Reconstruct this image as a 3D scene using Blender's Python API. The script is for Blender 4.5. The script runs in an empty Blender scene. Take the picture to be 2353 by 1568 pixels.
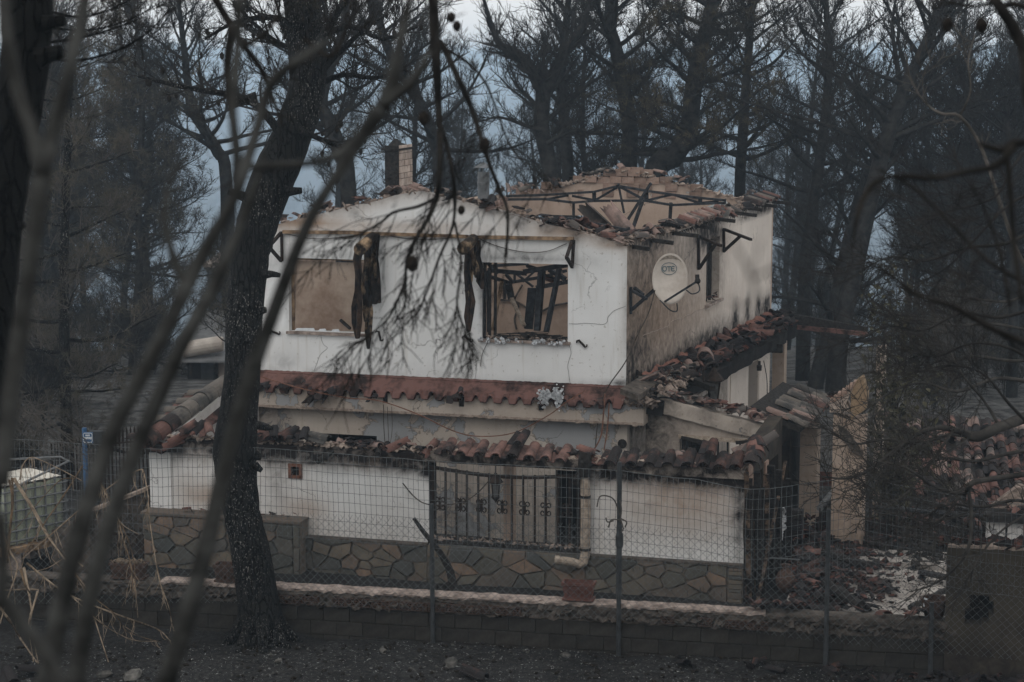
import bpy, math, random
import numpy as np
from mathutils import Vector as V, Matrix, noise

S = bpy.context.scene
COL = S.collection
R = math.radians
rnd = random.Random(11)

# ------------------------------------------------------------------ camera
CAM_H, PITCH, FPX = 8.6, R(8.27), 4500.0
CU, CV = 1176.5, 784.0
cam_d = bpy.data.cameras.new('camera')
cam = bpy.data.objects.new('camera', cam_d)
COL.objects.link(cam)
cam.location = (0, 0, CAM_H)
cam.rotation_euler = (R(90) - PITCH, 0, 0)
cam_d.sensor_width = 36
cam_d.lens = FPX / 2353 * 36
cam_d.clip_start = 0.1
cam_d.clip_end = 8000
cam_d.dof.use_dof = True
cam_d.dof.focus_distance = 33.5
cam_d.dof.aperture_fstop = 2.4
S.camera = cam

# ------------------------------------------------------------------ world, sun
W = bpy.data.worlds.new('World')
S.world = W
W.use_nodes = True
nt = W.node_tree
bg = nt.nodes['Background']
sky = nt.nodes.new('ShaderNodeTexSky')
sky.sky_type = 'NISHITA'
sky.sun_disc = False
sky.sun_elevation = R(48)
sky.sun_rotation = R(205)
sky.air_density = 1.0
sky.dust_density = 2.0
sky.ozone_density = 1.0
hs = nt.nodes.new('ShaderNodeHueSaturation')
hs.inputs['Saturation'].default_value = 0.12
nt.links.new(sky.outputs[0], hs.inputs['Color'])
cloud = nt.nodes.new('ShaderNodeMix')      # a closed, smoky cloud deck over the clear sky
cloud.data_type = 'RGBA'
cloud.inputs[0].default_value = 0.88
cloud.inputs[7].default_value = (9.0, 9.15, 9.25, 1)
nt.links.new(hs.outputs[0], cloud.inputs[6])
nt.links.new(cloud.outputs[2], bg.inputs['Color'])
bg.inputs['Strength'].default_value = 0.10

sun_d = bpy.data.lights.new('sun', 'SUN')
sun_d.energy = 0.5
sun_d.angle = R(35)
sun_d.color = (1.0, 0.96, 0.91)
sun = bpy.data.objects.new('sun', sun_d)
COL.objects.link(sun)
# sun stands behind the camera to the left (azimuth measured like the sky's)
sun.rotation_euler = (R(90 - 48), 0, R(-25))

S.view_settings.view_transform = 'Standard'
S.view_settings.look = 'None'
S.view_settings.gamma = 1
S.view_settings.exposure = 0.10
try:
    S.cycles.volume_bounces = 2
    S.cycles.max_bounces = 8
    S.cycles.transparent_max_bounces = 8
    S.cycles.use_denoising = True
except Exception:
    pass

# ------------------------------------------------------------------ geometry helpers
CAMP = V((0, 0, CAM_H))
def ray(u, v):
    x = (u - CU) / FPX
    y = (v - CV) / FPX
    return V((x, math.cos(PITCH) - y * math.sin(PITCH), -(math.sin(PITCH) + y * math.cos(PITCH))))
def at(u, v, d):                       # point seen at (u, v), d metres along the view axis
    return CAMP + ray(u, v) * d
def atY(u, v, Y):                      # ... at ground distance Y
    r = ray(u, v)
    return CAMP + r * (Y / r.y)
def atZ(u, v, z):                      # ... on the level z
    r = ray(u, v)
    return CAMP + r * ((z - CAM_H) / r.z)

class Plane:
    """A vertical plane: origin o, horizontal direction d, normal n towards the camera side."""
    def __init__(s, o, d, n):
        s.o, s.d, s.n = V(o), V(d).normalized(), V(n).normalized()
    def hit(s, u, v, off=0.0):
        r = ray(u, v)
        o = s.o + s.n * off
        t = (o - CAMP).dot(s.n) / r.dot(s.n)
        return CAMP + r * t
    def sz(s, u, v, off=0.0):
        p = s.hit(u, v, off) - s.o
        return p.dot(s.d), p.z + s.o.z
    def P(s, a, z, off=0.0):
        p = s.o + s.d * a + s.n * off
        return V((p.x, p.y, z))
    def shifted(s, off):
        return Plane(s.o + s.n * off, s.d, s.n)

OFF = {}                                # world position of every object that parents others
def link(o, parent=None, loc=None):
    COL.objects.link(o)
    if parent is not None:
        o.parent = parent
    return o
def thing(name, label, cat, loc=(0, 0, 0), group=None):
    o = bpy.data.objects.new(name, None)
    o.empty_display_size = 0.2
    COL.objects.link(o)
    o.location = loc
    OFF[o] = V(loc)
    tag(o, label, cat, group)
    return o
def tag(o, label=None, cat=None, group=None, kind=None):
    if label: o['label'] = label
    if cat: o['category'] = cat
    if group: o['group'] = group
    if kind: o['kind'] = kind
    return o

class MB:
    def __init__(s):
        s.v, s.f, s.a = [], [], []
    def add(s, vs, fs):
        b = len(s.v)
        s.v.extend(tuple(p) for p in vs)
        s.f.extend(tuple(i + b for i in f) for f in fs)
    def quad(s, a, b, c, d):
        s.add([a, b, c, d], [(0, 1, 2, 3)])
    def obox(s, c, ax, ay, az):         # centre and three half-vectors
        c, ax, ay, az = V(c), V(ax), V(ay), V(az)
        vs = [c + ax * i + ay * j + az * k for k in (-1, 1) for j in (-1, 1) for i in (-1, 1)]
        s.add(vs, [(0, 2, 3, 1), (4, 5, 7, 6), (0, 1, 5, 4), (2, 6, 7, 3), (0, 4, 6, 2), (1, 3, 7, 5)])
    def box(s, x0, x1, y0, y1, z0, z1):
        s.obox(((x0 + x1) / 2, (y0 + y1) / 2, (z0 + z1) / 2), ((x1 - x0) / 2, 0, 0), (0, (y1 - y0) / 2, 0), (0, 0, (z1 - z0) / 2))
    def bar(s, p, q, w, h=None, up=(0, 0, 1)):
        p, q = V(p), V(q)
        h = w if h is None else h
        d = q - p
        L = d.length
        if L < 1e-6: return
        d.normalize()
        a = d.cross(V(up))
        if a.length < 1e-3: a = d.cross(V((1, 0, 0)))
        a.normalize()
        b = a.cross(d)
        s.obox((p + q) / 2, d * (L / 2), a * (w / 2), b * (h / 2))
    def tube(s, pts, rad, n=6, cap=True):
        pts = [V(p) for p in pts]
        m = len(pts)
        if not hasattr(rad, '__len__'): rad = [rad] * m
        t0 = (pts[1] - pts[0]).normalized()
        a = t0.orthogonal().normalized()
        b0 = len(s.v)
        for i, p in enumerate(pts):
            if i == 0: t = pts[1] - pts[0]
            elif i == m - 1: t = pts[-1] - pts[-2]
            else: t = pts[i + 1] - pts[i - 1]
            if t.length < 1e-9: t = t0.copy()
            t.normalize()
            a = a - t * a.dot(t)
            if a.length < 1e-6: a = t.orthogonal()
            a.normalize()
            b = t.cross(a)
            for k in range(n):
                th = 2 * math.pi * k / n
                q = p + (a * math.cos(th) + b * math.sin(th)) * rad[i]
                s.v.append((q.x, q.y, q.z))
        for i in range(m - 1):
            for k in range(n):
                k2 = (k + 1) % n
                s.f.append((b0 + i * n + k, b0 + i * n + k2, b0 + (i + 1) * n + k2, b0 + (i + 1) * n + k))
        if cap:
            s.f.append(tuple(b0 + k for k in range(n))[::-1])
            s.f.append(tuple(b0 + (m - 1) * n + k for k in range(n)))
    def prism(s, poly, ext):
        n = len(poly)
        ext = V(ext)
        vs = [V(p) for p in poly] + [V(p) + ext for p in poly]
        s.add(vs, [tuple(range(n))[::-1], tuple(range(n, 2 * n))] + [(i, (i + 1) % n, n + (i + 1) % n, n + i) for i in range(n)])
    def mesh(s, name, mat, off=V((0, 0, 0)), smooth=False, attr=None):
        me = bpy.data.meshes.new(name)
        v = np.array(s.v, dtype=np.float32).reshape(-1, 3) - np.array(off, dtype=np.float32)
        me.from_pydata(v.tolist(), [], s.f)
        for m in (mat if isinstance(mat, (list, tuple)) else [mat]):
            me.materials.append(m)
        if smooth:
            me.polygons.foreach_set('use_smooth', [True] * len(me.polygons))
        if attr is not None:
            at_ = me.attributes.new('mask', 'FLOAT_COLOR', 'POINT')
            at_.data.foreach_set('color', np.array(attr, dtype=np.float32).ravel())
        me.update()
        return me
    def build(s, name, mat, parent=None, smooth=False, attr=None, kind=None, loc=None):
        if not s.v: return None
        off = OFF[parent] if parent is not None else (V(loc) if loc is not None else V((0, 0, 0)))
        o = bpy.data.objects.new(name, s.mesh(name, mat, off, smooth, attr))
        link(o, parent)
        if parent is None and loc is not None: o.location = loc
        OFF[o] = V(off) if parent is None else V(OFF[parent])
        if kind: o['kind'] = kind
        return o
def solo(mb, name, mat, label, cat, loc=(0, 0, 0), group=None, smooth=False, attr=None):
    o = mb.build(name, mat, None, smooth, attr, loc=loc)
    return tag(o, label, cat, group)
def inst(name, me, M, parent=None):     # a piece that shares its mesh, placed by a world matrix
    o = bpy.data.objects.new(name, me)
    COL.objects.link(o)
    if parent is not None:
        o.parent = parent
        M = Matrix.Translation(-OFF[parent]) @ M
    o.matrix_local = M
    OFF[o] = M.translation.copy()
    return o
def frame(x, y, z, o, s=1.0):            # matrix with the given axes
    M = Matrix((x, y, z)).transposed().to_4x4()
    M = M @ Matrix.Diagonal((s, s, s, 1)) if not hasattr(s, '__len__') else M @ Matrix.Diagonal((s[0], s[1], s[2], 1))
    M.translation = V(o)
    return M
def rotm(rx, ry, rz):
    return Matrix.Rotation(rz, 4, 'Z') @ Matrix.Rotation(ry, 4, 'Y') @ Matrix.Rotation(rx, 4, 'X')
def smoothpath(pts, k=4):                # Catmull-Rom
    P = [V(p) for p in pts]
    P = [P[0] * 2 - P[1]] + P + [P[-1] * 2 - P[-2]]
    out = []
    for i in range(1, len(P) - 2):
        for j in range(k):
            t = j / k
            a, b, c, d = P[i - 1], P[i], P[i + 1], P[i + 2]
            out.append(0.5 * ((2 * b) + (c - a) * t + (2 * a - 5 * b + 4 * c - d) * t * t + (3 * b - a - 3 * c + d) * t ** 3))
    out.append(P[-2])
    return out
def interp(xs, x):                       # piecewise linear through (x, y) pairs
    if x <= xs[0][0]: return xs[0][1]
    for (a, b), (c, d) in zip(xs, xs[1:]):
        if x <= c: return b + (d - b) * (x - a) / max(c - a, 1e-9)
    return xs[-1][1]
def rag(x, seed, amp, f=6.0):            # ragged edge
    return amp * (noise.noise(V((x * f, seed * 7.3, 0.5))) + 0.6 * noise.noise(V((x * f * 3.1, seed * 3.7, 1.5))))
# ------------------------------------------------------------------ materials
def mat(name):
    m = bpy.data.materials.new(name)
    m.use_nodes = True
    n = m.node_tree
    b = n.nodes['Principled BSDF']
    return m, n, b
def N(n, t, **kw):
    x = n.nodes.new('ShaderNode' + t)
    for k, v in kw.items():
        if k in x.inputs: x.inputs[k].default_value = v
        else: setattr(x, k, v)
    return x
def noise_n(n, scale, detail=4.0, rough=0.6, coord=None, dist=0.0):
    t = N(n, 'TexNoise')
    t.inputs['Scale'].default_value = scale
    t.inputs['Detail'].default_value = detail
    t.inputs['Roughness'].default_value = rough
    t.inputs['Distortion'].default_value = dist
    if coord is not None: n.links.new(coord, t.inputs['Vector'])
    return t.outputs['Fac']
def ramp(n, fac, stops):
    r = N(n, 'ValToRGB')
    e = r.color_ramp.elements
    while len(e) < len(stops): e.new(0.5)
    for el, (p, c) in zip(e, stops):
        el.position = p
        el.color = (c[0], c[1], c[2], 1) if hasattr(c, '__len__') else (c, c, c, 1)
    n.links.new(fac, r.inputs['Fac'])
    return r.outputs['Color']
def mix(n, fac, a, b, mode='MIX'):
    m = N(n, 'Mix')
    m.data_type = 'RGBA'
    m.blend_type = mode
    if isinstance(fac, (int, float)): m.inputs[0].default_value = fac
    else: n.links.new(fac, m.inputs[0])
    for i, c in ((6, a), (7, b)):
        if isinstance(c, (tuple, list)): m.inputs[i].default_value = (c[0], c[1], c[2], 1)
        else: n.links.new(c, m.inputs[i])
    return m.outputs[2]
def math_n(n, op, a, b=0.0, c=None, clamp=False):
    m = N(n, 'Math')
    m.operation = op
    m.use_clamp = clamp
    for i, x in enumerate((a, b, c)):
        if x is None: continue
        if isinstance(x, (int, float)): m.inputs[i].default_value = x
        else: n.links.new(x, m.inputs[i])
    return m.outputs[0]
def bump(n, b, h, strength=0.4, dist=0.02):
    x = N(n, 'Bump')
    x.inputs['Strength'].default_value = strength
    x.inputs['Distance'].default_value = dist
    n.links.new(h, x.inputs['Height'])
    n.links.new(x.outputs[0], b.inputs['Normal'])
def geo_pos(n):
    return N(n, 'NewGeometry').outputs['Position']
def obj_c(n):
    return N(n, 'TexCoord').outputs['Object']
def simple(name, c1, c2, scale=8, rough=0.9, bs=0.3, metal=0.0, detail=5, world=True, bd=0.02, contrast=(0.35, 0.65), rand=0.0, spec=0.12):
    m, n, b = mat(name)
    co = geo_pos(n) if world else obj_c(n)
    f = noise_n(n, scale, detail, 0.65, co)
    col = ramp(n, f, [(contrast[0], c1), (contrast[1], c2)])
    if rand:
        oi = N(n, 'ObjectInfo').outputs['Random']
        k = math_n(n, 'MULTIPLY_ADD', oi, 2 * rand, 1 - rand)
        col = mix(n, 1.0, col, k, 'MULTIPLY')
    n.links.new(col, b.inputs['Base Color'])
    b.inputs['Roughness'].default_value = rough
    b.inputs['Metallic'].default_value = metal
    b.inputs['Specular IOR Level'].default_value = spec
    if bs: bump(n, b, f, bs, bd)
    return m

def plaster(name, base, base2, under, tan=(0.33, 0.235, 0.17)):
    """Painted render; mask R = soot and some painted shade, G = heat-browned, B = paint peeled off."""
    m, n, b = mat(name)
    co = geo_pos(n)
    at_ = N(n, 'Attribute')
    at_.attribute_name = 'mask'
    sep = N(n, 'SeparateColor')
    n.links.new(at_.outputs['Color'], sep.inputs[0])
    big = noise_n(n, 1.3, 5, 0.6, co)
    fine = noise_n(n, 55, 4, 0.6, co)
    mid = noise_n(n, 5.5, 6, 0.65, co, 0.6)
    col = mix(n, ramp(n, big, [(0.35, 0), (0.68, 1)]), base, base2)
    # fine specks
    col = mix(n, ramp(n, noise_n(n, 17, 2, 0.5, co), [(0.28, 0.75), (0.33, 0)]), col, (base[0] * .6, base[1] * .57, base[2] * .53))
    # vertical run marks
    mp = N(n, 'Mapping')
    mp.inputs['Scale'].default_value = (7, 7, 0.45)
    n.links.new(co, mp.inputs['Vector'])
    runs = noise_n(n, 1.6, 4, 0.6, mp.outputs[0])
    col = mix(n, ramp(n, runs, [(0.56, 0), (0.75, 0.45)]), col, (base[0] * .62, base[1] * .57, base[2] * .50))
    # heat-browned
    t = math_n(n, 'MULTIPLY_ADD', mid, 0.5, -0.25)
    g = math_n(n, 'ADD', sep.outputs[1], math_n(n, 'MULTIPLY', t, math_n(n, 'MULTIPLY', sep.outputs[1], 2.2, clamp=True)), clamp=True)
    col = mix(n, g, col, tan)
    # peeled paint shows cement
    pk = math_n(n, 'ADD', math_n(n, 'MULTIPLY_ADD', sep.outputs[2], 0.9, -0.62), noise_n(n, 3.2, 7, 0.62, co, 0.8))
    pe = ramp(n, pk, [(0.515, 0), (0.525, 1)])
    edge = ramp(n, pk, [(0.485, 0), (0.512, 1), (0.52, 1), (0.54, 0)])
    col = mix(n, pe, col, under)
    col = mix(n, math_n(n, 'MULTIPLY', edge, 0.6), col, (0.07, 0.055, 0.045))
    # cracks
    vo = N(n, 'TexVoronoi')
    vo.feature = 'DISTANCE_TO_EDGE'
    vo.inputs['Scale'].default_value = 0.55
    wv = N(n, 'VectorMath'); wv.operation = 'ADD'
    nv = N(n, 'TexNoise'); nv.inputs['Scale'].default_value = 2.2; nv.inputs['Detail'].default_value = 6
    n.links.new(co, nv.inputs['Vector'])
    n.links.new(co, wv.inputs[0]); n.links.new(nv.outputs['Color'], wv.inputs[1])
    n.links.new(wv.outputs[0], vo.inputs['Vector'])
    cr = ramp(n, vo.outputs['Distance'], [(0.0, 1), (0.006, 0)])
    cr = math_n(n, 'MULTIPLY', cr, ramp(n, noise_n(n, 0.9, 2, 0.5, co), [(0.5, 0), (0.6, 0.8)]))
    col = mix(n, cr, col, (0.06, 0.05, 0.045))
    # soot, plus the shade painted into the same channel
    s = math_n(n, 'ADD', sep.outputs[0], math_n(n, 'MULTIPLY', math_n(n, 'MULTIPLY_ADD', mid, 1.6, -0.8), math_n(n, 'MULTIPLY', sep.outputs[0], 1.6, clamp=True)), clamp=True)
    col = mix(n, s, col, (0.016, 0.013, 0.012))
    n.links.new(col, b.inputs['Base Color'])
    b.inputs['Roughness'].default_value = 0.92
    b.inputs['Specular IOR Level'].default_value = 0.15
    h = math_n(n, 'ADD', math_n(n, 'MULTIPLY', fine, 0.18), math_n(n, 'MULTIPLY', pe, -0.9))
    h = math_n(n, 'SUBTRACT', h, math_n(n, 'MULTIPLY', cr, 0.8))
    h = math_n(n, 'ADD', h, math_n(n, 'MULTIPLY', big, 0.5))
    bump(n, b, h, 0.55, 0.012)
    return m

M = {}
M['white'] = plaster('white_render', (0.74, 0.735, 0.72), (0.67, 0.66, 0.64), (0.30, 0.295, 0.29))
M['cream'] = plaster('cream_render', (0.68, 0.60, 0.525), (0.60, 0.52, 0.455), (0.33, 0.31, 0.29))
M['peeled'] = plaster('peeling_shaded_render', (0.53, 0.465, 0.40), (0.44, 0.385, 0.335), (0.32, 0.32, 0.32))  # peeling paint, its base greyed too for the blocked light
M['inner'] = plaster('inner_render', (0.58, 0.46, 0.38), (0.49, 0.385, 0.315), (0.36, 0.34, 0.32), (0.30, 0.21, 0.155))
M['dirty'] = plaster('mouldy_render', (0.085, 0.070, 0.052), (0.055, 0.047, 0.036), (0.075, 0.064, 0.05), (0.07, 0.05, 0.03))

def terracotta(name, lo, hi, burnt, bias, vk=0.7, vb=0.42):
    """Clay roof tile: its own random tone, charred in patches."""
    m, n, b = mat(name)
    co = obj_c(n)
    oi = N(n, 'ObjectInfo').outputs['Random']
    off = N(n, 'VectorMath'); off.operation = 'ADD'
    cx = N(n, 'CombineXYZ')
    n.links.new(math_n(n, 'MULTIPLY', oi, 37.0), cx.inputs[0])
    n.links.new(math_n(n, 'MULTIPLY', oi, 11.0), cx.inputs[1])
    n.links.new(co, off.inputs[0]); n.links.new(cx.outputs[0], off.inputs[1])
    f = noise_n(n, 9, 5, 0.65, off.outputs[0])
    col = mix(n, ramp(n, f, [(0.3, 0), (0.7, 1)]), lo, hi)
    k = math_n(n, 'MULTIPLY_ADD', oi, vk, 1 - vk / 2)
    col = mix(n, 1.0, col, k, 'MULTIPLY')
    sc = math_n(n, 'ADD', noise_n(n, 3.1, 4, 0.6, off.outputs[0]), math_n(n, 'MULTIPLY_ADD', oi, vb, bias))
    col = mix(n, ramp(n, sc, [(0.46, 0), (0.66, 0.96)]), col, burnt)
    ash = ramp(n, noise_n(n, 70, 3, 0.6, off.outputs[0]), [(0.66, 0), (0.74, 0.55)])
    col = mix(n, ash, col, (0.42, 0.40, 0.38))
    n.links.new(col, b.inputs['Base Color'])
    b.inputs['Roughness'].default_value = 0.85
    b.inputs['Specular IOR Level'].default_value = 0.15
    bump(n, b, noise_n(n, 45, 4, 0.6, off.outputs[0]), 0.35, 0.006)
    return m
M['tile'] = terracotta('clay_tile', (0.135, 0.068, 0.054), (0.185, 0.10, 0.082), (0.020, 0.018, 0.017), -0.14)
M['tile_burnt'] = terracotta('charred_clay_tile', (0.10, 0.048, 0.037), (0.145, 0.073, 0.057), (0.015, 0.015, 0.0155), 0.08)
M['tile_pale'] = terracotta('dusty_clay_tile', (0.225, 0.15, 0.125), (0.30, 0.215, 0.185), (0.07, 0.062, 0.056), -0.14)
M['row'] = terracotta('eave_row_tile', (0.155, 0.085, 0.07), (0.20, 0.115, 0.095), (0.022, 0.019, 0.018), 0.0, 0.3, 0.10)
M['row_burnt'] = terracotta('eave_row_charred_tile', (0.10, 0.05, 0.04), (0.15, 0.078, 0.06), (0.015, 0.0145, 0.0145), 0.08, 0.3, 0.10)
M['tile_grey'] = terracotta('greyed_clay_tile', (0.13, 0.115, 0.10), (0.17, 0.145, 0.125), (0.05, 0.048, 0.045), -0.15)
M['rubble'] = simple('tile_rubble', (0.115, 0.047, 0.035), (0.018, 0.016, 0.015), 9, 0.9, 0.5, contrast=(0.36, 0.52))
M['rubble_pale'] = simple('dusty_rubble', (0.085, 0.066, 0.054), (0.30, 0.235, 0.195), 11, 0.95, 0.5, contrast=(0.36, 0.62))
M['flash'] = simple('red_mortar', (0.022, 0.015, 0.013), (0.15, 0.079, 0.066), 1.9, 0.9, 0.6, detail=10, contrast=(0.38, 0.53))
M['brick'] = simple('hollow_brick', (0.20, 0.13, 0.10), (0.30, 0.215, 0.17), 7, 0.95, 0.4, world=False, rand=0.22)
M['mortar'] = simple('pale_mortar', (0.22, 0.17, 0.14), (0.42, 0.34, 0.28), 14, 0.95, 0.9, detail=8, bd=0.03)
M['char'] = simple('charred_wood', (0.010, 0.009, 0.0085), (0.04, 0.036, 0.033), 16, 0.75, 0.9, detail=8, spec=0.06)
M['steel'] = simple('sooty_steel', (0.014, 0.015, 0.017), (0.05, 0.052, 0.056), 9, 0.6, 0.2, spec=0.06)
M['iron'] = simple('burnt_iron', (0.013, 0.011, 0.010), (0.04, 0.028, 0.022), 14, 0.7, 0.25, spec=0.06)
M['wire'] = simple('galvanised_wire', (0.06, 0.065, 0.066), (0.14, 0.15, 0.152), 20, 0.6, 0)
M['post'] = simple('fence_post_steel', (0.028, 0.030, 0.031), (0.055, 0.058, 0.06), 7, 0.6, 0.1)
M['jamb'] = simple('charred_jamb', (0.012, 0.010, 0.009), (0.15, 0.10, 0.068), 6, 0.9, 0.5, detail=7, contrast=(0.45, 0.66))
M['wood'] = simple('scorched_timber', (0.05, 0.03, 0.02), (0.33, 0.225, 0.14), 5, 0.85, 0.4, detail=7, contrast=(0.36, 0.60))
M['canvas'] = simple('scorched_awning_cloth', (0.020, 0.015, 0.012), (0.34, 0.235, 0.145), 2.4, 0.85, 0.4, detail=5, contrast=(0.48, 0.62))
M['canvas_burnt'] = simple('charred_awning_cloth', (0.012, 0.010, 0.009), (0.075, 0.045, 0.03), 6, 0.9, 0.5, detail=6, contrast=(0.42, 0.68))
M['board'] = simple('smoked_board', (0.20, 0.135, 0.098), (0.36, 0.285, 0.225), 1.9, 0.6, 0.06, detail=4, contrast=(0.34, 0.64))
M['block'] = simple('concrete_block', (0.020, 0.018, 0.0155), (0.042, 0.038, 0.033), 6, 0.97, 0.8, world=False, rand=0.15, detail=9)
M['coping'] = simple('chipped_coping', (0.13, 0.10, 0.085), (0.40, 0.325, 0.28), 7, 0.95, 0.7, detail=8)
M['joint'] = simple('stone_joint_mortar', (0.10, 0.085, 0.07), (0.19, 0.155, 0.125), 9, 0.97, 0.9, detail=8, bd=0.03)
M['cement'] = simple('crumbling_render', (0.040, 0.034, 0.028), (0.12, 0.10, 0.085), 7, 0.97, 0.9, detail=9, bd=0.04)
M['clay_dark'] = simple('dark_clay', (0.045, 0.03, 0.024), (0.10, 0.062, 0.048), 20, 0.95, 0.5)
M['foil'] = simple('crumpled_foil', (0.35, 0.36, 0.37), (0.85, 0.86, 0.87), 26, 0.32, 1.0, metal=0.9, bd=0.05, spec=0.5)
M['pvc'] = simple('blistered_pipe_plastic', (0.20, 0.155, 0.12), (0.42, 0.35, 0.28), 13, 0.8, 0.6, detail=7)
M['reed'] = simple('dry_cane', (0.095, 0.070, 0.049), (0.28, 0.215, 0.155), 7, 0.75, 0.2, contrast=(0.38, 0.6))
M['reed_burnt'] = simple('burnt_cane', (0.03, 0.024, 0.018), (0.16, 0.105, 0.062), 6, 0.85, 0.2)
M['tank'] = simple('tank_plastic', (0.30, 0.32, 0.235), (0.36, 0.375, 0.285), 3, 0.45, 0.1, spec=0.5)
M['tank_top'] = simple('melted_tank_plastic', (0.50, 0.46, 0.40), (0.66, 0.63, 0.56), 5, 0.5, 0.4)
M['blue'] = simple('blue_enamel', (0.022, 0.075, 0.17), (0.032, 0.10, 0.215), 9, 0.45, 0, spec=0.5)
M['paint_white'] = simple('white_paint', (0.55, 0.58, 0.60), (0.68, 0.70, 0.72), 9, 0.6, 0)
M['zinc'] = simple('zinc_pipe', (0.10, 0.103, 0.105), (0.17, 0.173, 0.175), 5, 0.5, 0.1, metal=0.3, spec=0.5)
M['pot'] = simple('red_clay_pot', (0.075, 0.036, 0.03), (0.15, 0.07, 0.055), 4, 0.8, 0.1)
M['cable'] = simple('scorched_cable', (0.02, 0.018, 0.017), (0.10, 0.08, 0.065), 9, 0.8, 0)
M['copper'] = simple('bare_copper_cable', (0.10, 0.045, 0.03), (0.22, 0.11, 0.075), 9, 0.6, 0)
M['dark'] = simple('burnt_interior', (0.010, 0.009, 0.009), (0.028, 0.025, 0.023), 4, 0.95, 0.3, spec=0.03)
M['leaf'] = simple('withered_leaf', (0.020, 0.017, 0.011), (0.085, 0.078, 0.045), 5, 0.75, 0, contrast=(0.35, 0.62))
M['needle'] = simple('scorched_needles', (0.022, 0.019, 0.015), (0.085, 0.068, 0.042), 0.5, 0.9, 0, contrast=(0.4, 0.62), spec=0.03)
M['needle_tan'] = simple('browned_needles', (0.034, 0.031, 0.027), (0.10, 0.088, 0.066), 0.7, 0.9, 0, contrast=(0.4, 0.62), spec=0.03)
M['twig'] = simple('burnt_twig', (0.014, 0.0135, 0.013), (0.04, 0.037, 0.034), 3, 0.85, 0, spec=0.03)
M['twig_pale'] = simple('ashen_twig', (0.05, 0.045, 0.04), (0.115, 0.102, 0.09), 3, 0.85, 0, spec=0.03)
M['limb'] = simple('grey_brown_limb', (0.022, 0.020, 0.018), (0.06, 0.054, 0.048), 4, 0.9, 0.2, spec=0.03)
M['branch_near'] = simple('grey_branch_bark', (0.022, 0.022, 0.021), (0.075, 0.075, 0.071), 9, 0.85, 0.2, detail=6, spec=0.03)
M['branch_black'] = simple('black_branch_bark', (0.012, 0.011, 0.010), (0.03, 0.027, 0.024), 14, 0.8, 0.2, spec=0.03)
M['cone'] = simple('pine_cone_scale', (0.012, 0.010, 0.009), (0.032, 0.027, 0.022), 40, 0.8, 0.3, spec=0.03)
M['ash_flake'] = simple('ash_flake', (0.10, 0.10, 0.098), (0.32, 0.315, 0.305), 30, 0.95, 0)
M['rock'] = simple('sooty_stone', (0.03, 0.029, 0.027), (0.125, 0.117, 0.105), 6, 0.95, 0.5, world=False, rand=0.4)
M['terrace'] = simple('terrace_slab', (0.20, 0.175, 0.155), (0.34, 0.31, 0.28), 3, 0.9, 0.2, detail=8, contrast=(0.38, 0.6))
M['dish'] = simple('dish_paint', (0.34, 0.29, 0.245), (0.48, 0.425, 0.37), 2.2, 0.5, 0.04, contrast=(0.4, 0.65), spec=0.5)
M['logo'] = simple('logo_print', (0.06, 0.10, 0.12), (0.09, 0.135, 0.15), 9, 0.6, 0)
M['glass'] = simple('sooty_lamp_glass', (0.05, 0.05, 0.05), (0.13, 0.125, 0.12), 9, 0.2, 0, spec=0.5)
M['roof_far'] = simple('far_roof_sheet', (0.13, 0.13, 0.13), (0.20, 0.20, 0.20), 3, 0.8, 0.1)
M['house_far'] = simple('far_house_wall', (0.30, 0.25, 0.22), (0.45, 0.38, 0.33), 0.3, 0.9, 0)

def bark_mat(name, c1, c2, speck):
    m, n, b = mat(name)
    co = geo_pos(n)
    mp = N(n, 'Mapping'); mp.inputs['Scale'].default_value = (1, 1, 0.22)
    n.links.new(co, mp.inputs['Vector'])
    vo = N(n, 'TexVoronoi'); vo.feature = 'DISTANCE_TO_EDGE'; vo.inputs['Scale'].default_value = 13
    wv = N(n, 'VectorMath'); wv.operation = 'ADD'
    nv = N(n, 'TexNoise'); nv.inputs['Scale'].default_value = 9; nv.inputs['Detail'].default_value = 4
    n.links.new(mp.outputs[0], nv.inputs['Vector'])
    sc = N(n, 'VectorMath'); sc.operation = 'SCALE'; sc.inputs['Scale'].default_value = 0.13
    n.links.new(nv.outputs['Color'], sc.inputs[0])
    n.links.new(mp.outputs[0], wv.inputs[0]); n.links.new(sc.outputs[0], wv.inputs[1])
    n.links.new(wv.outputs[0], vo.inputs['Vector'])
    cr = ramp(n, vo.outputs['Distance'], [(0.0, 0), (0.11, 1)])
    col = mix(n, cr, c1, c2)
    mp2 = N(n, 'Mapping'); mp2.inputs['Scale'].default_value = (1.6, 1.6, 0.8)
    n.links.new(co, mp2.inputs['Vector'])
    s1 = ramp(n, noise_n(n, 34, 2, 0.5, mp2.outputs[0]), [(0.615, 0), (0.66, 1)])
    s2 = ramp(n, noise_n(n, 1.1, 3, 0.5, co), [(0.40, 0), (0.62, 1)])
    col = mix(n, math_n(n, 'MULTIPLY', math_n(n, 'MULTIPLY', s1, s2), speck), col, (0.20, 0.19, 0.175))
    n.links.new(col, b.inputs['Base Color'])
    b.inputs['Roughness'].default_value = 0.7
    b.inputs['Specular IOR Level'].default_value = 0.03
    h = math_n(n, 'ADD', cr, math_n(n, 'MULTIPLY', noise_n(n, 30, 4, 0.6, co), 0.5))
    bump(n, b, h, 0.9, 0.03)
    return m
M['bark'] = bark_mat('burnt_pine_bark', (0.003, 0.003, 0.003), (0.016, 0.0157, 0.015), 0.9)
M['bark_left'] = bark_mat('charred_pine_bark', (0.003, 0.003, 0.003), (0.009, 0.009, 0.0085), 0.12)
M['bark_far'] = simple('far_burnt_bark', (0.010, 0.010, 0.010), (0.035, 0.033, 0.031), 5, 0.85, 0.4, spec=0.03)
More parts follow.
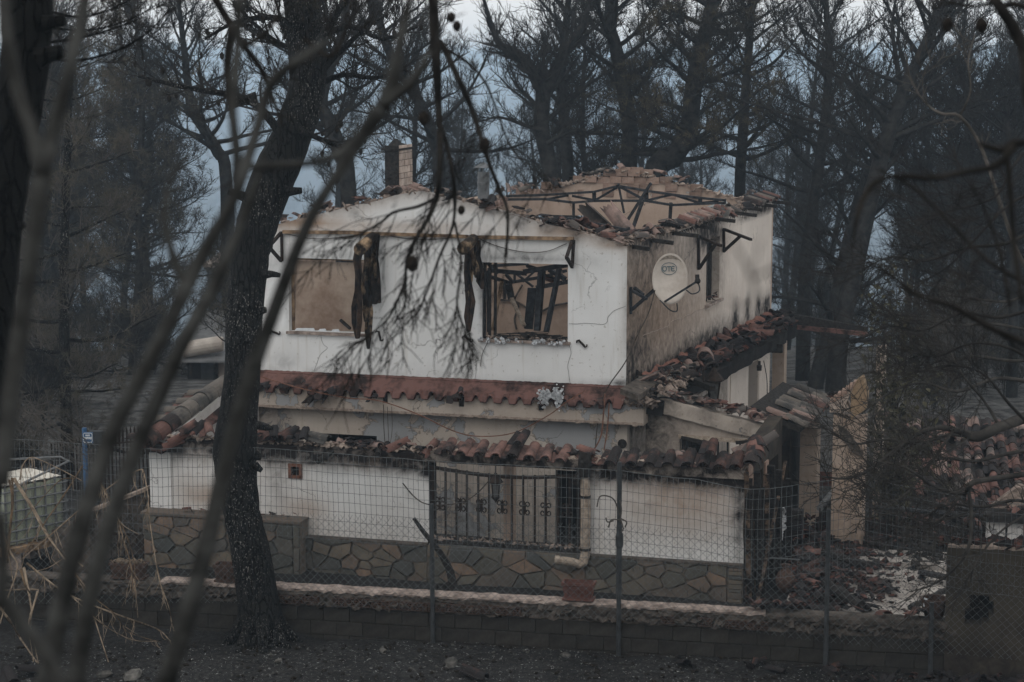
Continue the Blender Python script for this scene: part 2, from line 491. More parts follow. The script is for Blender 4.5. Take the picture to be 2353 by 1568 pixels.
M['bark_pale'] = simple('greyed_bark', (0.022, 0.021, 0.020), (0.06, 0.056, 0.052), 4, 0.85, 0.4, spec=0.03)

# stone facing: each slab takes its own tone
m, n, b = mat('slate_slab')
oi = N(n, 'ObjectInfo').outputs['Random']
co = geo_pos(n)
f = noise_n(n, 4.5, 7, 0.65, co)
c = ramp(n, oi, [(0.0, (0.060, 0.062, 0.056)), (0.3, (0.135, 0.120, 0.095)), (0.5, (0.185, 0.145, 0.105)), (0.72, (0.075, 0.078, 0.074)), (1.0, (0.24, 0.16, 0.11))])
c = mix(n, ramp(n, f, [(0.35, 0), (0.7, 0.6)]), c, (0.045, 0.042, 0.038))
mp = N(n, 'Mapping'); mp.inputs['Scale'].default_value = (30, 30, 4)
n.links.new(co, mp.inputs['Vector'])
drip = ramp(n, noise_n(n, 1.0, 3, 0.5, mp.outputs[0]), [(0.64, 0), (0.70, 0.7)])
c = mix(n, drip, c, (0.03, 0.027, 0.024))
n.links.new(c, b.inputs['Base Color'])
b.inputs['Roughness'].default_value = 0.8
b.inputs['Specular IOR Level'].default_value = 0.2
bump(n, b, f, 0.5, 0.02)
M['slate'] = m

# ash-covered ground
m, n, b = mat('ash_ground')
co = geo_pos(n)
a = noise_n(n, 0.55, 5, 0.6, co)
g1 = noise_n(n, 13, 9, 0.72, co)
g2 = noise_n(n, 60, 5, 0.7, co)
c = ramp(n, g1, [(0.34, (0.016, 0.0155, 0.015)), (0.55, (0.045, 0.044, 0.043)), (0.72, (0.095, 0.093, 0.090))])
c = mix(n, ramp(n, a, [(0.38, 0), (0.62, 0.75)]), c, (0.018, 0.017, 0.016))
c = mix(n, ramp(n, g2, [(0.62, 0), (0.70, 0.85)]), c, (0.26, 0.255, 0.245))
sy = N(n, 'SeparateXYZ'); n.links.new(co, sy.inputs[0])     # whiter ash lies under the burnt-out wood behind the plot
mr = N(n, 'MapRange'); mr.inputs['From Min'].default_value = 34; mr.inputs['From Max'].default_value = 44
n.links.new(sy.outputs[1], mr.inputs['Value'])
c = mix(n, math_n(n, 'MULTIPLY', mr.outputs[0], ramp(n, noise_n(n, 2.1, 6, 0.7, co), [(0.40, 0.05), (0.62, 0.8)])), c, (0.17, 0.165, 0.16))
n.links.new(c, b.inputs['Base Color'])
b.inputs['Roughness'].default_value = 0.95
b.inputs['Specular IOR Level'].default_value = 0.03
bump(n, b, math_n(n, 'ADD', g1, math_n(n, 'MULTIPLY', g2, 0.4)), 0.9, 0.06)
M['ash'] = m

m, n, b = mat('wooded_hill')
co = geo_pos(n)
f = noise_n(n, 0.05, 9, 0.75, co)
f2 = noise_n(n, 0.4, 5, 0.7, co)
c = ramp(n, f, [(0.35, (0.025, 0.026, 0.024)), (0.6, (0.075, 0.07, 0.06)), (0.75, (0.15, 0.13, 0.11))])
c = mix(n, ramp(n, f2, [(0.4, 0), (0.65, 0.7)]), c, (0.02, 0.022, 0.02))
n.links.new(c, b.inputs['Base Color'])
b.inputs['Roughness'].default_value = 1
bump(n, b, f2, 1.0, 2.0)
M['hill'] = m
# ------------------------------------------------------------------ terrain
def ground_z(x, y):
    if y < 20: z = max(0.0, 6.7 - 0.345 * y)
    elif y < 50: z = 0.0
    else: z = interp([(50, 0), (75, -2.6), (110, -8), (180, -24), (420, -80), (800, -104), (1300, -90), (2300, -40), (3500, 2), (4200, 8)], y)
    if y > 400: z += min(1, (y - 400) / 1500) * 26 * noise.noise(V((x * 0.0022, y * 0.0016, 3.3))) + 4 * noise.noise(V((x * .012, y * .01, 0)))
    z = min(z, 14.0)
    if 50 < y < 400: z += min(1.0, (y - 50) / 30) * 0.6 * noise.noise(V((x * 0.07, y * 0.07, 1.0)))
    if y < 50: z += 0.10 * noise.noise(V((x * 0.35, y * 0.35, 2.0)))
    return z
ys = list(np.arange(-14, 22.5, 1.5)) + list(np.arange(22.6, 28.6, 0.07)) + list(np.arange(28.8, 60, 1.2)) + list(np.arange(61, 130, 4)) + list(np.arange(135, 260, 8)) + list(np.arange(265, 4240, 55))
mb = MB()
NX = 220
for y in ys:
    hw = 11 + max(0, abs(y - 25) - 6) * 0.62
    for i in range(NX + 1):
        x = (i / NX * 2 - 1) * hw
        z = ground_z(x, y)
        if 22.5 < y < 28.7:
            z += 0.035 * noise.fractal(V((x * 2.2, y * 2.2, 0)), 1.0, 2.1, 4) + 0.03 * max(0, noise.noise(V((x * 7, y * 7, 4))))
        mb.v.append((x, y, z))
n1 = NX + 1
n_near = sum(1 for y in ys if y < 62)
for j in range(len(ys) - 1):
    for i in range(NX):
        mb.f.append((j * n1 + i, j * n1 + i + 1, (j + 1) * n1 + i + 1, (j + 1) * n1 + i))
g_ = mb.build('ground', [M['ash'], M['hill']], smooth=True, kind='structure')
cut = 0
mi = np.zeros(len(mb.f), dtype=np.int32)
for j in range(len(ys) - 1):
    if ys[j] > 170: mi[j * NX:(j + 1) * NX] = 1
g_.data.polygons.foreach_set('material_index', mi)

# ------------------------------------------------------------------ main planes of the place
C1 = at(1438, 885, 34.35)
T15, T19, T11 = R(15), R(19.3), R(11)
df, nf = V((math.cos(T15), -math.sin(T15), 0)), V((-math.sin(T15), -math.cos(T15), 0))
ds, ns = V((math.sin(T19), math.cos(T19), 0)), V((math.cos(T19), -math.sin(T19), 0))
db, nb = V((math.cos(T11), -math.sin(T11), 0)), V((-math.sin(T11), -math.cos(T11), 0))
O1 = V((C1.x, C1.y, 0))
FR = Plane(O1, df, nf)                   # front wall of the upper storey
SD = Plane(O1, ds, ns)                   # right side wall
LS, LF = 12.2, 6.95                      # house depth and width
BK = Plane(SD.P(LS, 0), df, nf)          # rear gable wall
PF = FR.shifted(3.0)                     # front wall of the porch
BW = Plane(atZ(993, 1480, 0), db, nb)    # boundary wall
PR_S = PF.sz(1710, 1200)[0]
PS = Plane(PF.P(PR_S, 0), ds, ns)        # right side of the porch
YARD = -0.35
UP = V((0, 0, 1))

def wall(name, pl, s0, s1, bot, top, holes, thick, m, parent, fn=None, step=0.12, off=0.0, seed=1):
    bot_f = bot if callable(bot) else (lambda s: bot)
    top_f = top if callable(top) else (lambda s: top)
    S_ = sorted(set([round(s0 + (s1 - s0) * i / max(1, round((s1 - s0) / step)), 4) for i in range(max(1, round((s1 - s0) / step)) + 1)]
                    + [h[k] for h in holes for k in (0, 1) if s0 < h[k] < s1]))
    S_ = [s for i, s in enumerate(S_) if i == 0 or s - S_[i - 1] > 1e-3]
    zmin = min(bot_f(s) for s in S_); zmax = max(top_f(s) for s in S_)
    nz = max(1, round((zmax - zmin) / step))
    Z_ = sorted(set([round(zmin + (zmax - zmin) * i / nz, 4) for i in range(nz + 1)] + [h[k] for h in holes for k in (2, 3) if zmin < h[k] < zmax]))
    Z_ = [z for i, z in enumerate(Z_) if i == 0 or z - Z_[i - 1] > 1e-3]
    ni, nj = len(S_), len(Z_)
    zz = [[min(max(z, bot_f(s)), top_f(s)) for z in Z_] for s in S_]
    def present(i, j):
        if not (0 <= i < ni - 1 and 0 <= j < nj - 1): return False
        sc, zc = (S_[i] + S_[i + 1]) / 2, (Z_[j] + Z_[j + 1]) / 2
        for h in holes:
            if h[0] < sc < h[1] and h[2] < zc < h[3]: return False
        return (zz[i][j + 1] - zz[i][j] > 1e-4) or (zz[i + 1][j + 1] - zz[i + 1][j] > 1e-4)
    mb, attr = MB(), []
    idx = lambda i, j, b: (i * nj + j) * 2 + b
    for i, s in enumerate(S_):
        for j in range(nj):
            z = zz[i][j]
            mk = fn(s, z) if fn else (0, 0, 0)
            for b in (0, 1):
                wob = 0.004 * noise.noise(V((s * 1.7, z * 1.7, seed)))
                mb.v.append(tuple(pl.P(s, z, off + wob - thick * b)))
                attr.append((min(1, max(0, mk[0])), min(1, max(0, mk[1])), min(1, max(0, mk[2])), 1))
    for i in range(ni - 1):
        for j in range(nj - 1):
            if not present(i, j): continue
            a, b, c, d = (i, j), (i + 1, j), (i + 1, j + 1), (i, j + 1)
            mb.f.append(tuple(idx(*p, 0) for p in (a, b, c, d)))
            mb.f.append(tuple(idx(*p, 1) for p in (a, d, c, b)))
            for (di, dj), (p, q) in (((0, -1), (a, b)), ((1, 0), (b, c)), ((0, 1), (c, d)), ((-1, 0), (d, a))):
                if not present(i + di, j + dj):
                    mb.f.append((idx(*q, 0), idx(*p, 0), idx(*p, 1), idx(*q, 1)))
    return mb.build(name, m, parent, attr=attr)

def blob(s, z, cs, cz, rs, rz, amp=1.0):   # soft stain
    d = ((s - cs) / rs) ** 2 + ((z - cz) / rz) ** 2
    return amp * math.exp(-d * 1.6)
def band(x, lo, hi, amp=1.0):              # 1 at lo, 0 at hi
    return amp * min(1, max(0, (hi - x) / (hi - lo)))
def stains(pl, lst, off=0.0):              # [(u, v, ru, rv, amp)] given where they show, turned into wall coordinates
    out = []
    for u, v, ru, rv, a in lst:
        c = pl.sz(u, v, off); e = pl.sz(u + ru, v, off); g = pl.sz(u, v - rv, off)
        out.append((c[0], c[1], abs(e[0] - c[0]), abs(g[1] - c[1]), a))
    return lambda s, z: sum(blob(s, z, *b) for b in out)
# ------------------------------------------------------------------ tile, brick and shard meshes shared by the pieces
def arc_profile(r, a0, a1, n, th):
    o = [(r * math.cos(a0 + (a1 - a0) * i / n), r * math.sin(a0 + (a1 - a0) * i / n)) for i in range(n + 1)]
    k = [((r - th) * math.cos(a0 + (a1 - a0) * i / n), (r - th) * math.sin(a0 + (a1 - a0) * i / n)) for i in range(n + 1)]
    return o, k
def strip_mesh(name, outer, inner, L, m, taper=1.0, jag=0.0, seed=0, ny=3):
    """A curved clay sheet: profile (x, z) swept along y, ends optionally broken off."""
    mb = MB(); n = len(outer); r = random.Random(seed)
    e0 = [r.uniform(-jag, jag) for _ in range(n)]; e1 = [r.uniform(-jag, jag) for _ in range(n)]
    for j in range(ny + 1):
        t = j / ny
        k = 1 + (taper - 1) * t
        for pr in (outer, inner):
            for i, (x, z) in enumerate(pr):
                y = -L / 2 + L * t + e0[i] * (1 - t) + e1[i] * t
                mb.v.append((x * k, y, z * k))
    row = 2 * n
    for j in range(ny):
        for i in range(n - 1):
            a = j * row + i
            mb.f.append((a, a + 1, a + 1 + row, a + row))
            b = a + n
            mb.f.append((b, b + row, b + 1 + row, b + 1))
        for i in (0, n - 1):
            a = j * row + i; b = a + n
            mb.f.append((a, a + row, b + row, b) if i == 0 else (a, b, b + row, a + row))
    for j in (0, ny):
        for i in range(n - 1):
            a = j * row + i; b = a + n
            mb.f.append((a, b, b + 1, a + 1) if j == 0 else (a, a + 1, b + 1, b))
    return mb.mesh(name, m, smooth=False)
def roman(L, m, jag=0, seed=0, name='roof_tile'):   # barrel with a flat pan beside it
    o, k = arc_profile(0.088, R(178), R(2), 7, 0.014)
    o = [(-0.19, 0.012), (-0.105, 0.0)] + o; k = [(-0.19, -0.002), (-0.105, -0.014)] + k
    return strip_mesh(name, o, k, L, m, 0.88, jag, seed)
def barrel(L, m, r=0.085, jag=0, seed=0, a=(172, 8), name='roof_tile', n=7):
    o, k = arc_profile(r, R(a[0]), R(a[1]), n, 0.014)
    return strip_mesh(name, o, k, L, m, 0.86, jag, seed)
TILE = {c: [roman(0.42, M[c])] + [roman(0.40, M[c], 0.02, s) for s in (1, 2)] + [barrel(0.40, M[c], jag=0.03, seed=5)] for c in ('tile', 'tile_burnt', 'tile_pale', 'tile_grey', 'row', 'row_burnt')}
SHARD = {}
for c in ('tile', 'tile_burnt', 'tile_pale', 'tile_grey'):
    SHARD[c] = [barrel(0.17, M[c], 0.085, 0.05, 20 + s, (150 - 25 * (s % 3), 60 - 20 * (s % 2)), 'tile_shard', 4) for s in range(4)] \
        + [roman(0.20, M[c], 0.06, 40 + s, 'tile_shard') for s in range(2)] + [barrel(0.28, M[c], 0.085, 0.07, 60, (172, 20), 'tile_shard', 5)]
def brick_mesh(m, L=0.24, H=0.11, T=0.12):
    mb = MB()
    mb.box(-L / 2, L / 2, -T / 2, T / 2, -H / 2, H / 2)
    for i in range(5):                       # combed ribs on the long face
        z = -H / 2 + H * (i + 0.5) / 5
        mb.box(-L / 2, L / 2, -T / 2 - 0.004, -T / 2 - 0.0005, z - H * 0.06, z + H * 0.06)
    return mb.mesh('brick', m)
BRICK = brick_mesh(M['brick'], 0.28, 0.16, 0.14)

def scatter_rubble(name, m, spots, parent, seed=1, size=(0.04, 0.11), kind='stuff'):
    """Small broken bits, joined: spots = [(point, spread vectors a, b, count)]."""
    r = random.Random(seed); mb = MB()
    for p, a, b, c in spots:
        for _ in range(c):
            q = V(p) + V(a) * r.uniform(-1, 1) + V(b) * r.uniform(-1, 1)
            s = r.uniform(*size)
            rot = rotm(r.uniform(-0.9, 0.9), r.uniform(-0.9, 0.9), r.uniform(0, 6.28)).to_3x3()
            k = r.uniform(0.5, 1.0)
            mb.obox(q + V((0, 0, s * .25)), rot @ V((s, 0, 0)), rot @ V((0.2 * s, s * k, 0)), rot @ V((0, 0.1 * s, s * r.uniform(.14, .35))))
    return mb.build(name, m, parent, kind=kind)

# ------------------------------------------------------------------ the house
HOUSE = thing('burnt_house', 'roofless two-storey white house gutted by fire, standing behind the block wall', 'house', (C1.x, C1.y, YARD))
fz = lambda u, v, o=0.0: FR.sz(u, v, o)

# front gable wall
w1 = (-6.29, -4.76, 3.62, 4.97)
w2 = (-2.62, -1.05, 3.62, 4.99)
def front_top(s):
    return interp([(-6.95, 5.46), (-6.5, 5.58), (-3.8, 6.24), (0.0, 5.37)], s) + rag(s, 1, 0.02)
st_s = stains(FR, [(815, 492, 14, 12, .55), (655, 832, 40, 26, .28), (1195, 512, 26, 22, .75), (1262, 528, 22, 14, .6), (1325, 548, 22, 18, .4), (1420, 884, 40, 12, .8), (1440, 700, 10, 190, .25), (905, 470, 5, 10, .5), (1106, 690, 7, 110, .6), (660, 680, 8, 100, .3), (1205, 598, 130, 8, .45), (1340, 640, 5, 40, .2), (700, 534, 60, 6, .4), (760, 585, 90, 14, .30), (1205, 590, 110, 20, .35), (880, 640, 16, 80, .22), (1085, 640, 20, 90, .22), (625, 600, 30, 60, .22), (1380, 600, 50, 40, .10), (960, 850, 200, 22, .12)])
st_t = stains(FR, [(900, 522, 330, 22, .55), (700, 512, 80, 18, .6), (1290, 535, 90, 22, .5), (1405, 562, 60, 14, .5), (1435, 720, 14, 260, .25)])
def front_mask(s, z):
    zt = front_top(s)
    t = st_t(s, z) + max(0, .45 - (zt - z) * 1.6)
    k = st_s(s, z) + max(0, .30 - (zt - z) * 2.2) + max(0, 0.22 - (z - 2.9) * 2.0) * (0.5 + noise.noise(V((s * 2, 0, 0))))
    pl_ = 0.04
    return k, t, pl_
wall('wall', FR, -LF, 0, 2.3, front_top, [w1, w2], 0.26, M['white'], HOUSE, front_mask, 0.09)

# right side wall, both storeys
def side_top(s):
    return interp([(0, 5.37), (12.2, 5.23)], s) + rag(s, 2, 0.05, 2.5)
sw = (5.85, 7.0, 3.62, 4.92)
lowholes = [(2.2, 6.9, -0.4, 1.75), (9.95, 11.0, -0.4, 1.75)]
ss_s = stains(SD, [(1470, 640, 60, 120, .22), (1450, 820, 50, 90, .55), (1560, 830, 100, 60, .28), (1630, 540, 40, 42, .95), (1500, 560, 60, 25, .4), (1690, 725, 9, 45, .8), (1718, 705, 8, 40, .8), (1742, 700, 7, 30, .9), (1762, 695, 14, 26, .95), (1640, 760, 60, 26, .45), (1760, 480, 40, 12, .95), (1710, 500, 20, 8, .6), (1545, 615, 60, 40, .18), (1655, 620, 16, 100, .3)])
ss_t = stains(SD, [(1480, 680, 120, 260, .75), (1590, 720, 120, 130, .45), (1660, 560, 40, 50, .4)])
def side_mask(s, z):
    if z < 2.3:
        return max(0, .85 - (2.75 - z) * 0.9) + (0.5 if s < 8 else 0.0), .2, .1
    return ss_s(s, z) + interp([(0, .30), (1.5, .40), (4.5, .30), (7.6, .06), (12, 0)], s) + max(0, .32 - (side_top(s) - z) * 2.0) + max(0, .5 - (z - 2.75) * 1.6), ss_t(s, z) * interp([(0, 1), (6, .9), (8, .4), (12, .3)], s) + interp([(0, .15), (7, .08), (9, 0)], s), .0
wall('wall', SD, 0.02, LS, YARD - .1, side_top, [sw] + lowholes, 0.26, M['cream'], HOUSE, side_mask, 0.14, seed=2)
# rear gable wall, its bricks laid bare along the top
def back_top(s):
    return interp([(-6.9, 5.2), (-3.45, 5.80), (-0.6, 5.30), (0, 5.2)], s) + rag(s, 3, 0.02)
def back_mask(s, z):
    return max(0, .25 - (back_top(s) - z)) + (.5 if s < -5.3 else 0) * .3, .55 + .3 * noise.noise(V((s, z, 0))), .42 + .4 * noise.noise(V((s * .8, z * 1.4, 5)))
wall('wall', BK, -LF, 0, 2.3, back_top, [(-5.65, -4.35, 4.2, 4.85)], 0.25, M['inner'], HOUSE, back_mask, 0.16, seed=3)
LW = Plane(FR.P(-LF, 0), ds, ns)
wall('wall', LW, 0.1, LS, YARD, 5.3, [(3, 5, 3.7, 4.9)], 0.24, M['inner'], HOUSE, lambda s, z: (.25 + .3 * noise.noise(V((s, z, 0))), .6, .3), 0.3, off=.27, seed=4)
# a cross wall inside the upper storey
CW = FR.shifted(-4.6)
wall('wall', CW, -LF + .3, -.3, 2.9, lambda s: 4.75 + rag(s, 4, .05), [(-6.2, -5.3, 2.9, 4.6)], 0.16, M['inner'], HOUSE,
     lambda s, z: (.12 + .2 * noise.noise(V((s, z * 2, 2))), .7, .25 + .2 * noise.noise(V((s, z, 9)))), 0.2, seed=5)
mb = MB()
mb.prism([FR.P(-LF + .02, 2.62, -.28), FR.P(-.28, 2.62, -.28), BK.P(-.28, 2.62, .02), BK.P(-LF + .02, 2.62, .02)], (0, 0, .26))
mb.build('floor_slab', M['dark'], HOUSE)

# bricks of the rear gable
r = random.Random(5)
for row in range(4):
    z = 5.30 + row * 0.165
    lo, hi = -3.45 - (5.92 - z) * 4.3, -3.45 + (5.92 - z) * 4.0
    s = lo + r.uniform(0, .2)
    while s < hi:
        if r.random() < .84:
            o = BK.P(s, z + .08 + r.uniform(-.012, .012), -0.06 + r.uniform(-.03, .05))
            inst('brick', BRICK, frame(df, -nf, UP, o, 1.0) @ rotm(0, r.uniform(-.05, .05), r.uniform(-.08, .08)), HOUSE)
        s += 0.30
for s, z in ((-3.5, 5.93), (-3.2, 5.93)):
    inst('brick', BRICK, frame(df, -nf, UP, BK.P(s, z, -.05)) @ rotm(0, .05, .1), HOUSE)
scatter_rubble('mortar_crumbs', M['mortar'], [(BK.P(-3.45 + t, 5.90 - abs(t) * .235, -.05), df * .2, nf * .1 + UP * .05, 16) for t in np.arange(-3.2, 3.1, .25)], HOUSE, 3, (.02, .06))

# tiles and shards left along the gables and eaves
def tile_line(pts, n, kinds, parent, seed, spread=.12, flat=.5, sz=1.0, shard=.75, slope=None):
    r = random.Random(seed)
    for _ in range(n):
        t = r.uniform(0, len(pts) - 1.001); i = int(t)
        p = V(pts[i]).lerp(V(pts[i + 1]), t - i) + V((r.uniform(-1, 1) * spread, r.uniform(-1, 1) * spread, r.uniform(0, .07)))
        c = r.choice(kinds)
        me = r.choice(SHARD[c]) if r.random() < shard else r.choice(TILE[c])
        inst(me.name.split('.')[0], me, Matrix.Translation(p) @ rotm(r.uniform(-flat, flat), r.uniform(-flat, flat), r.uniform(0, 6.28)) @ Matrix.Scale(sz * r.uniform(.75, 1.1), 4), parent)
tile_line([FR.P(-6.6, 5.60, -.1), FR.P(-5.2, 5.94, -.1), FR.P(-3.8, 6.27, -.1)], 13, ['tile_pale', 'tile', 'tile_burnt'], HOUSE, 1)
tile_line([FR.P(-3.7, 6.24, -.1), FR.P(-2.0, 5.86, -.1), FR.P(-.1, 5.41, -.1)], 30, ['tile_pale', 'tile_pale', 'tile', 'tile_burnt'], HOUSE, 2)
tile_line([FR.P(-1.9, 5.72, -.4), FR.P(-.2, 5.42, -.5)], 22, ['tile_pale', 'tile_burnt', 'tile'], HOUSE, 21, .2)
tile_line([SD.P(0.1, 5.42, -.1), SD.P(6, 5.36, -.12), SD.P(12.1, 5.28, -.1)], 62, ['tile_pale', 'tile_pale', 'tile', 'tile_grey', 'tile_burnt'], HOUSE, 3, .16, .6, 1.0, .6)
tile_line([BK.P(-6.8, 5.3, -.1), BK.P(-5, 5.62, -.1)], 24, ['tile_grey', 'tile_pale', 'tile_burnt'], HOUSE, 4, .2, .7)
tile_line([BK.P(-4.9, 5.66, -.1), BK.P(-3.5, 5.95, -.1), BK.P(-.4, 5.4, -.1)], 20, ['tile_pale', 'tile_grey'], HOUSE, 5, .12, .4)
scatter_rubble('rubble', M['rubble_pale'], [(FR.P(s, interp([(-6.5, 5.58), (-3.8, 6.23), (0, 5.37)], s), -.13), df * .2, nf * .12, 7) for s in np.arange(-6.4, 0, .3)]
               + [(SD.P(s, 5.36, -.13), ds * .3, ns * .18, 14) for s in np.arange(0.2, 12, .5)] + [(FR.P(s, 5.45, -.5), df * .4, nf * .35, 22) for s in (-1.6, -.9, -.3)], HOUSE, 8, (.02, .075))
# an orderly run of barrel tiles still on the side eave
for i in range(8):
    o = SD.P(4.1 + i * .30, 5.47, .03)
    inst('roof_tile', TILE['tile_pale'][i % 2] if i % 3 else TILE['tile'][0], frame(ds, -ns, UP, o) @ rotm(.32, 0, r.uniform(-.12, .12)) @ Matrix.Scale(.85, 4), HOUSE)
for i in range(7):
    o = SD.P(9.9 + i * .32, 5.42, .05)
    inst('roof_tile', TILE[('tile', 'tile_grey', 'tile_burnt')[i % 3]][0], frame(ds, -ns, UP, o) @ rotm(.3, r.uniform(-.2, .2), r.uniform(-.2, .2)), HOUSE)
# grey roofing felt sliding off inside the side wall
mb = MB()
g = [(SD.hit(1506, 527, -.5), SD.hit(1520, 514, -1.1)), (SD.hit(1560, 506, -.4), SD.hit(1570, 496, -1.0)), (SD.hit(1620, 485, -.35), SD.hit(1622, 476, -.9)), (SD.hit(1672, 466, -.3), SD.hit(1668, 460, -.8))]
for (a, b), (c, d) in zip(g, g[1:]):
    mb.prism([a, c, d, b], (0, 0, -.03))
mb.build('roofing_felt', simple('roofing_felt', (0.16, 0.17, 0.165), (0.30, 0.31, 0.30), 3, .8, .4), HOUSE)
# rafter stubs poking from the side eave
for i, s in enumerate((0.35, 1.6, 3.1, 4.9, 6.6, 8.2, 9.7, 10.8, 11.8)):
    mb = MB(); mb.bar(SD.P(s, 5.33, -.25), SD.P(s + .05, 5.26, .30 + .1 * (i % 3)), .09, .07)
    mb.build('rafter_end', M['char'], HOUSE)
# loose plaster curling at the side eave
mb = MB(); r = random.Random(31)
for s in np.arange(3.4, 12.1, .16):
    h = r.uniform(.04, .16); w = r.uniform(.06, .12)
    mb.prism([SD.P(s, 5.30, .01), SD.P(s + w, 5.30, .01), SD.P(s + w * .7, 5.30 - h, .045), SD.P(s + w * .3, 5.30 - h * .8, .05)], ns * .008)
mb.build('curled_plaster', M['dark'], HOUSE, kind='stuff')

# roof trusses -----------------------------------------------------
cr = lambda x, y: ((2000 + x / 2.046) / 1.7407, (640 + y / 2.046) / 1.7407)
def truss(pl, off, segs, name='roof_truss', parent=HOUSE, k=1.0):
    root = None
    mb = MB()
    for x0, y0, x1, y1, w in segs:
        mb.bar(pl.hit(*cr(x0, y0), off), pl.hit(*cr(x1, y1), off + .01 * (len(mb.f) % 7 - 3)), w * k, .05)
    return mb.build(name, M['steel'], parent)
T1 = FR.shifted(-8.6)
truss(T1, 0, [(50, 297, 380, 286, .08), (380, 286, 770, 262, .08), (770, 262, 960, 215, .08), (975, 215, 1190, 252, .08), (1190, 252, 1410, 285, .08), (1410, 285, 1640, 312, .08), (1640, 312, 1850, 332, .08)])
truss(T1, .03, [(60, 325, 370, 322, .09), (370, 322, 600, 350, .09), (600, 350, 770, 336, .09), (770, 336, 985, 334, .09), (985, 334, 1195, 336, .09), (1195, 336, 1410, 370, .09), (1410, 370, 1640, 360, .09), (1640, 360, 1850, 352, .09)], 'truss_chord')
for sg in ((770, 262, 772, 336, .08), (1195, 250, 1198, 336, .09), (1640, 305, 1636, 360, .08), (968, 195, 1015, 435, .12), (780, 330, 960, 225, .07), (985, 222, 1190, 332, .08), (390, 322, 560, 290, .06), (590, 295, 770, 330, .06), (1210, 330, 1400, 286, .07), (1425, 287, 1640, 356, .07), (1655, 352, 1790, 340, .06), (602, 345, 602, 520, .06), (1400, 350, 1390, 490, .06)):
    truss(T1, -.04, [sg], 'truss_strut')
truss(FR.shifted(-7.2), 0, [(1235, 190, 1005, 556, .10)], 'fallen_strut')
truss(FR.shifted(-7.0), 0, [(1165, 340, 1080, 580, .12)], 'fallen_strut')
T2 = FR.shifted(-3.2)
for sg in ((445, 525, 560, 482, .08), (570, 482, 830, 532, .09), (830, 532, 1115, 588, .09), (590, 488, 800, 600, .08), (572, 470, 558, 565, .11), (870, 612, 1065, 560, .07), (690, 585, 800, 528, .07), (805, 530, 812, 602, .07), (910, 605, 890, 545, .06), (650, 570, 760, 610, .06)):
    truss(T2, r.uniform(-.05, .05), [sg], 'truss_strut')
# two broken ridge tiles hung up in the struts
rt = barrel(0.62, M['tile_pale'], .16, .09, 3, (175, 5), 'ridge_tile', 9)
for (x, y), rot in (((770, 480), (.9, .5, 2.4)), ((965, 490), (1.0, -.5, .5))):
    p = T2.hit(*cr(x, y), -.3)
    inst('ridge_tile', rt, Matrix.Translation(p) @ rotm(*rot), HOUSE)

# chimney and flue ---------------------------------------------------
pc = at(885, 440, 40.5)
mb = MB(); cw, cd = .30, .85
def chbox(s0, s1, o0, o1, z0, z1):
    a = [V((pc.x, pc.y, 0)) + df * s + (-nf) * o for s, o in ((s0, o0), (s1, o0), (s1, o1), (s0, o1))]
    return [V((p.x, p.y, z0)) for p in a], (0, 0, z1 - z0)
zt = at(905, 345, 40.5).z
mb.prism(*chbox(0, cw, 0, cd, 4.9, zt))
ch = mb.build('chimney', M['char'], HOUSE)
r = random.Random(9)
sm = simple('pale_stone_facing', (.34, .255, .21), (.54, .44, .37), 6, .9, .4, world=False, rand=.25)
z = 5.0
while z < zt - .05:
    h = r.uniform(.10, .17)
    y = .01
    while y < cd - .05:
        w = min(r.uniform(.16, .34), cd - y)
        mb = MB()
        a = V((pc.x, pc.y, z)) + df * (cw + .001) - nf * (y + .008)
        d2 = -nf * (w - .016)
        mb.prism([a, a + d2, a + d2 + UP * (h - .012), a + UP * (h - .012)], df * r.uniform(.015, .03))
        mb.build('stone', sm, ch); y += w
    y = .0
    while y < cw:
        w = min(r.uniform(.2, .3), cw - y)
        mb = MB()
        a = V((pc.x, pc.y, z)) + df * (y + .006) + nf * .001
        mb.prism([a, a + df * (w - .012), a + df * (w - .012) + UP * (h - .012), a + UP * (h - .012)], nf * r.uniform(.008, .02))
        mb.build('brick', M['char'], ch); y += w
    z += h
mb = MB(); mb.prism(*chbox(-.06, cw + .06, -.06, cd + .06, zt, zt + .04))
b0 = V((pc.x, pc.y, zt + .06)) + df * cw / 2 - nf * cd / 2
mb.add([b0 + df * (.12 * i - .05) + nf * .22 * j for i, j in ((-1, 1), (1, 1), (1, -1), (-1, -1))] + [b0 + UP * .16 + df * (.04 * i - .05) for i in (-1, 1)], [(0, 1, 5, 4), (1, 2, 5), (2, 3, 4, 5), (3, 0, 4)])
mb.build('chimney_cap', M['char'], HOUSE)
pf_ = at(1111, 460, 42)
def lathe(mb, c, prof, n=16):
    b = len(mb.v)
    for rr, z in prof:
        for k in range(n):
            mb.v.append((c.x + rr * math.cos(k / n * 6.2832), c.y + rr * math.sin(k / n * 6.2832), z))
    for j in range(len(prof) - 1):
        for k in range(n):
            mb.f.append((b + j * n + k, b + j * n + (k + 1) % n, b + (j + 1) * n + (k + 1) % n, b + (j + 1) * n + k))
ztop = at(1111, 395, 42).z
mb = MB(); lathe(mb, pf_, [(.12, 4.9), (.125, ztop - .28), (.135, ztop - .27), (.135, ztop - .22), (.125, ztop - .21), (.125, ztop), (.11, ztop)])
fl = mb.build('flue', M['zinc'], HOUSE)
mb = MB(); lathe(mb, pf_, [(.205, ztop + .09), (.21, ztop + .10), (.02, ztop + .20), (.001, ztop + .2)])
for k in range(3):
    a = k * 2.1 + .4
    mb.bar((pf_.x + .11 * math.cos(a), pf_.y + .11 * math.sin(a), ztop - .05), (pf_.x + .15 * math.cos(a), pf_.y + .15 * math.sin(a), ztop + .11), .015)
mb.build('flue_cap', M['zinc'], fl)

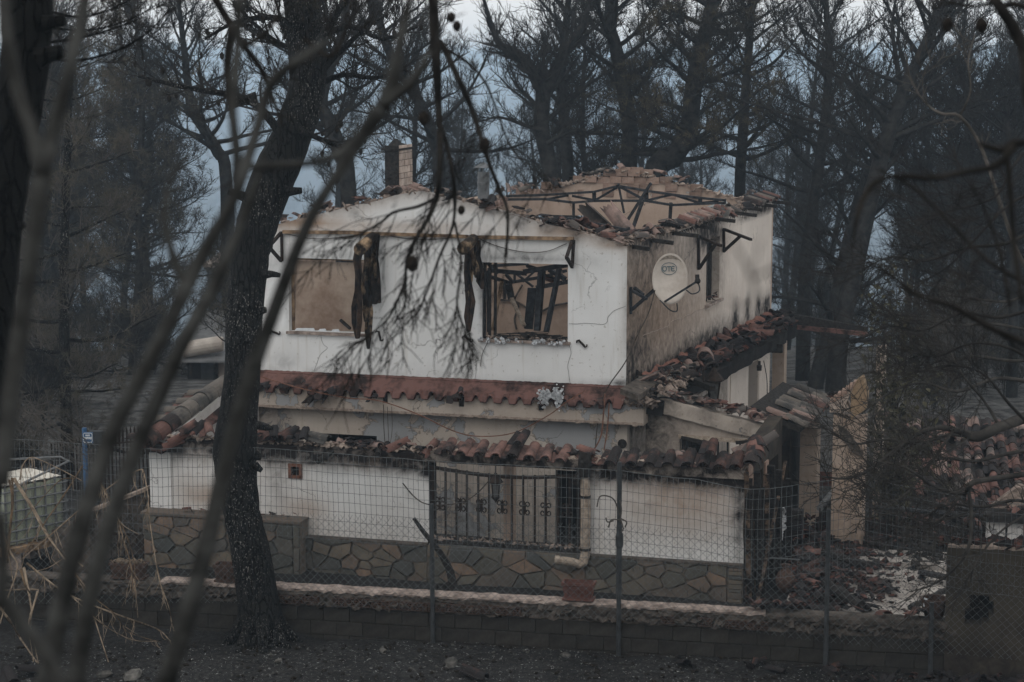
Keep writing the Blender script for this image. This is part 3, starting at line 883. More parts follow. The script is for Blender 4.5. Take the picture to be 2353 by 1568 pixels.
# windows of the upper storey ------------------------------------------
def frame_bars(name, pl, h, off, w, m, parent, dep=.05):
    mb = MB(); s0, s1, z0, z1 = h
    mb.bar(pl.P(s0 + w / 2, z0, off), pl.P(s0 + w / 2, z1, off), w, dep, nf)
    mb.bar(pl.P(s1 - w / 2, z0, off), pl.P(s1 - w / 2, z1, off), w, dep, nf)
    mb.bar(pl.P(s0 + w, z1 - w / 2, off), pl.P(s1 - w, z1 - w / 2, off), dep, w, UP)
    return mb.build(name, m, parent)
mb = MB()                                         # swollen board left in the first window
n = 14; outer = []
for k in range(2):
    for j in range(n + 1):
        for i in range(n + 1):
            s = w1[0] + .07 + (w1[1] - w1[0] - .10) * i / n + .05 * (j / n) * (1 - i / n)
            z = w1[2] + .03 + (w1[3] - w1[2] - .10) * j / n
            o = -.10 + .05 * math.sin(3.1 * i / n) * math.sin(3.1 * j / n) - .05 * j / n
            mb.v.append(tuple(FR.P(s, z, o - .015 * k)))
nn = (n + 1)
for j in range(n):
    for i in range(n):
        a = j * nn + i
        mb.f.append((a, a + 1, a + 1 + nn, a + nn)); a += nn * nn
        mb.f.append((a, a + nn, a + 1 + nn, a + 1))
mb.build('window_board', M['board'], HOUSE, smooth=True)
mb = MB()
for a, b in ((w1[0] + .55, w1[0] + .72), (w1[0] + .80, w1[0] + .98), (w1[0] + .1, w1[0] + .5)):
    mb.prism([FR.P(a, w1[2] + .02, -.03), FR.P(b, w1[2] + .02, -.03), FR.P(b - .03, w1[2] + .07, -.03), FR.P(a + .04, w1[2] + .06, -.03)], nf * .01)
mb.build('melted_rim', M['paint_white'], HOUSE)
mb = MB(); mb.bar(FR.P(-5.30, 3.86, -.02), FR.P(-5.08, 3.72, .07), .045); mb.build('charred_stub', M['char'], HOUSE)
frame_bars('window_frame', FR, (w1[0] - .005, w1[1] + .005, w1[2], w1[3] + .01), -.17, .05, M['wood'], HOUSE)
mb = MB(); mb.bar(FR.P(w1[0] - .04, w1[2] - .02, .005), FR.P(w1[1] + .04, w1[2] - .02, .005), .12, .045); mb.build('window_sill', M['coping'], HOUSE)
mb = MB(); mb.bar(FR.P(w2[0] - .05, w2[2] - .025, .005), FR.P(w2[1] + .05, w2[2] - .025, .005), .13, .05); mb.build('window_sill', M['coping'], HOUSE)
for ds_ in (.03, .11, .20):
    mb = MB(); mb.bar(FR.P(w2[0] + ds_, w2[2], -.05 - ds_ * .5), FR.P(w2[0] + ds_ + .01, w2[3] - .02, -.06 - ds_ * .5), .045, .05, nf); mb.build('window_frame', M['char'], HOUSE)
W2 = lambda x, y: ((1880 + x / 3.92) / 1.7407, (1000 + y / 3.92) / 1.7407)
def w2bar(name, x0, y0, x1, y1, o0, o1, w, m='steel'):
    mb = MB(); mb.bar(FR.hit(*W2(x0, y0), o0), FR.hit(*W2(x1, y1), o1), w, w * .6); return mb.build(name, M[m], HOUSE)
for a in ((290, 330, 295, 1290, -.4, -.3, .07), (500, 490, 355, 1265, -.8, -.6, .06, 'wood'), (1110, 330, 1045, 1270, -.9, -.7, .10), (1150, 330, 1070, 1265, -1.0, -.8, .08), (1400, 290, 1195, 1290, -.8, -.6, .10),
          (600, 540, 650, 770, -1.8, -1.8, .16), (650, 760, 850, 1190, -1.6, -1.2, .07, 'pvc'), (975, 600, 915, 1240, -1.9, -1.7, .15), (300, 320, 860, 370, -.9, -1.5, .13), (860, 340, 1530, 235, -1.2, -1.0, .15),
          (310, 420, 620, 520, -1.3, -2.0, .09), (620, 515, 1110, 430, -2.0, -1.8, .10), (1110, 430, 1500, 330, -1.8, -1.6, .09), (720, 370, 990, 580, -2.3, -2.3, .06), (830, 500, 1000, 350, -2.2, -2.2, .06), (1240, 310, 1500, 460, -1.4, -1.4, .12),
          (1060, 590, 1530, 500, -2.4, -2.2, .14), (260, 190, 400, 330, -1, -1.2, .07), (400, 200, 420, 380, -1.2, -1.2, .07), (560, 380, 680, 520, -1.6, -1.6, .08), (540, 520, 545, 770, -2.6, -2.6, .08), (370, 250, 900, 215, -1.5, -1.3, .09), (700, 375, 700, 520, -1.7, -1.7, .08)):
    w2bar('fallen_strut', *a)
mb = MB(); mb.tube(smoothpath([CW.hit(*W2(x, y), .05) for x, y in ((450, 780), (660, 800), (800, 850), (980, 970), (1100, 970), (1300, 880), (1540, 830))], 4), .022); mb.build('conduit', M['cable'], HOUSE)
mb = MB(); mb.tube(smoothpath([CW.hit(*W2(x, y), .06) for x, y in ((820, 550), (700, 780), (760, 880), (700, 1080), (730, 1250))], 4), .02); mb.build('conduit', M['cable'], HOUSE)
inst('ridge_tile', rt, Matrix.Translation(FR.hit(*W2(1370, 320), -1.6)) @ rotm(1.2, .3, 1.0) @ Matrix.Scale(.6, 4), HOUSE)
for x, y in ((1230, 440), (1250, 490), (960, 290)):
    inst('tile_shard', TILE['tile'][1], Matrix.Translation(FR.hit(*W2(x, y), -1.6)) @ rotm(.3, .6, 1.2) @ Matrix.Scale(.7, 4), HOUSE)
r = random.Random(14); mb = MB()                   # charred laths heaped on the sill
for i in range(70):
    a = r.uniform(w2[0] + .15, w2[1] - .3); L = r.uniform(.15, .6)
    z = w2[2] + .02 + r.uniform(0, .12) * (1 - abs(a - -1.85) / 1.1)
    mb.bar(FR.P(a, z, r.uniform(-.2, .06)), FR.P(min(a + L, w2[1] - .02), z + r.uniform(-.06, .03), r.uniform(-.2, .06)), r.uniform(.012, .03), .012)
mb.build('charred_laths', M['char'], HOUSE, kind='stuff')
scatter_rubble('window_debris', M['rubble_pale'], [(FR.P(s, w2[2] + .03, -.05), df * .1, nf * .1, 9) for s in np.arange(w2[0] + .1, w2[1], .12)], HOUSE, 33, (.012, .04))
mb = MB()                                          # molten aluminium drops along the sill
for i in range(46):
    a = r.choice((r.gauss(-2.25, .22), r.gauss(-1.45, .2), r.uniform(w2[0], w2[1])))
    if not w2[0] - .02 < a < w2[1] + .02: continue
    c = FR.P(a, w2[2] - .01 + r.uniform(-.045, .03), .06 + r.uniform(0, .03)); s = r.uniform(.012, .03)
    rr = rotm(r.random() * 3, r.random() * 3, r.random() * 3).to_3x3()
    mb.obox(c, rr @ V((s, 0, 0)), rr @ V((0, s * .8, 0)), rr @ V((0, s * .3, s * 1.2)))
mb.build('molten_metal', M['foil'], HOUSE, kind='stuff')

# timber rail, brackets, shutter dogs, wires on the front -----------------
for a, b in (((650, 533), (815, 535)), ((815, 536), (1075, 544)), ((1077, 545), (1170, 546)), ((1172, 546.5), (1318, 549))):
    mb = MB(); mb.bar(FR.hit(*a, .05), FR.hit(*b, .05), .06, .06); mb.build('timber_rail', M['wood'], HOUSE)
def bracket(pts, pl, w=.05):
    mb = MB()
    for a, oa, b, ob in pts: mb.bar(pl.hit(*a, oa), pl.hit(*b, ob), w)
    return mb.build('awning_bracket', M['iron'], HOUSE)
bracket([((647, 538), .03, (648, 600), .03), ((620, 570), .5, (646, 600), .03), ((620, 565), .5, (646, 535), .03)], FR)
bracket([((1318, 552), .03, (1315, 612), .03), ((1315, 552), .04, (1301, 594), .55), ((1302, 592), .5, (1315, 614), .03)], FR)
bracket([((1605, 543), .03, (1606, 620), .03), ((1605, 543), .03, (1657, 565), .75), ((1607, 617), .03, (1645, 560), .6)], SD)
bracket([((1663, 527), .03, (1664, 580), .03), ((1663, 527), .03, (1726, 551), .95), ((1664, 577), .03, (1702, 542), .6)], SD)
for u, v, a in ((632, 765, 0), (872, 772, 1.0), (1075, 779, .35), (1337, 790, .45)):
    c = FR.hit(u, v, .03); x = df * math.cos(a) - UP * math.sin(a); y = df * math.sin(a) + UP * math.cos(a)
    mb = MB(); mb.tube([c - x * .09 - y * .035, c - x * .10 + y * .0, c - x * .07 + y * .03, c - x * .03 + y * .012, c + x * .04 - y * .01, c + x * .08 - y * .03, c + x * .10, c + x * .085 + y * .03], [.012, .016, .02, .022, .022, .018, .014, .01], 6)
    mb.build('shutter_holder', M['iron'], HOUSE)
def wire(name, pts, pl=None, off=.02, r_=.008, m='cable', parent=HOUSE, n=4):
    P = [pl.hit(*p[:2], p[2] if len(p) > 2 else off) if pl else V(p) for p in pts]
    mb = MB(); mb.tube(smoothpath(P, 5), r_, n); return mb.build(name, M[m], parent)
wire('wire', [(650, 536), (720, 549), (790, 545), (838, 537)], FR, .03)
wire('wire', [(868, 538), (950, 550), (1030, 548), (1070, 541)], FR, .03)
wire('wire', [(1085, 542), (1140, 565), (1200, 579), (1255, 578), (1302, 560)], FR, .03)
wire('wire', [(600, 866), (700, 895), (800, 915), (870, 921), (960, 952), (1040, 990), (1100, 1003), (1180, 995), (1260, 955), (1300, 925), (1345, 898)], FR, .55, .012, 'copper')
wire('wire', [(1505, 667), (1490, 720), (1465, 770), (1437, 832), (1400, 885), (1382, 925), (1372, 985), (1368, 1030)], FR, .25, .013)
wire('wire', [(1390, 905), (1386, 960), (1378, 1010), (1345, 1062)], FR, .5, .016, 'copper')
wire('wire', [(1400, 925), (1396, 980), (1388, 1035)], FR, .5, .014, 'copper')
wire('wire', [(881, 930), (882, 980), (886, 1038)], FR, .35, .009); wire('wire', [(890, 935), (892, 985), (895, 1040)], FR, .35, .007)
wire('wire', [(900, 935), (901, 990), (893, 1035)], FR, .35, .006)
for pts in ([(737, 768), (742, 790), (752, 800), (738, 812), (730, 830), (722, 852)], [(1307, 790), (1312, 812), (1305, 842), (1311, 884)], [(1308, 745), (1350, 743), (1390, 745), (1398, 728), (1415, 712), (1438, 704)], [(1090, 800), (1094, 840), (1092, 870)]):
    mb = MB(); q = smoothpath([FR.hit(u, v, .004) for u, v in pts], 6)
    mb.tube([p + df * .012 * noise.noise(p * 9) + UP * .012 * noise.noise(p * 7) for p in q], .003, 4); mb.build('wall_crack', M['char'], HOUSE)
q = smoothpath([SD.hit(u, v, .006) for u, v in ((1478, 771), (1500, 762), (1530, 752), (1545, 738), (1575, 728), (1600, 716), (1618, 708))], 8); mb = MB()
mb.tube([p + UP * .03 * noise.noise(p * 6) for p in q], .007, 4); mb.build('wall_crack', M['mortar'], HOUSE)
wire('wire', [(1120, 788), (1108, 815), (1104, 842)], FR, .03, .008)
wire('wire', [(1755, 830), (1762, 870), (1763, 905)], SD, .5, .012)
# ------------------------------------------------------------------ satellite dish (a thing of its own, bolted to the side wall)
dc = SD.hit(1540, 641, .75)
DISH = thing('satellite_dish', 'large round satellite dish with a dark oval logo on the sooty side wall', 'satellite dish', dc)
dn = (V((0.10, -1.0, .30))).normalized()     # the dish looks towards the camera, a little up
dx = dn.cross(UP).normalized() * -1; dy = dn.cross(dx).normalized()
if dy.z < 0: dy = -dy
dx = dy.cross(dn).normalized()
px_m = 4500 / (dc - CAMP).length
ra, rb = 42.5 / px_m, 59.5 / px_m
tilt = R(-12)
def dpt(a, k, o):
    x, y = ra * k * math.cos(a), rb * k * math.sin(a)
    x, y = x * math.cos(tilt) * 1.0 - y * math.sin(tilt) * .45, y * 1.0 + x * math.sin(tilt) * .5
    return dc + dx * x + dy * y + dn * o
mb = MB(); NA, NK = 40, 9
for back in (0, 1):
    for j in range(NK + 1):
        k = j / NK
        for i in range(NA):
            mb.v.append(tuple(dpt(i / NA * 6.28319, max(k, .002), -.10 * (1 - k * k) - (.012 if back else 0) + (.012 if j == NK else 0))))
st = NA * (NK + 1)
for j in range(NK):
    for i in range(NA):
        a, b2 = j * NA + i, j * NA + (i + 1) % NA
        mb.f.append((a, b2, b2 + NA, a + NA)); mb.f.append((a + st, a + NA + st, b2 + NA + st, b2 + st))
for i in range(NA):
    a, b2 = NK * NA + i, NK * NA + (i + 1) % NA
    mb.f.append((a, b2, b2 + st, a + st))
refl = mb.build('reflector', M['dish'], DISH, smooth=True)
mb = MB()                                     # soot lip along the top
for i in range(16):
    a0, a1 = R(38 + i * 7), R(38 + i * 7 + 7.2)
    q_ = lambda t: .97 - .17 * math.sin(math.pi * t / 16) + .04 * noise.noise(V((t * .9, 1, 0)))
    d0, d1 = q_(i), q_(i + 1)
    mb.quad(dpt(a0, .985, -.000), dpt(a1, .985, -.000), dpt(a1, d1, -.10 * (1 - d1 * d1) + .004), dpt(a0, d0, -.10 * (1 - d0 * d0) + .004))
mb.build('scorched_rim', simple('scorched_paint', (.10, .085, .07), (.32, .27, .22), 16, .9, .6), DISH, kind=None)
lc = dpt(R(98), .42, -.083)
def drape(mb):                                # lay the print on the curved reflector
    for i, p in enumerate(mb.v):
        q = V(p) - dc; x, y, o = q.dot(dx), q.dot(dy), q.dot(dn)
        k = min(1, math.hypot(x / ra, y / rb))
        b_ = (o - (-.083)) * .15
        mb.v[i] = tuple(dc + dx * x + dy * y + dn * (-.10 * (1 - k * k) + .010 + b_))
mb = MB()
ro = [(1.0, .70), (.925, .635)]
for i in range(36):
    a, b2 = i / 36 * 6.2832, (i + 1) / 36 * 6.2832
    P = lambda t, q: lc + dx * (.138 * q[0] * math.cos(t)) + dy * (.152 * q[1] * math.sin(t)) + dn * .012
    mb.quad(P(a, ro[0]), P(b2, ro[0]), P(b2, ro[1]), P(a, ro[1]))
drape(mb); mb.build('logo_ring', M['logo'], DISH)
def letters(mb, strokes, c, x, y, n, s, w, th=.004):
    for pl_ in strokes:
        for (a, b2), (c2, d2) in zip(pl_, pl_[1:]):
            p, q = c + x * (a * s) + y * (b2 * s), c + x * (c2 * s) + y * (d2 * s)
            e = (q - p).normalized() * (w * .42)
            mb.bar(p - e + n * (th * (1 + .04 * (len(mb.f) % 7))), q + e + n * (th * (1 + .04 * (len(mb.f) % 7))), w, th, n)
arc = lambda cx, cy, rx, ry, a0, a1, n=10: [(cx + rx * math.cos(R(a0 + (a1 - a0) * i / n)), cy + ry * math.sin(R(a0 + (a1 - a0) * i / n))) for i in range(n + 1)]
mb = MB()
letters(mb, [arc(-.95, 0, .42, .5, 0, 360, 16)], lc, dx, dy, dn, .082, .0135, .014)
letters(mb, [[(-.42, .45), (.40, .45)], [(0, .45), (0, -.48)]], lc, dx, dy, dn, .082, .0135, .014)
letters(mb, [arc(.86, 0, .40, .5, 50, 310, 12), [(.50, 0), (1.02, 0)]], lc, dx, dy, dn, .082, .0135, .014)
drape(mb); mb.build('logo_letters', M['logo'], DISH)
mb = MB()
A = SD.hit(1452, 712, .04); B = SD.hit(1452, 668, .04)
mb.bar(A, dpt(R(205), .55, -.12), .055); mb.bar(B, SD.hit(1487, 688, .34), .045); mb.bar(SD.hit(1450, 660, .03), SD.hit(1450, 722, .03), .04)
mb.bar(SD.hit(1458, 662, .03), SD.hit(1478, 678, .25), .05)
mb.build('mount', M['steel'], DISH)
low = dpt(R(272), 1.0, 0.02); tip = dc + dx * (52 / px_m) + dy * (-16 / px_m) + dn * .42
mb = MB(); mb.bar(dpt(R(255), .95, .02), tip, .035); mb.tube(smoothpath([dpt(R(240), 1.0, .0), low - dy * .10, low - dy * .12 + dx * .12, dpt(R(290), 1.05, .15)], 4), .012, 5)
mb.tube(smoothpath([tip + dy * .02, tip - dy * .16 + dx * .03, tip - dy * .22 - dx * .1, tip - dy * .15 - dx * .2], 4), .012, 5)
mb.build('feed_arm', M['steel'], DISH)
mb = MB(); mb.tube([tip - dn * .03, tip + dn * .02, tip + dn * .1], [.035, .055, .03], 8); mb.obox(tip + dy * .06, dx * .03, dy * .05, dn * .035); mb.build('receiver', M['char'], DISH)

# ------------------------------------------------------------------ burnt awnings hanging on the front
def awning(label, cols, roll):
    root = thing('burnt_awning', label, 'awning', FR.hit(*roll[0][:2], .1), 'burnt awnings hanging down the front wall')
    for k, (pts, w, o, m_) in enumerate(cols):
        P = [FR.hit(*p, o) for p in pts]; mb = MB(); r = random.Random(k * 7 + len(pts))
        n = len(P)
        for sd in (0, 1):
            for i, p in enumerate(P):
                ww = w * (1 + .35 * noise.noise(V((i * .8, k * 3.1, sd)))) * (1 if i < n - 1 else .45)
                fold = .05 * math.sin(i * 1.3 + k)
                for t in (-1, -.33, .33, 1):
                    mb.v.append(tuple(p + df * (t * ww) + nf * (fold + .05 * math.cos(t * 4 + i) - .02 * sd)))
        for sd in (0, 1):
            b = sd * n * 4
            for i in range(n - 1):
                for t in range(3):
                    a = b + i * 4 + t
                    mb.f.append((a, a + 1, a + 5, a + 4) if sd else (a, a + 4, a + 5, a + 1))
        mb.build('cloth_strip', M[m_], root)
    mb = MB(); mb.tube([FR.hit(*roll[0][:2], .12), FR.hit(*roll[1][:2], .75)], [.10, .115], 10); mb.build('awning_roll', M['canvas'], root)
    return root
dz = lambda u, us, v0, v1, n=7: [(u + (us - u) * i / (n - 1) + 3 * math.sin(i * 1.9 + u), v0 + (v1 - v0) * i / (n - 1)) for i in range(n)]
awning('longer burnt awning hanging in charred strips over the boarded window',
       [(dz(826, 819, 560, 778), .085, .42, 'canvas_burnt'), (dz(842, 849, 548, 802), .055, .36, 'canvas'), (dz(851, 856, 545, 700), .10, .22, 'canvas_burnt'), (dz(862, 868, 540, 698), .06, .14, 'canvas_burnt'), (dz(836, 838, 580, 740), .035, .40, 'canvas'), (dz(857, 859, 542, 640), .05, .30, 'canvas')],
       [(856, 545), (826, 574)])
awning('shorter burnt awning in a single charred strip beside the open window',
       [(dz(1075, 1079, 560, 762), .075, .40, 'canvas_burnt'), (dz(1082, 1077, 555, 690), .04, .33, 'canvas'), (dz(1094, 1108, 552, 665), .06, .16, 'canvas_burnt'), (dz(1087, 1094, 552, 640), .05, .22, 'canvas')],
       [(1088, 550), (1064, 572)])

# ------------------------------------------------------------------ red mortar fillet where the porch roof met the wall
mb = MB(); n = 460
for i in range(n + 1):
    s = -LF + .02 + (LF + .02) * i / n
    sc = max(0, math.sin(s * math.pi * 2 / .27 + .5 * noise.noise(V((s * 2, 0, 9))))) ** .55 * (1 + .5 * noise.noise(V((s * 3, 5, 5))))
    br = .05 * noise.noise(V((s * 1.3, 4, 0)))
    row = [(.012, 2.885), (.035, 2.86), (.12 + br * .3, 2.80 + .01 * noise.noise(V((s * 9, 0, 0)))), (.24, 2.71 + .025 * noise.noise(V((s * 5, 1, 0)))), (.36, 2.625 + .07 * sc), (.40 + br, 2.545 + .125 * sc + br * .6), (.37 + br, 2.525 + .125 * sc + br * .6), (.02, 2.58)]
    for o, z in row:
        mb.v.append(tuple(FR.P(s, z + .012 * noise.noise(V((s * 14, o * 20, 2))), o)))
k = 8
for i in range(n):
    for j in range(k - 1):
        a = i * k + j
        mb.f.append((a, a + 1, a + 1 + k, a + k))
mb.build('mortar_fillet', M['flash'], HOUSE)
mb = MB()                                    # cracked upper lip
for s in np.arange(-LF, -.1, .24):
    mb.bar(FR.P(s, 2.845 + .012 * math.sin(s * 7), .055), FR.P(s + .23, 2.845 + .012 * math.sin(s * 7 + 2), .05), .035, .02)
mb.build('mortar_lip', M['flash'], HOUSE, kind='stuff')
# tile ends sticking out below the fillet
r = random.Random(17)
for u, v, sc, c in ((735, 918, 1.2, 'tile'), (712, 905, .9, 'tile'), (758, 905, .9, 'tile_burnt'), (700, 882, .6, 'tile'), (648, 893, .9, 'tile_burnt'), (1022, 912, .9, 'tile'), (1050, 917, .8, 'tile'), (1062, 903, .8, 'tile'), (1232, 925, .6, 'tile'), (1378, 930, .8, 'tile'), (1330, 915, .6, 'tile_burnt'), (860, 915, .6, 'tile_burnt'), (610, 890, .7, 'tile_burnt')):
    p = FR.hit(u, v, .45)
    inst('tile_shard', r.choice(SHARD[c]), frame(df, -nf, UP, p) @ rotm(.35, r.uniform(-.3, .3), r.uniform(-.3, .3)) @ Matrix.Scale(sc * 1.3, 4), HOUSE)

# ring beam under it, with the sockets of burnt rafters
def peel_mask(s, z):
    return max(0, .25 * noise.noise(V((s * .6, z, 7)))) + max(0, .5 - (2.62 - z) * 3.2) * .6, .22 + .4 * noise.noise(V((s * .5, z, 3))), .60 + .55 * noise.noise(V((s * .9, z * 2.5, 1)))
sock = [(s - .05, s + .05, 2.42, 2.60) for s in (FR.sz(u, 940, .3)[0] for u in (715, 885, 1060, 1243))]
wall('ring_beam', FR, -LF, .38, 2.28, lambda s: 2.60 + rag(s, 6, .02), sock, .24, M['peeled'], HOUSE, peel_mask, .1, off=.30, seed=6)
for s0, s1, z0, z1 in sock:
    mb = MB(); c = FR.P((s0 + s1) / 2, z0 + .08, .2); mb.obox(c, df * .06, nf * .05, UP * .1); mb.build('rafter_stub', M['char'], HOUSE)
mb = MB()                                    # broken drip edge
for s in np.arange(-LF, .34, .085):
    h = .012 + .018 * (noise.noise(V((s * 8, 3, 3))) + .6)
    mb.obox(FR.P(s + .04, 2.278 - h * .5, .29 + .01 * noise.noise(V((s * 20, 0, 0)))), df * .0425, nf * .02, UP * h)
mb.build('drip_edge', M['mortar'], HOUSE, kind='stuff')
EB = Plane(FR.P(.38, 0, .30), ds, ns)        # the beam's return along the side
wall('ring_beam', EB, .0, 2.0, lambda s: 2.24 + .04 * s, lambda s: 2.60 + .05 * s + rag(s, 7, .05), [], .34, M['peeled'], HOUSE, lambda s, z: (.25 + .3 * noise.noise(V((s * 2, z * 2, 7))), .3, .45), .1, seed=7)

# ground-floor front wall behind the porch
mh = []
a, b_ = FR.sz(741, 996, .08), FR.sz(866, 1016, .08)
mh.append((a[0], b_[0], b_[1] - .1, a[1]))
a, b_ = FR.sz(1276, 1080, .08), FR.sz(1328, 1238, .08)
mh.append((a[0], b_[0], YARD, a[1]))
wall('wall', FR, -LF, FR.sz(1443, 1000)[0], YARD, 2.28, mh, .22, M['peeled'], HOUSE,
     lambda s, z: (max(0, .3 - (2.28 - z) * .8) + (.25 if s < -6.2 else 0) + min(.36, max(0, (1.9 - z) * .5)), .10 + .3 * noise.noise(V((s * .5, z * .7, 13))), .66 + .45 * noise.noise(V((s * .8, z * 1.2, 21)))), .12, off=.08, seed=8)  # lower part darkened: porch shade put into the soot channel
mb = MB(); mb.prism([FR.P(-LF, YARD - .02, .1), FR.P(2.4, YARD - .02, .1), PF.P(2.4, YARD - .02, -.2), PF.P(-LF - 1, YARD - .02, -.2)], (0, 0, .34)); mb.build('porch_floor', M['terrace'], HOUSE)
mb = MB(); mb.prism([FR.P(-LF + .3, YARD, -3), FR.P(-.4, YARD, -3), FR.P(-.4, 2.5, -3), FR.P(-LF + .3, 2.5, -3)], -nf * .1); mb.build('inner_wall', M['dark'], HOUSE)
mb = MB(); c = FR.hit(1430, 1020, .09); mb.tube([c + nf * .005, c + nf * .03], [.085, .075], 12); mb.build('pipe_hole', M['char'], HOUSE)

# wing to the right of the corner: wall with a window, its roof slope burnt off
ext_z = lambda s: interp([(.72, 2.67), (2.43, 2.29)], s)
wa, wb = FR.sz(1562, 1000), FR.sz(1731, 1052)
wall('wall', FR, .36, 2.50, YARD, lambda s: ext_z(s) + rag(s, 8, .015), [(wa[0], wb[0], wb[1] - .45, wa[1])], .22, M['peeled'], HOUSE,
     lambda s, z: (.20 + max(0, .75 - (s - .35) * .8) + .12 * noise.noise(V((s * 2, z * 2, 3))) + (.2 if z > ext_z(s) - .05 else 0), .22, .52 + .4 * noise.noise(V((s * 1.4, z * 2, 11)))), .09, seed=9)  # shading painted into the soot channel, darkest beside the house corner
mb = MB()
P0, P1 = [FR.P(s, ext_z(s) - .26, .012) for s in (.72, 2.5)], [FR.P(s, ext_z(s) - .01, .012) for s in (.72, 2.5)]
wall('ring_beam', FR, .62, 2.52, lambda s: ext_z(s) - .25 + rag(s, 10, .018), lambda s: ext_z(s) + .015 + rag(s, 11, .01), [], .10, M['peeled'], HOUSE, lambda s, z: (.28 + max(0, .4 - (s - .6)) + .3 * noise.noise(V((s * 3, z * 3, 0))), .15, .55), .09, off=.08, seed=10)
RW = Plane(FR.P(2.5, 0), ds, ns)
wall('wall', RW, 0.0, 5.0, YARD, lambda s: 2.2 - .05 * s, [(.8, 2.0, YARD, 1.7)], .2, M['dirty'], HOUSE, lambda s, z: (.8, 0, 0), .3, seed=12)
mb = MB(); cz = wa[1] - .02
mb.bar(FR.P(wa[0] - .02, cz, .02), FR.P(wb[0] + .1, cz - .03, .02), .07, .07); mb.build('window_lintel', M['pvc'], HOUSE)
for s, w_ in ((wa[0] + .08, .06), (wa[0] + .17, .05), (wa[0] + .42, .04), (wa[0] + .66, .035), (wa[0] + .83, .03), (wa[0] + 1.05, .03), (wa[0] + 1.2, .04)):
    mb = MB(); mb.bar(FR.P(s, cz - .06, -.08), FR.P(s + .01, cz - .55, -.08), w_, .05, nf); mb.build('window_bar', M['char'], HOUSE)
for (u0, v0), (u1, v1) in (((1567, 1005), (1620, 1018)), ((1692, 1017), (1745, 1013))):
    mb = MB(); mb.bar(FR.hit(u0, v0, .03), FR.hit(u1, v1, .10), .09, .06); mb.build('hanging_board', M['char'], HOUSE)
SH = lambda u0, v0, u1, v1, n, kinds, seed, pl, off=0, sp=.06, fl=.4, sz=1.0, sh=.6: tile_line([pl.hit(u0, v0, off), pl.hit(u1, v1, off)], n, kinds, HOUSE, seed, sp, fl, sz, sh)
SH(1535, 915, 1620, 925, 10, ['tile_pale', 'tile_grey', 'tile'], 61, FR, -.1, .1)
SH(1600, 920, 1700, 950, 11, ['tile_pale', 'tile'], 62, FR, -.05, .05, .3, .9)
SH(1690, 945, 1765, 968, 11, ['tile_pale', 'tile'], 63, FR, -.05, .06, .3, 1.0)
for i, u in enumerate((1580, 1612, 1640, 1752, 1773)):
    inst('ridge_tile', barrel(.30, M['tile_pale'], .10, .01, i, (175, 5), 'ridge_tile', 7), frame(-nf, df, UP, FR.hit(u, 905 + (u - 1540) * .28, -.2)) @ rotm(-.22, 0, r.uniform(-.15, .15)), HOUSE)

# eave slab along the side wall, tile rubble on it
mb = MB(); slab = []
for s in np.arange(-.1, 12.6, .3):
    zb = 2.86 - .018 * s
    o = .72 + .10 * noise.noise(V((s * 1.4, 2, 2)))
    for oo, z in ((0.0, zb), (o, zb - .20), (o - .02, zb - .46), (0.0, zb - .40)):
        mb.v.append(tuple(SD.P(s, z + .02 * noise.noise(V((s * 5, oo * 5, 0))), oo)))
m_ = len(mb.v) // 4
for i in range(m_ - 1):
    for j in range(4):
        a, b_ = i * 4 + j, i * 4 + (j + 1) % 4
        mb.f.append((a, b_, b_ + 4, a + 4))
mb.f += [(0, 3, 2, 1), tuple(len(mb.v) - 4 + i for i in range(4))]
mb.build('eave_slab', M['dark'], HOUSE)
mb = MB()                                   # red mortar smear along the wall foot
for s in np.arange(.6, 12.2, .12):
    zb = 2.86 - .018 * s
    h = .05 + .10 * max(0, .4 + noise.noise(V((s * 2.2, 8, 0))))
    mb.add([SD.P(s, zb + h, .006), SD.P(s + .12, zb + .05 + .10 * max(0, .4 + noise.noise(V(((s + .12) * 2.2, 8, 0)))), .006), SD.P(s + .12, zb - .03, .25), SD.P(s, zb - .03, .25)], [(0, 1, 2, 3)])
mb.build('mortar_smear', simple('pink_mortar', (.13, .06, .045), (.26, .13, .10), 8, .95, .8, detail=8), HOUSE)
for i, (s0, n_, kinds, sz_) in enumerate(((.2, 20, ['tile_grey', 'tile_pale', 'tile_burnt'], 1.1), (1.6, 20, ['tile_pale', 'tile', 'tile_grey'], 1.1), (3.2, 24, ['tile', 'tile_burnt', 'tile_burnt'], 1.1), (5.0, 24, ['tile', 'tile_burnt', 'tile_burnt'], 1.15), (6.8, 24, ['tile', 'tile_burnt'], 1.2), (8.6, 20, ['tile', 'tile_burnt'], 1.2), (10.4, 20, ['tile', 'tile_burnt', 'tile_burnt'], 1.25))):
    tile_line([SD.P(s0, 2.84 - .02 * s0, .38), SD.P(s0 + 1.8, 2.80 - .02 * s0, .42)], n_, kinds, HOUSE, 70 + i, .26, .55, sz_, .62)
for o_, k_ in ((3.55, 0), (3.62, 1), (3.70, 2)):   # a stack of barrel tiles slid together
    inst('roof_tile', barrel(.38, M['tile_pale'], .15, .01, 9, (176, 4), 'roof_tile', 9), frame(ns, ds, UP, SD.P(o_ - .3, 2.98 - .035 * k_, .62)) @ rotm(.12, 0, .25), HOUSE)
scatter_rubble('rubble', M['rubble'], [(SD.P(s, 2.80 - .02 * s, .40), ds * .3, ns * .30, 34) for s in np.arange(1.4, 12.2, .45)], HOUSE, 77, (.03, .10))
scatter_rubble('rubble', M['rubble_pale'], [(SD.P(s, 2.78 - .02 * s, .40), ds * .3, ns * .35, 26) for s in np.arange(.1, 2.2, .4)] + [(FR.P(.30, 2.62, .12), df * .25, nf * .2, 60)], HOUSE, 78, (.03, .10))
mb = MB()                                   # cement fillet at the corner
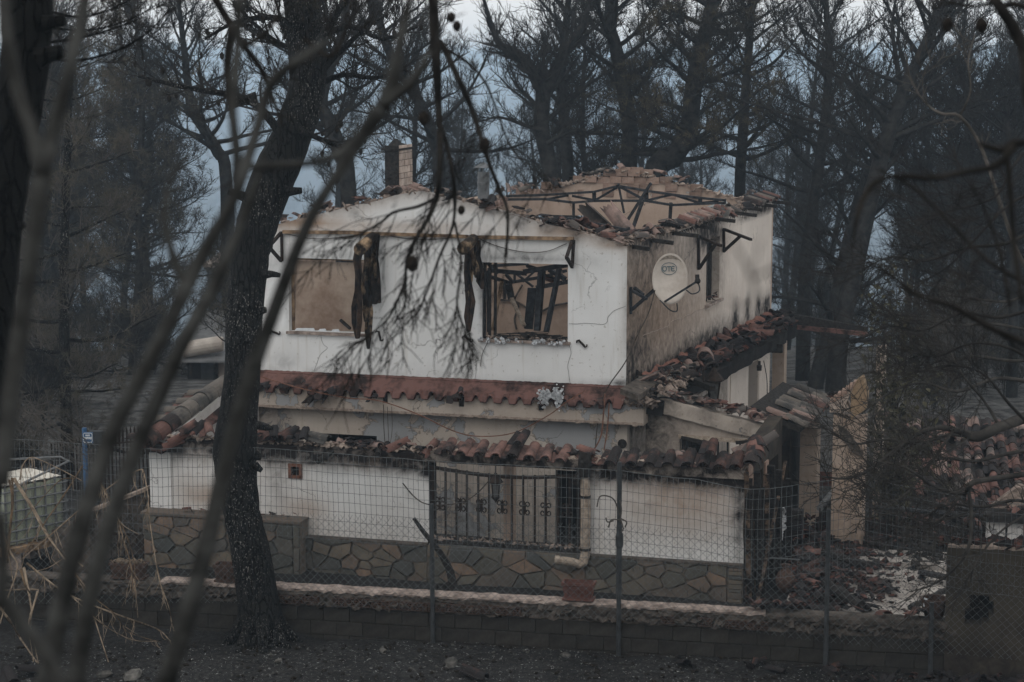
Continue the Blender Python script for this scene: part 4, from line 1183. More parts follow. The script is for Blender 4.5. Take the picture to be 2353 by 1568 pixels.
for a, b_ in (((1450, 905), (1490, 880)), ((1470, 920), (1520, 885)), ((1480, 900), (1560, 865)), ((1500, 930), (1540, 905))):
    p, q = SD.hit(*a, .30), SD.hit(*b_, .25)
    mb.obox((p + q) / 2, (q - p) * .6, ns * .16 - UP * .05, UP * .05)
mb.build('cement_fillet', M['cement'], HOUSE)
mb = MB(); mb.bar(SD.hit(1588, 872, .7), SD.hit(1637, 893, 1.2), .13, .11); mb.build('charred_rafter', M['char'], HOUSE)
mb = MB(); mb.prism([SD.hit(1462, 850, .03), SD.hit(1478, 866, .03), SD.hit(1463, 892, .03)], ns * .03); mb.build('iron_bracket', M['iron'], HOUSE)

# side window: charred lining and its sill
mb = MB(); mb.bar(SD.P(6.3, 3.62, -.15), SD.P(6.35, 4.9, -.15), .16, .1, ns); mb.bar(SD.P(6.9, 3.62, -.2), SD.P(6.9, 4.9, -.2), .10, .1, ns)
mb.build('window_frame', M['char'], HOUSE)
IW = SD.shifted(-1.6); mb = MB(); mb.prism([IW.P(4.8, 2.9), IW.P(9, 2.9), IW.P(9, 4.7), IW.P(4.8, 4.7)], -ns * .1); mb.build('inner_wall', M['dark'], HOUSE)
tile_line([SD.P(5.9, 3.66, .0), SD.P(7.0, 3.66, .0)], 10, ['tile', 'tile_burnt'], HOUSE, 88, .05, .4, .5, 1.0)
mb = MB(); mb.bar(SD.P(5.75, 3.59, .02), SD.P(7.1, 3.59, .02), .05, .12, ns); mb.build('window_sill', M['coping'], HOUSE)

# ground floor on the side: white piers between dark openings
def boxw(name, pl, u0, u1, v0, v1, off, th, m, parent=HOUSE, z0=None, z1=None, fn=None):
    a, b_ = pl.sz(u0, v1, off), pl.sz(u1, v0, off)
    return wall(name, pl, a[0], b_[0], a[1] if z0 is None else z0, b_[1] if z1 is None else z1, [], th, m, parent, fn, .2, off)
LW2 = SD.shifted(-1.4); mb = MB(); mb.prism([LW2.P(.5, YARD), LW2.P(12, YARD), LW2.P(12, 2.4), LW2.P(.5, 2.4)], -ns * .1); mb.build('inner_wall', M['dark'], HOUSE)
wall('pier', SD, 8.15, 9.9, YARD, 2.1, [], .12, M['cream'], HOUSE, lambda s, z: (max(0, (z - 1.5) * .6), .05, 0), .2, off=.02)
wall('pier', SD, 11.05, 12.2, YARD, 2.1, [], .12, M['cream'], HOUSE, lambda s, z: (max(0, (z - 1.6) * .5), .05, 0), .2, off=.02)
wall('pier', SD, 6.95, 8.1, YARD, 2.0, [], .1, M['cream'], HOUSE, lambda s, z: (.72, .2, 0), .2, off=-.15)
def pillar(pts, dep, name, m, parent, fn=None, seed=1, tp=None):
    """A square pillar: front face through two pixel columns at distance d."""
    (u0, u1, v0, v1, d) = pts
    c = at(u0, v1, d); pl = Plane(V((c.x, c.y, 0)), df, nf)
    a, b_ = pl.sz(u0, v1), pl.sz(u1, v0)
    z1 = b_[1]
    return wall(name, pl, a[0], b_[0], YARD, tp if tp else (lambda s: z1 + rag(s, seed, .03)), [], dep, m, parent, fn, .15, seed=seed), pl
brown = lambda s, z: (.05, .62 + .2 * noise.noise(V((s * 3, z, 0))), .0)
pillar((1772, 1803, 775, 960, 46.5), .5, 'pillar', M['cream'], HOUSE, lambda s, z: (.12, .75, 0), 21)
mb = MB(); p = SD.hit(1745, 830, .9); mb.tube([p, p - UP * .08, p - UP * .09, p - UP * .2], [.03, .03, .055, .05], 8); q = SD.hit(1766, 800, .6)
mb.build('lamp_holder', M['char'], HOUSE)
mb = MB(); mb.obox(SD.hit(1786, 800, .7), df * .12, nf * .08, UP * .1); mb.bar(SD.hit(1770, 793, .3), SD.hit(1786, 797, .7), .04); mb.build('floodlight', M['char'], HOUSE)

# tile courses left on the right-hand eave, and the tan pillars under it
EV = RW.shifted(.15)
mb = MB()
E0, E1 = atZ(1846, 985, 2.18), atZ(1912, 925, 2.18)
sl = (ns * 0.94 - UP * .34).normalized(); up_ = sl.cross(ds).normalized(); up_ = up_ if up_.z > 0 else -up_
dE = (E1 - E0)
mb.prism([E0 - sl * 1.0, E0 - sl * .06, E1 - sl * .06, E1 - sl * 1.0], (0, 0, -.10)); mb.build('eave_boards', M['char'], HOUSE)
r = random.Random(41)
for i in range(11):
    for k in (0, 1):
        if k and i in (1, 2, 6, 9): continue
        base = E0 + dE * ((i + .3) / 10.5) - sl * (.16 + .36 * k) + up_ * (.03 + .015 * (1 - k))
        c = 'tile_grey' if r.random() < .66 else ('tile_pale' if r.random() < .6 else 'tile')
        inst('roof_tile', r.choice(TILE[c][:2]), frame(-dE.normalized(), -sl, up_, base) @ rotm(r.uniform(-.05, .05), r.uniform(-.05, .05), r.uniform(-.06, .06)), HOUSE)
PILB, plb = pillar((1832, 1879, 985, 1330, 36.3), .55, 'pillar', M['cream'], HOUSE, lambda s, z: (max(0.06, .95 - (2.3 - z) * .95), .75, 0), 22)
# ------------------------------------------------------------------ porch front
pf = lambda u, v, o=0.0: PF.sz(u, v, o)
PZ = pf(1000, 1040)[1]                         # top of the porch wall
gl, gr = pf(985, 1150)[0], pf(1336, 1150)[0]
gz0, gz1 = pf(1160, 1252)[1], pf(1160, 1070)[1]
pl0 = pf(392, 1150)[0]
wz = pf(700, 1228)[1]                          # foot of the white render
va, vb = pf(667, 1069), pf(691, 1096)
vent = (va[0], vb[0], vb[1], va[1])
pst = stains(PF, [(1640, 1095, 120, 24, 1.0), (1700, 1180, 22, 130, .9), (1420, 1085, 170, 22, .9), (1490, 1170, 20, 16, .22), (720, 1048, 130, 16, .9), (900, 1052, 120, 18, .9), (640, 1100, 30, 90, .28), (540, 1040, 90, 12, .6), (940, 1066, 70, 24, .9), (985, 1080, 20, 30, .8), (1350, 1200, 14, 90, .3)])
ptn = stains(PF, [(470, 1140, 70, 40, .7), (1560, 1150, 200, 120, .55), (700, 1170, 70, 30, .4), (860, 1060, 160, 22, .5)])
def porch_mask(s, z):
    return .05 + .10 * noise.noise(V((s * .8, z * 1.1, 41))) + pst(s, z) + max(0, .95 - (PZ - z) * 1.9), ptn(s, z) + max(0, .5 - (PZ - z) * 1.2) + .16 + .26 * noise.noise(V((s * .7, z * .9, 31))), .12 + .2 * noise.noise(V((s, z * 1.5, 17)))
wall('porch_wall', PF, pl0, PR_S, YARD, lambda s: PZ + rag(s, 12, .012), [(gl, gr, gz0, gz1), vent], .22, M['white'], HOUSE, porch_mask, .09, seed=14)
def sash(a, b_, z, off, h=.05, d=.03, m='white', name='render_band'):
    mb = MB(); mb.obox(PF.P((a + b_) / 2, z, off + d / 2 + .002), df * ((b_ - a) / 2), nf * (d / 2), UP * (h / 2)); return mb.build(name, M[m], HOUSE)
for a, b_, v in ((592, 975, 1056), (400, 500, 1052)):
    z = pf(600, v)[1]; mb = MB()
    mb.prism([PF.P(pf(a, v)[0], z, .004), PF.P(pf(b_, v)[0], z, .004), PF.P(pf(b_, v)[0], PZ - .01, .004), PF.P(pf(a, v)[0], PZ - .01, .004)], nf * .025)
    attr = []
    o = wall('render_band', PF, pf(a, v)[0], pf(b_, v)[0], z, PZ - .02, [], .03, M['white'], HOUSE, porch_mask, .09, off=.032, seed=15)
# scorched lintel over the grille and the right part
wall('porch_beam', PF, gl - .12, PR_S, gz1 - .0, lambda s: PZ + .02 + rag(s, 14, .015), [], .06, M['cream'], HOUSE, lambda s, z: (.93 + .25 * noise.noise(V((s * 1.4, z * 3, 5))) - (.2 if s > 1.6 else 0), .3, 0), .1, off=.062, seed=16)
# left side wall of the porch and the gable under the hip
PLw = Plane(PF.P(pl0, 0), ds, ns)
hipA = pf(505, 897)
wall('porch_wall', PLw, 0, 2.95, YARD, lambda s: PZ + .22 * s, [], .2, M['white'], HOUSE, lambda s, z: (.15, .3, .3), .2, seed=17)
wall('wall', FR, FR.sz(405, 950, .4)[0], -LF + .1, YARD, lambda s: interp([(-9.3, 1.9), (-6.9, 2.68)], s), [], .1, M['white'], HOUSE, lambda s, z: (.12, .35, .35 + .3 * noise.noise(V((s * 2, z * 3, 2)))), .15, off=.25, seed=18)
mb = MB(); mb.prism([PF.P(pl0 - .35, YARD, .02), PF.P(pl0 + .02, YARD, .02), PF.P(pl0 + .02, PZ - .03, .02), PF.P(pl0 - .35, PZ - .03, .02)], -nf * .3); 
wall('corner_pier', PF, pl0 - .36, pl0 + .03, YARD, PZ - .02, [], .34, M['white'], HOUSE, lambda s, z: (max(0, .5 - (PZ - z) * 1.4), .1, .15), .1, off=.035, seed=19)
# vent frame with its broken screen
fm = simple('rusty_frame', (.10, .045, .03), (.2, .10, .07), 20, .9, .3)
frame_bars('vent_frame', PF, (vent[0] - .03, vent[1] + .03, vent[2] - .03, vent[3] + .03), .0, .05, fm, HOUSE, .06)
mb = MB(); mb.bar(PF.P(vent[0] - .03, vent[2] - .005, .0), PF.P(vent[1] + .03, vent[2] - .005, .0), .06, .05, UP); mb.build('vent_frame', fm, HOUSE)
mb = MB(); mb.prism([PF.P(vent[0], vent[2], -.12), PF.P(vent[1], vent[2], -.12), PF.P(vent[1], vent[3], -.12), PF.P(vent[0], vent[3], -.12)], -nf * .02); mb.build('vent_screen', M['char'], HOUSE)
mb = MB()
for k in (0.3, .62): mb.bar(PF.P(vent[0], vent[2] + k * .2, -.03), PF.P(vent[1], vent[2] + k * .2, -.03), .012)
mb.build('vent_bars', M['iron'], HOUSE)

# iron grille ------------------------------------------------------------
GR = bpy.data.objects.new('window_grille', None); link(GR, HOUSE)
g0 = PF.P(gl, gz0, -.05); GR.location = g0 - OFF[HOUSE]; OFF[GR] = g0
zt_ = lambda k: gz1 - .10 - .10 * math.sin(k * 3.14)
bars = [996, 1024, 1049, 1073, 1099, 1124, 1176, 1202, 1229, 1254, 1283, 1309, 1334]
for i, u in enumerate(bars):
    s = pf(u, 1150, -.05)[0]; mb = MB()
    mb.bar(PF.P(s, gz0 + .02, -.05), PF.P(s, zt_((s - gl) / (gr - gl)) + .04, -.05), .034, .026, nf); mb.build('bar', M['iron'], GR)
for i, u in enumerate((1011, 1058, 1106, 1154, 1205, 1254, 1304)):
    c = PF.hit(u, 1157 + (u - 1000) * .055, -.02); mb = MB(); q = .085
    for sx in (-1, 1):
        for sy in (-1, 1):
            pts = [c + df * (sx * .012)] + [c + df * sx * (q * (.62 + .5 * (1 - t * .55) * math.cos(a))) + UP * sy * (q * (.72 + .62 * (1 - t * .5) * math.sin(a)))
                   for t, a in [(j / 11, R(215 - j * 36)) for j in range(12)]]
            mb.tube(pts, [.012] * len(pts), 5)
    mb.bar(c - UP * .12, c + UP * .12, .02); mb.build('scroll', M['iron'], GR)
mb = MB()
for a in range(12):
    s0, s1 = gl + (gr - gl) * a / 12, gl + (gr - gl) * (a + 1) / 12
    mb.bar(PF.P(s0, zt_(a / 12), -.05), PF.P(s1, zt_((a + 1) / 12), -.05), .06, .05)
mb.build('top_rail', M['iron'], GR)
mb = MB(); mb.bar(PF.P(gl, gz0 + .03, -.05), PF.P(gr, gz0 + .03, -.05), .06, .05); mb.build('bottom_rail', M['iron'], GR)
for u in (990, 1330):
    s = pf(u, 1150)[0]; mb = MB(); mb.bar(PF.P(s, gz0, -.10), PF.P(s, gz1, -.10), .10, .12, nf); mb.build('window_frame', M['char'], HOUSE)
mb = MB(); mb.bar(PF.P(gl, gz0 - .01, -.08), PF.P(gr, gz0 - .01, -.08), .28, .07); mb.build('window_sill', M['char'], HOUSE)
scatter_rubble('sill_ash', M['rubble_pale'], [(PF.P(s, gz0 + .03, -.02), df * .12, nf * .09, 8) for s in np.arange(gl + .1, gr, .2)], HOUSE, 90, (.012, .045))
wall('porch_post', PF, pf(1157, 1150, -.6)[0], pf(1180, 1150, -.6)[0], YARD, PZ, [], .16, M['inner'], HOUSE, lambda s, z: (.15 + .2 * noise.noise(V((s, z * 3, 0))), .6, .2), .1, off=-.6)

# stone facing of the foot -------------------------------------------------
def voronoi(x0, x1, z0, z1, n, seed, ax=1.0):
    r = random.Random(seed); pts = []
    for _ in range(n * 12):
        p = (r.uniform(x0, x1), r.uniform(z0, z1))
        w = r.uniform(.6, 1.5)
        dmin = math.sqrt((x1 - x0) * (z1 - z0) / n) * .72 * w
        if all(math.hypot((p[0] - q[0]) / ax, p[1] - q[1]) > dmin * .62 for q in pts): pts.append(p)
        if len(pts) >= n: break
    out = []
    for i, p in enumerate(pts):
        poly = [(x0, z0), (x1, z0), (x1, z1), (x0, z1)]
        for j, q in enumerate(pts):
            if i == j: continue
            nx, nz = (q[0] - p[0]) / ax / ax, q[1] - p[1]
            cx, cz = (p[0] + q[0]) / 2, (p[1] + q[1]) / 2
            new = []
            for a, b_ in zip(poly, poly[1:] + poly[:1]):
                da = (a[0] - cx) * nx + (a[1] - cz) * nz; dbb = (b_[0] - cx) * nx + (b_[1] - cz) * nz
                if da <= 0: new.append(a)
                if da * dbb < 0:
                    t = da / (da - dbb); new.append((a[0] + (b_[0] - a[0]) * t, a[1] + (b_[1] - a[1]) * t))
            poly = new
            if len(poly) < 3: break
        if len(poly) >= 3: out.append((p, poly))
    return out
def stones(pl, x0, x1, z0, z1, n, seed, off, parent, joint=.011, m=None):
    r = random.Random(seed)
    for (cx, cz), poly in voronoi(x0, x1, z0, z1, n, seed, 1.5):
        mb = MB(); k = len(poly); d = r.uniform(.025, .07)
        mx = sum(p[0] for p in poly) / k; mz = sum(p[1] for p in poly) / k
        base, topp = [], []
        for x, z in poly:
            L = math.hypot(x - mx, z - mz) or 1
            f1 = max(.2, (L - joint * 1.25) / L); f2 = max(.15, (L - joint * 1.25 - .012) / L)
            jx, jz = r.uniform(-.006, .006), r.uniform(-.006, .006)
            base.append(pl.P(mx + (x - mx) * f1 + jx, mz + (z - mz) * f1 + jz, off)); topp.append(pl.P(mx + (x - mx) * f2 + jx, mz + (z - mz) * f2 + jz, off + d + r.uniform(-.004, .004)))
        mb.add(base + topp, [tuple(range(k, 2 * k))[::1]] + [(i, (i + 1) % k, k + (i + 1) % k, k + i) for i in range(k)])
        mb.build('stone', m or M['slate'], parent)
def backing(pl, x0, x1, z0, z1, off, parent, th=.06):
    mb = MB(); mb.obox(pl.P((x0 + x1) / 2, (z0 + z1) / 2, off - th / 2), pl.d * ((x1 - x0) / 2), pl.n * (th / 2), UP * ((z1 - z0) / 2)); mb.build('stone_mortar', M['joint'], parent)
sl_, sr_ = pf(690, 1280, .1)[0], pf(1672, 1330, .1)[0]
backing(PF, sl_, PR_S, YARD, wz - .03, .075, HOUSE, .07)
stones(PF, sl_, gl, YARD + .02, wz - .03, 34, 3, .076, HOUSE)
stones(PF, gl, gr + .1, YARD + .02, gz0 - .06, 36, 4, .076, HOUSE)
stones(PF, gr + .1, sr_, YARD + .02, wz - .03, 32, 5, .076, HOUSE)
mb = MB(); mb.obox(PF.P((sl_ + gl) / 2, wz - .015, .06), df * ((gl - sl_) / 2), nf * .075, UP * .015); mb.build('ledge', M['cement'], HOUSE); mb = MB(); mb.obox(PF.P((gr + .1 + PR_S) / 2, wz - .015, .06), df * ((PR_S - gr - .1) / 2), nf * .075, UP * .015)
mb.build('ledge', M['cement'], HOUSE)
# thin slips on the right-hand end pier
z = YARD + .02
r = random.Random(8)
while z < wz - .06:
    h = r.uniform(.035, .11); mb = MB()
    mb.obox(PF.P((sr_ + PR_S) / 2 + .01, z + h / 2, .10), df * ((PR_S - sr_) / 2 - .015), nf * .03, UP * (h / 2 - .006)); mb.build('stone', M['slate'], HOUSE); z += h
# stone pedestal to the left
q0, q1 = pf(328, 1200, .35)[0], pf(690, 1200, .35)[0]
qz = pf(500, 1192, .35)[1]
mb = MB(); mb.obox(PF.P((q0 + q1) / 2, (qz + YARD) / 2, .17), df * ((q1 - q0) / 2), nf * .17, UP * ((qz - YARD) / 2)); mb.build('pedestal', M['joint'], HOUSE)
stones(PF, q0 + .01, q1 - .12, YARD + .02, qz - .02, 44, 6, .342, HOUSE)
stones(PF, q1 - .12, q1 - .01, YARD + .02, qz - .02, 4, 7, .343, HOUSE)
mb = MB(); mb.obox(PF.P((q0 + q1) / 2, qz + .022, .18), df * ((q1 - q0) / 2 + .02), nf * .21, UP * .02); mb.build('ledge', M['slate'], HOUSE)
tile_line([PF.P(q0 + .8, qz + .05, .2), PF.P(q1 - .2, qz + .05, .2)], 14, ['tile', 'tile_burnt'], HOUSE, 93, .08, .3, .45, 1.0)

# eave tiles along the porch front -----------------------------------------
up17 = (UP * math.cos(R(17)) - -nf * 0).normalized()
dwn = (nf * math.cos(R(18)) - UP * math.sin(R(18))).normalized()
upn = df.cross(-dwn).normalized()
if upn.z < 0: upn = -upn
def eave(u, v, c, k=0, rz=0.0, rx=0.0, sc=1.0, name='roof_tile'):
    p = PF.hit(u, v, .14) - dwn * .20 + upn * .01
    me = TILE[c][k]
    return inst(name, me, frame(df, -dwn, upn, p) @ rotm(rx, 0, rz) @ Matrix.Scale(sc, 4), HOUSE)
row = [(1025, 1048, 'row'), (1063, 1051, 'row'), (1100, 1053, 'row'), (1141, 1056, 'row'), (1177, 1057, 'row'), (1216, 1060, 'row'), (1252, 1063, 'row'), (1290, 1066, 'row'),
       (1404, 1072, 'row_burnt'), (1449, 1074, 'row_burnt'), (1493, 1076, 'row_burnt'), (1534, 1078, 'row_burnt'), (1579, 1076, 'row_burnt'), (1616, 1078, 'row_burnt'), (1654, 1083, 'row_burnt'), (1690, 1081, 'row_burnt'), (1722, 1080, 'row_burnt')]
for i, (u, v, c) in enumerate(row):
    eave(u, v - 4, c, 1 if i in (3, 6, 12) else 0, r.uniform(-.09, .07), r.uniform(-.04, .04), 1.14 * r.uniform(.94, 1.04))
    if i in (4, 13):
        q = PF.hit(u + 14, v - 30, .14) - dwn * .25
        inst('roof_tile', TILE['tile_burnt'][1], frame(df, -dwn, upn, q) @ rotm(.05, .1, r.uniform(-.3, .3)), HOUSE)
eave(980, 1048, 'tile', 3, -.35, .25, 1.05)
eave(905, 1040, 'tile', 3, -.75, .1, 1.1); eave(1345, 1052, 'tile', 3, 1.2, .1, .9)
for u, v, c, rz in ((620, 1008, 'tile_burnt', .3), (655, 1008, 'tile_burnt', -.4), (690, 1012, 'tile_burnt', .2), (725, 1016, 'tile_grey', 1.3), (600, 1010, 'tile', .6), (445, 996, 'tile_burnt', -.1), (470, 998, 'tile', .5)):
    eave(u, v + 4, c, 1, rz, .05, .95)
tile_line([PF.hit(600, 1008, -.05), PF.hit(735, 1014, -.05)], 16, ['tile', 'tile_burnt'], HOUSE, 95, .12, .35, .8)
tile_line([PF.hit(775, 1022, -.05), PF.hit(985, 1038, -.05)], 28, ['tile', 'tile_burnt', 'tile_pale', 'tile_burnt'], HOUSE, 96, .10, .3, .75)
tile_line([PF.hit(1290, 1050, -.1), PF.hit(1395, 1062, -.05)], 16, ['tile_burnt', 'tile'], HOUSE, 97, .12, .4, .8)
tile_line([PF.hit(1000, 1035, -.2), PF.hit(1300, 1052, -.2)], 6, ['tile_burnt', 'tile', 'tile_burnt'], HOUSE, 98, .08, .3, .9)
tile_line([PF.hit(1400, 1055, -.2), PF.hit(1730, 1062, -.2)], 5, ['tile_burnt', 'tile_pale'], HOUSE, 99, .08, .3, .9)
scatter_rubble('rubble', M['mortar'], [(PF.P(s, PZ + .01, -.08), df * .12, nf * .12, 9) for s in np.arange(pl0, PR_S, .2)], HOUSE, 100, (.02, .06))
# end of the eave: ridge tiles nested on the right-hand corner
for k in range(4):
    inst('ridge_tile', barrel(.30, M['tile_burnt' if k % 2 else 'tile'], .15, .02, 90 + k, (185, -5), 'ridge_tile', 9), frame(df, (-nf * .8 + UP * .5).normalized(), upn, PF.hit(1728 + 4 * k, 1062 - 12 * k, .05 - .15 * k)) @ rotm(0, 0, .12 * k), HOUSE)
for u, v in ((1715, 1040), (1738, 1030), (1762, 1012), (1700, 1050)):
    inst('roof_tile', TILE['tile_pale'][r.randint(0, 3)], frame(df, -dwn, upn, PF.hit(u, v, -.6)) @ rotm(.2, .3, r.uniform(-1, 1)), HOUSE)
# charred rafter stubs
for (u0, v0), (u1, v1), a in (((772, 1030), (730, 1060), 1), ((868, 1030), (868, 1046), 1), ((1338, 1070), (1320, 1110), 1), ((588, 972), (615, 982), 1)):
    mb = MB(); mb.tube([PF.hit(u0, v0, -.1), PF.hit((u0 + u1) / 2 + 2, (v0 + v1) / 2, .15), PF.hit(u1, v1, .4)], [.045, .05, .055], 7); mb.build('rafter_stub', M['char'], HOUSE)

# hip ridge at the left corner ---------------------------------------------
H0, H1 = FR.hit(512, 893, .7), PF.hit(338, 1024, .35)
hd = (H1 - H0); hL = hd.length; hd.normalize()
hx = hd.cross(UP).normalized(); hu = hx.cross(hd).normalized()
if hu.z < 0: hu = -hu
capm = {c: barrel(.50, M[c], .16, .0, 3, (190, -10), 'ridge_tile', 10) for c in ('tile_grey', 'tile_pale', 'tile')}
for k in range(8):
    t = (k + .5) / 8
    p = H0 + hd * (hL * t) + hu * (.05 + .012 * (k % 2))
    inst('ridge_tile', capm['tile_grey' if k < 5 else 'tile'], frame(hx, -hd, hu, p) @ Matrix.Scale(1.15, 4), HOUSE)
mb = MB()
mb.prism([H0 + hx * .02, H1 + hx * .02, H1 + df * .25 - UP * .10, H0 + df * .35 - UP * .30], -hu * .05)
mb.prism([H0, H1, H1 - df * .30 - UP * .06, H0 - df * .75 - UP * .12], -hu * .05); mb.build('hip_mortar', M['flash'], HOUSE)
for k in range(6):
    p = H0 + hd * (hL * (k + .6) / 6.5) - df * .33 - UP * .02
    inst('roof_tile', TILE['tile_grey' if k < 4 else 'tile'][k % 2], frame(V((ds.x, ds.y, 0)), (df + UP * .22).normalized(), UP, p) @ rotm(0, 0, r.uniform(-.1, .1)), HOUSE)
for (u, v), rz in (((408, 1010), .7), ((430, 985), .5), ((398, 1022), .9)):
    inst('roof_tile', TILE['tile'][3], frame(df, -dwn, upn, PF.hit(u, v, .15)) @ rotm(.15, .2, -rz), HOUSE)
mb = MB(); mb.bar(PF.hit(335, 1030, .3), PF.hit(420, 1030, .05), .16, .12); mb.build('fascia', M['char'], HOUSE)

# downpipe with its kicked elbow --------------------------------------------
mb = MB(); p = [PF.hit(u, v, o) for u, v, o in ((1343, 1092, .16), (1345, 1120, .16), (1346, 1180, .16), (1345, 1240, .16), (1345, 1275, .16), (1340, 1293, .19), (1330, 1297, .24), (1316, 1292, .3), (1283, 1287, .4), (1275, 1287, .41))]
mb.tube(p, [.07, .08, .083, .082, .08, .078, .074, .07, .072, .076], 12)
dp = mb.build('downpipe', M['pvc'], HOUSE, smooth=False)
for u, v in ((1345, 1141), (1345, 1262)):
    c = PF.hit(u, v, .16); mb = MB(); mb.tube([c - UP * .02, c + UP * .02], .09, 12); mb.build('pipe_clip', M['char'], dp)
mb = MB(); mb.tube([PF.hit(1343, 1040, .16), PF.hit(1344, 1060, .18), PF.hit(1343, 1094, .16)], [.09, .11, .10], 10); mb.build('pipe_head', M['char'], HOUSE)
# right side of the porch: burnt brick and charred planks
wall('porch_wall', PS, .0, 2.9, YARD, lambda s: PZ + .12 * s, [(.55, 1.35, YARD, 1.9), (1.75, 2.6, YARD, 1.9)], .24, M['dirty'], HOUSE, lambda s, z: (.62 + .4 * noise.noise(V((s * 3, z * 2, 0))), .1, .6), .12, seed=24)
for k in range(11):
    for s, w in ((.06, .44), (1.38, .34)):
        z = YARD + .15 + k * .22
        if r.random() < .25: continue
        mb = MB(); mb.obox(PS.P(s + w / 2, z + .1, .012), ds * (w / 2 * r.uniform(.7, 1)), ns * .02, UP * .095); mb.build('brick', M['clay_dark'] if k < 6 else M['brick'], HOUSE)
for (u0, v0), (u1, v1), o, w in (((1724, 1100), (1727, 1390), .25, .07), ((1740, 1085), (1745, 1360), .5, .10), ((1758, 1120), (1752, 1390), .6, .09), ((1772, 1070), (1775, 1380), .7, .12), ((1790, 1080), (1788, 1385), .9, .10), ((1805, 1060), (1740, 1388), .9, .05), ((1812, 1100), (1815, 1330), 1.0, .08), ((1735, 1200), (1738, 1390), .3, .05)):
    mb = MB(); mb.bar(PS.hit(u0, v0, o * .4), PS.hit(u1, v1, o * .4), w, w * .6); mb.build('charred_plank', M['char'] if w != .05 else M['jamb'], HOUSE)
for (u0, v0), (u1, v1), o in (((1715, 1085), (1722, 1390), .12), ((1762, 1090), (1764, 1280), .4)):
    mb = MB(); mb.bar(PS.hit(u0, v0, o), PS.hit(u1, v1, o), .07, .04); mb.build('timber_jamb', M['jamb'], HOUSE)
mb = MB(); c0 = at(1815, 1180, 33.3)
for k in range(9):
    mb.obox(c0 - UP * (k * .17), df * .22, nf * .10, UP * .075)
mb.build('brick_pier', M['tile_burnt'], HOUSE)
mb = MB(); rr = random.Random(3)
for k in range(90):
    c = at(1785 + rr.gauss(0, 9), 1205 + rr.gauss(0, 17), 32.9); s = rr.uniform(.02, .05); q = rotm(rr.random() * 3, rr.random() * 3, 0).to_3x3()
    mb.obox(c, q @ V((s, 0, 0)), q @ V((0, s, 0)), q @ V((0, 0, s * .2)))
fo = solo(mb, 'foil_sheet', M['foil'], 'crumpled silver foil insulation hanging on the burnt pier at the house corner', 'foil', loc=at(1785, 1240, 32.9))
mb = MB()
rr = random.Random(5)
for k in range(330):
    t = rr.random(); u = rr.choice((1250, 1262, 1278, 1284)) + rr.gauss(0, 5); v = 912 + rr.gauss(0, 9)
    if (u - 1268) ** 2 / 90 + (v - 922) ** 2 / 60 < 1: continue
    c = FR.hit(u, v, .45); s = rr.uniform(.010, .028); q = rotm(rr.random() * 3, rr.random() * 3, 0).to_3x3()
    mb.obox(c, q @ V((s, 0, 0)), q @ V((0, s, 0)), q @ V((0, 0, s * .25)))
solo(mb, 'foil_scrap', M['foil'], 'torn scrap of silver foil stuck on the red mortar band under the windows', 'foil', loc=FR.hit(1268, 930, .45))

# lanterns -------------------------------------------------------------------
def lantern(c, s, label, group=None, hook=True):
    t = thing('lantern', label, 'lantern', c, group)
    mb = MB()
    q = lambda k, z, w: c + V((math.cos(k * 1.5708 + .78), math.sin(k * 1.5708 + .78), 0)) * (w * s) + UP * (z * s)
    for k in range(4):
        mb.bar(q(k, -.18, .075), q(k, .12, .115), .018 * s)
    for z, w in ((-.18, .075), (.12, .115)):
        for k in range(4): mb.bar(q(k, z, w), q(k + 1, z, w), .02 * s)
    mb.build('cage', M['iron'], t)
    mb = MB(); vs = [q(k, -.17, .068) for k in range(4)] + [q(k, .11, .105) for k in range(4)]
    mb.add(vs, [(0, 1, 5, 4), (1, 2, 6, 5), (2, 3, 7, 6), (3, 0, 4, 7)]); mb.build('glass_pane', M['glass'], t)
    mb = MB(); lathe(mb, c, [(.15 * s, c.z + .115 * s), (.155 * s, c.z + .13 * s), (.09 * s, c.z + .21 * s), (.05 * s, c.z + .25 * s), (.03 * s, c.z + .30 * s), (.001, c.z + .32 * s)], 8); mb.build('cap', M['iron'], t)
    mb = MB(); lathe(mb, c, [(.10 * s, c.z - .18 * s), (.05 * s, c.z - .23 * s), (.02 * s, c.z - .27 * s), (.001, c.z - .30 * s)], 8); mb.build('finial', M['iron'], t)
    return t
lc2 = PF.hit(1139, 1122, .12)
lantern(lc2, .82, 'small black lantern hanging upside down before the iron window grille', None)
mb = MB(); mb.tube([lc2 + UP * .22, lc2 + UP * .45, PF.hit(1140, 1066, .12)], .012, 5); mb.tube([PF.hit(1140, 1066, .12), PF.hit(1141, 1048, .14)], [.06, .045], 8); mb.build('lantern_hanger', M['iron'], HOUSE)
lc3 = SD.hit(1640, 893, 1.15)
lantern(lc3, 1.25, 'larger black lantern on a curled bracket under the side eave', None)
mb = MB(); mb.tube(smoothpath([SD.hit(1617, 880, 1.0), SD.hit(1617, 850, 1.0), SD.hit(1628, 836, 1.05), SD.hit(1645, 834, 1.1), SD.hit(1651, 846, 1.12), SD.hit(1643, 853, 1.12), SD.hit(1638, 847, 1.12)], 4), .02, 6); mb.build('lantern_bracket', M['iron'], HOUSE)
wire('wire', [(925, 1110), (950, 1140), (975, 1157), (1010, 1161), (1060, 1155), (1095, 1135), (1130, 1098)], PF, .12, .012)
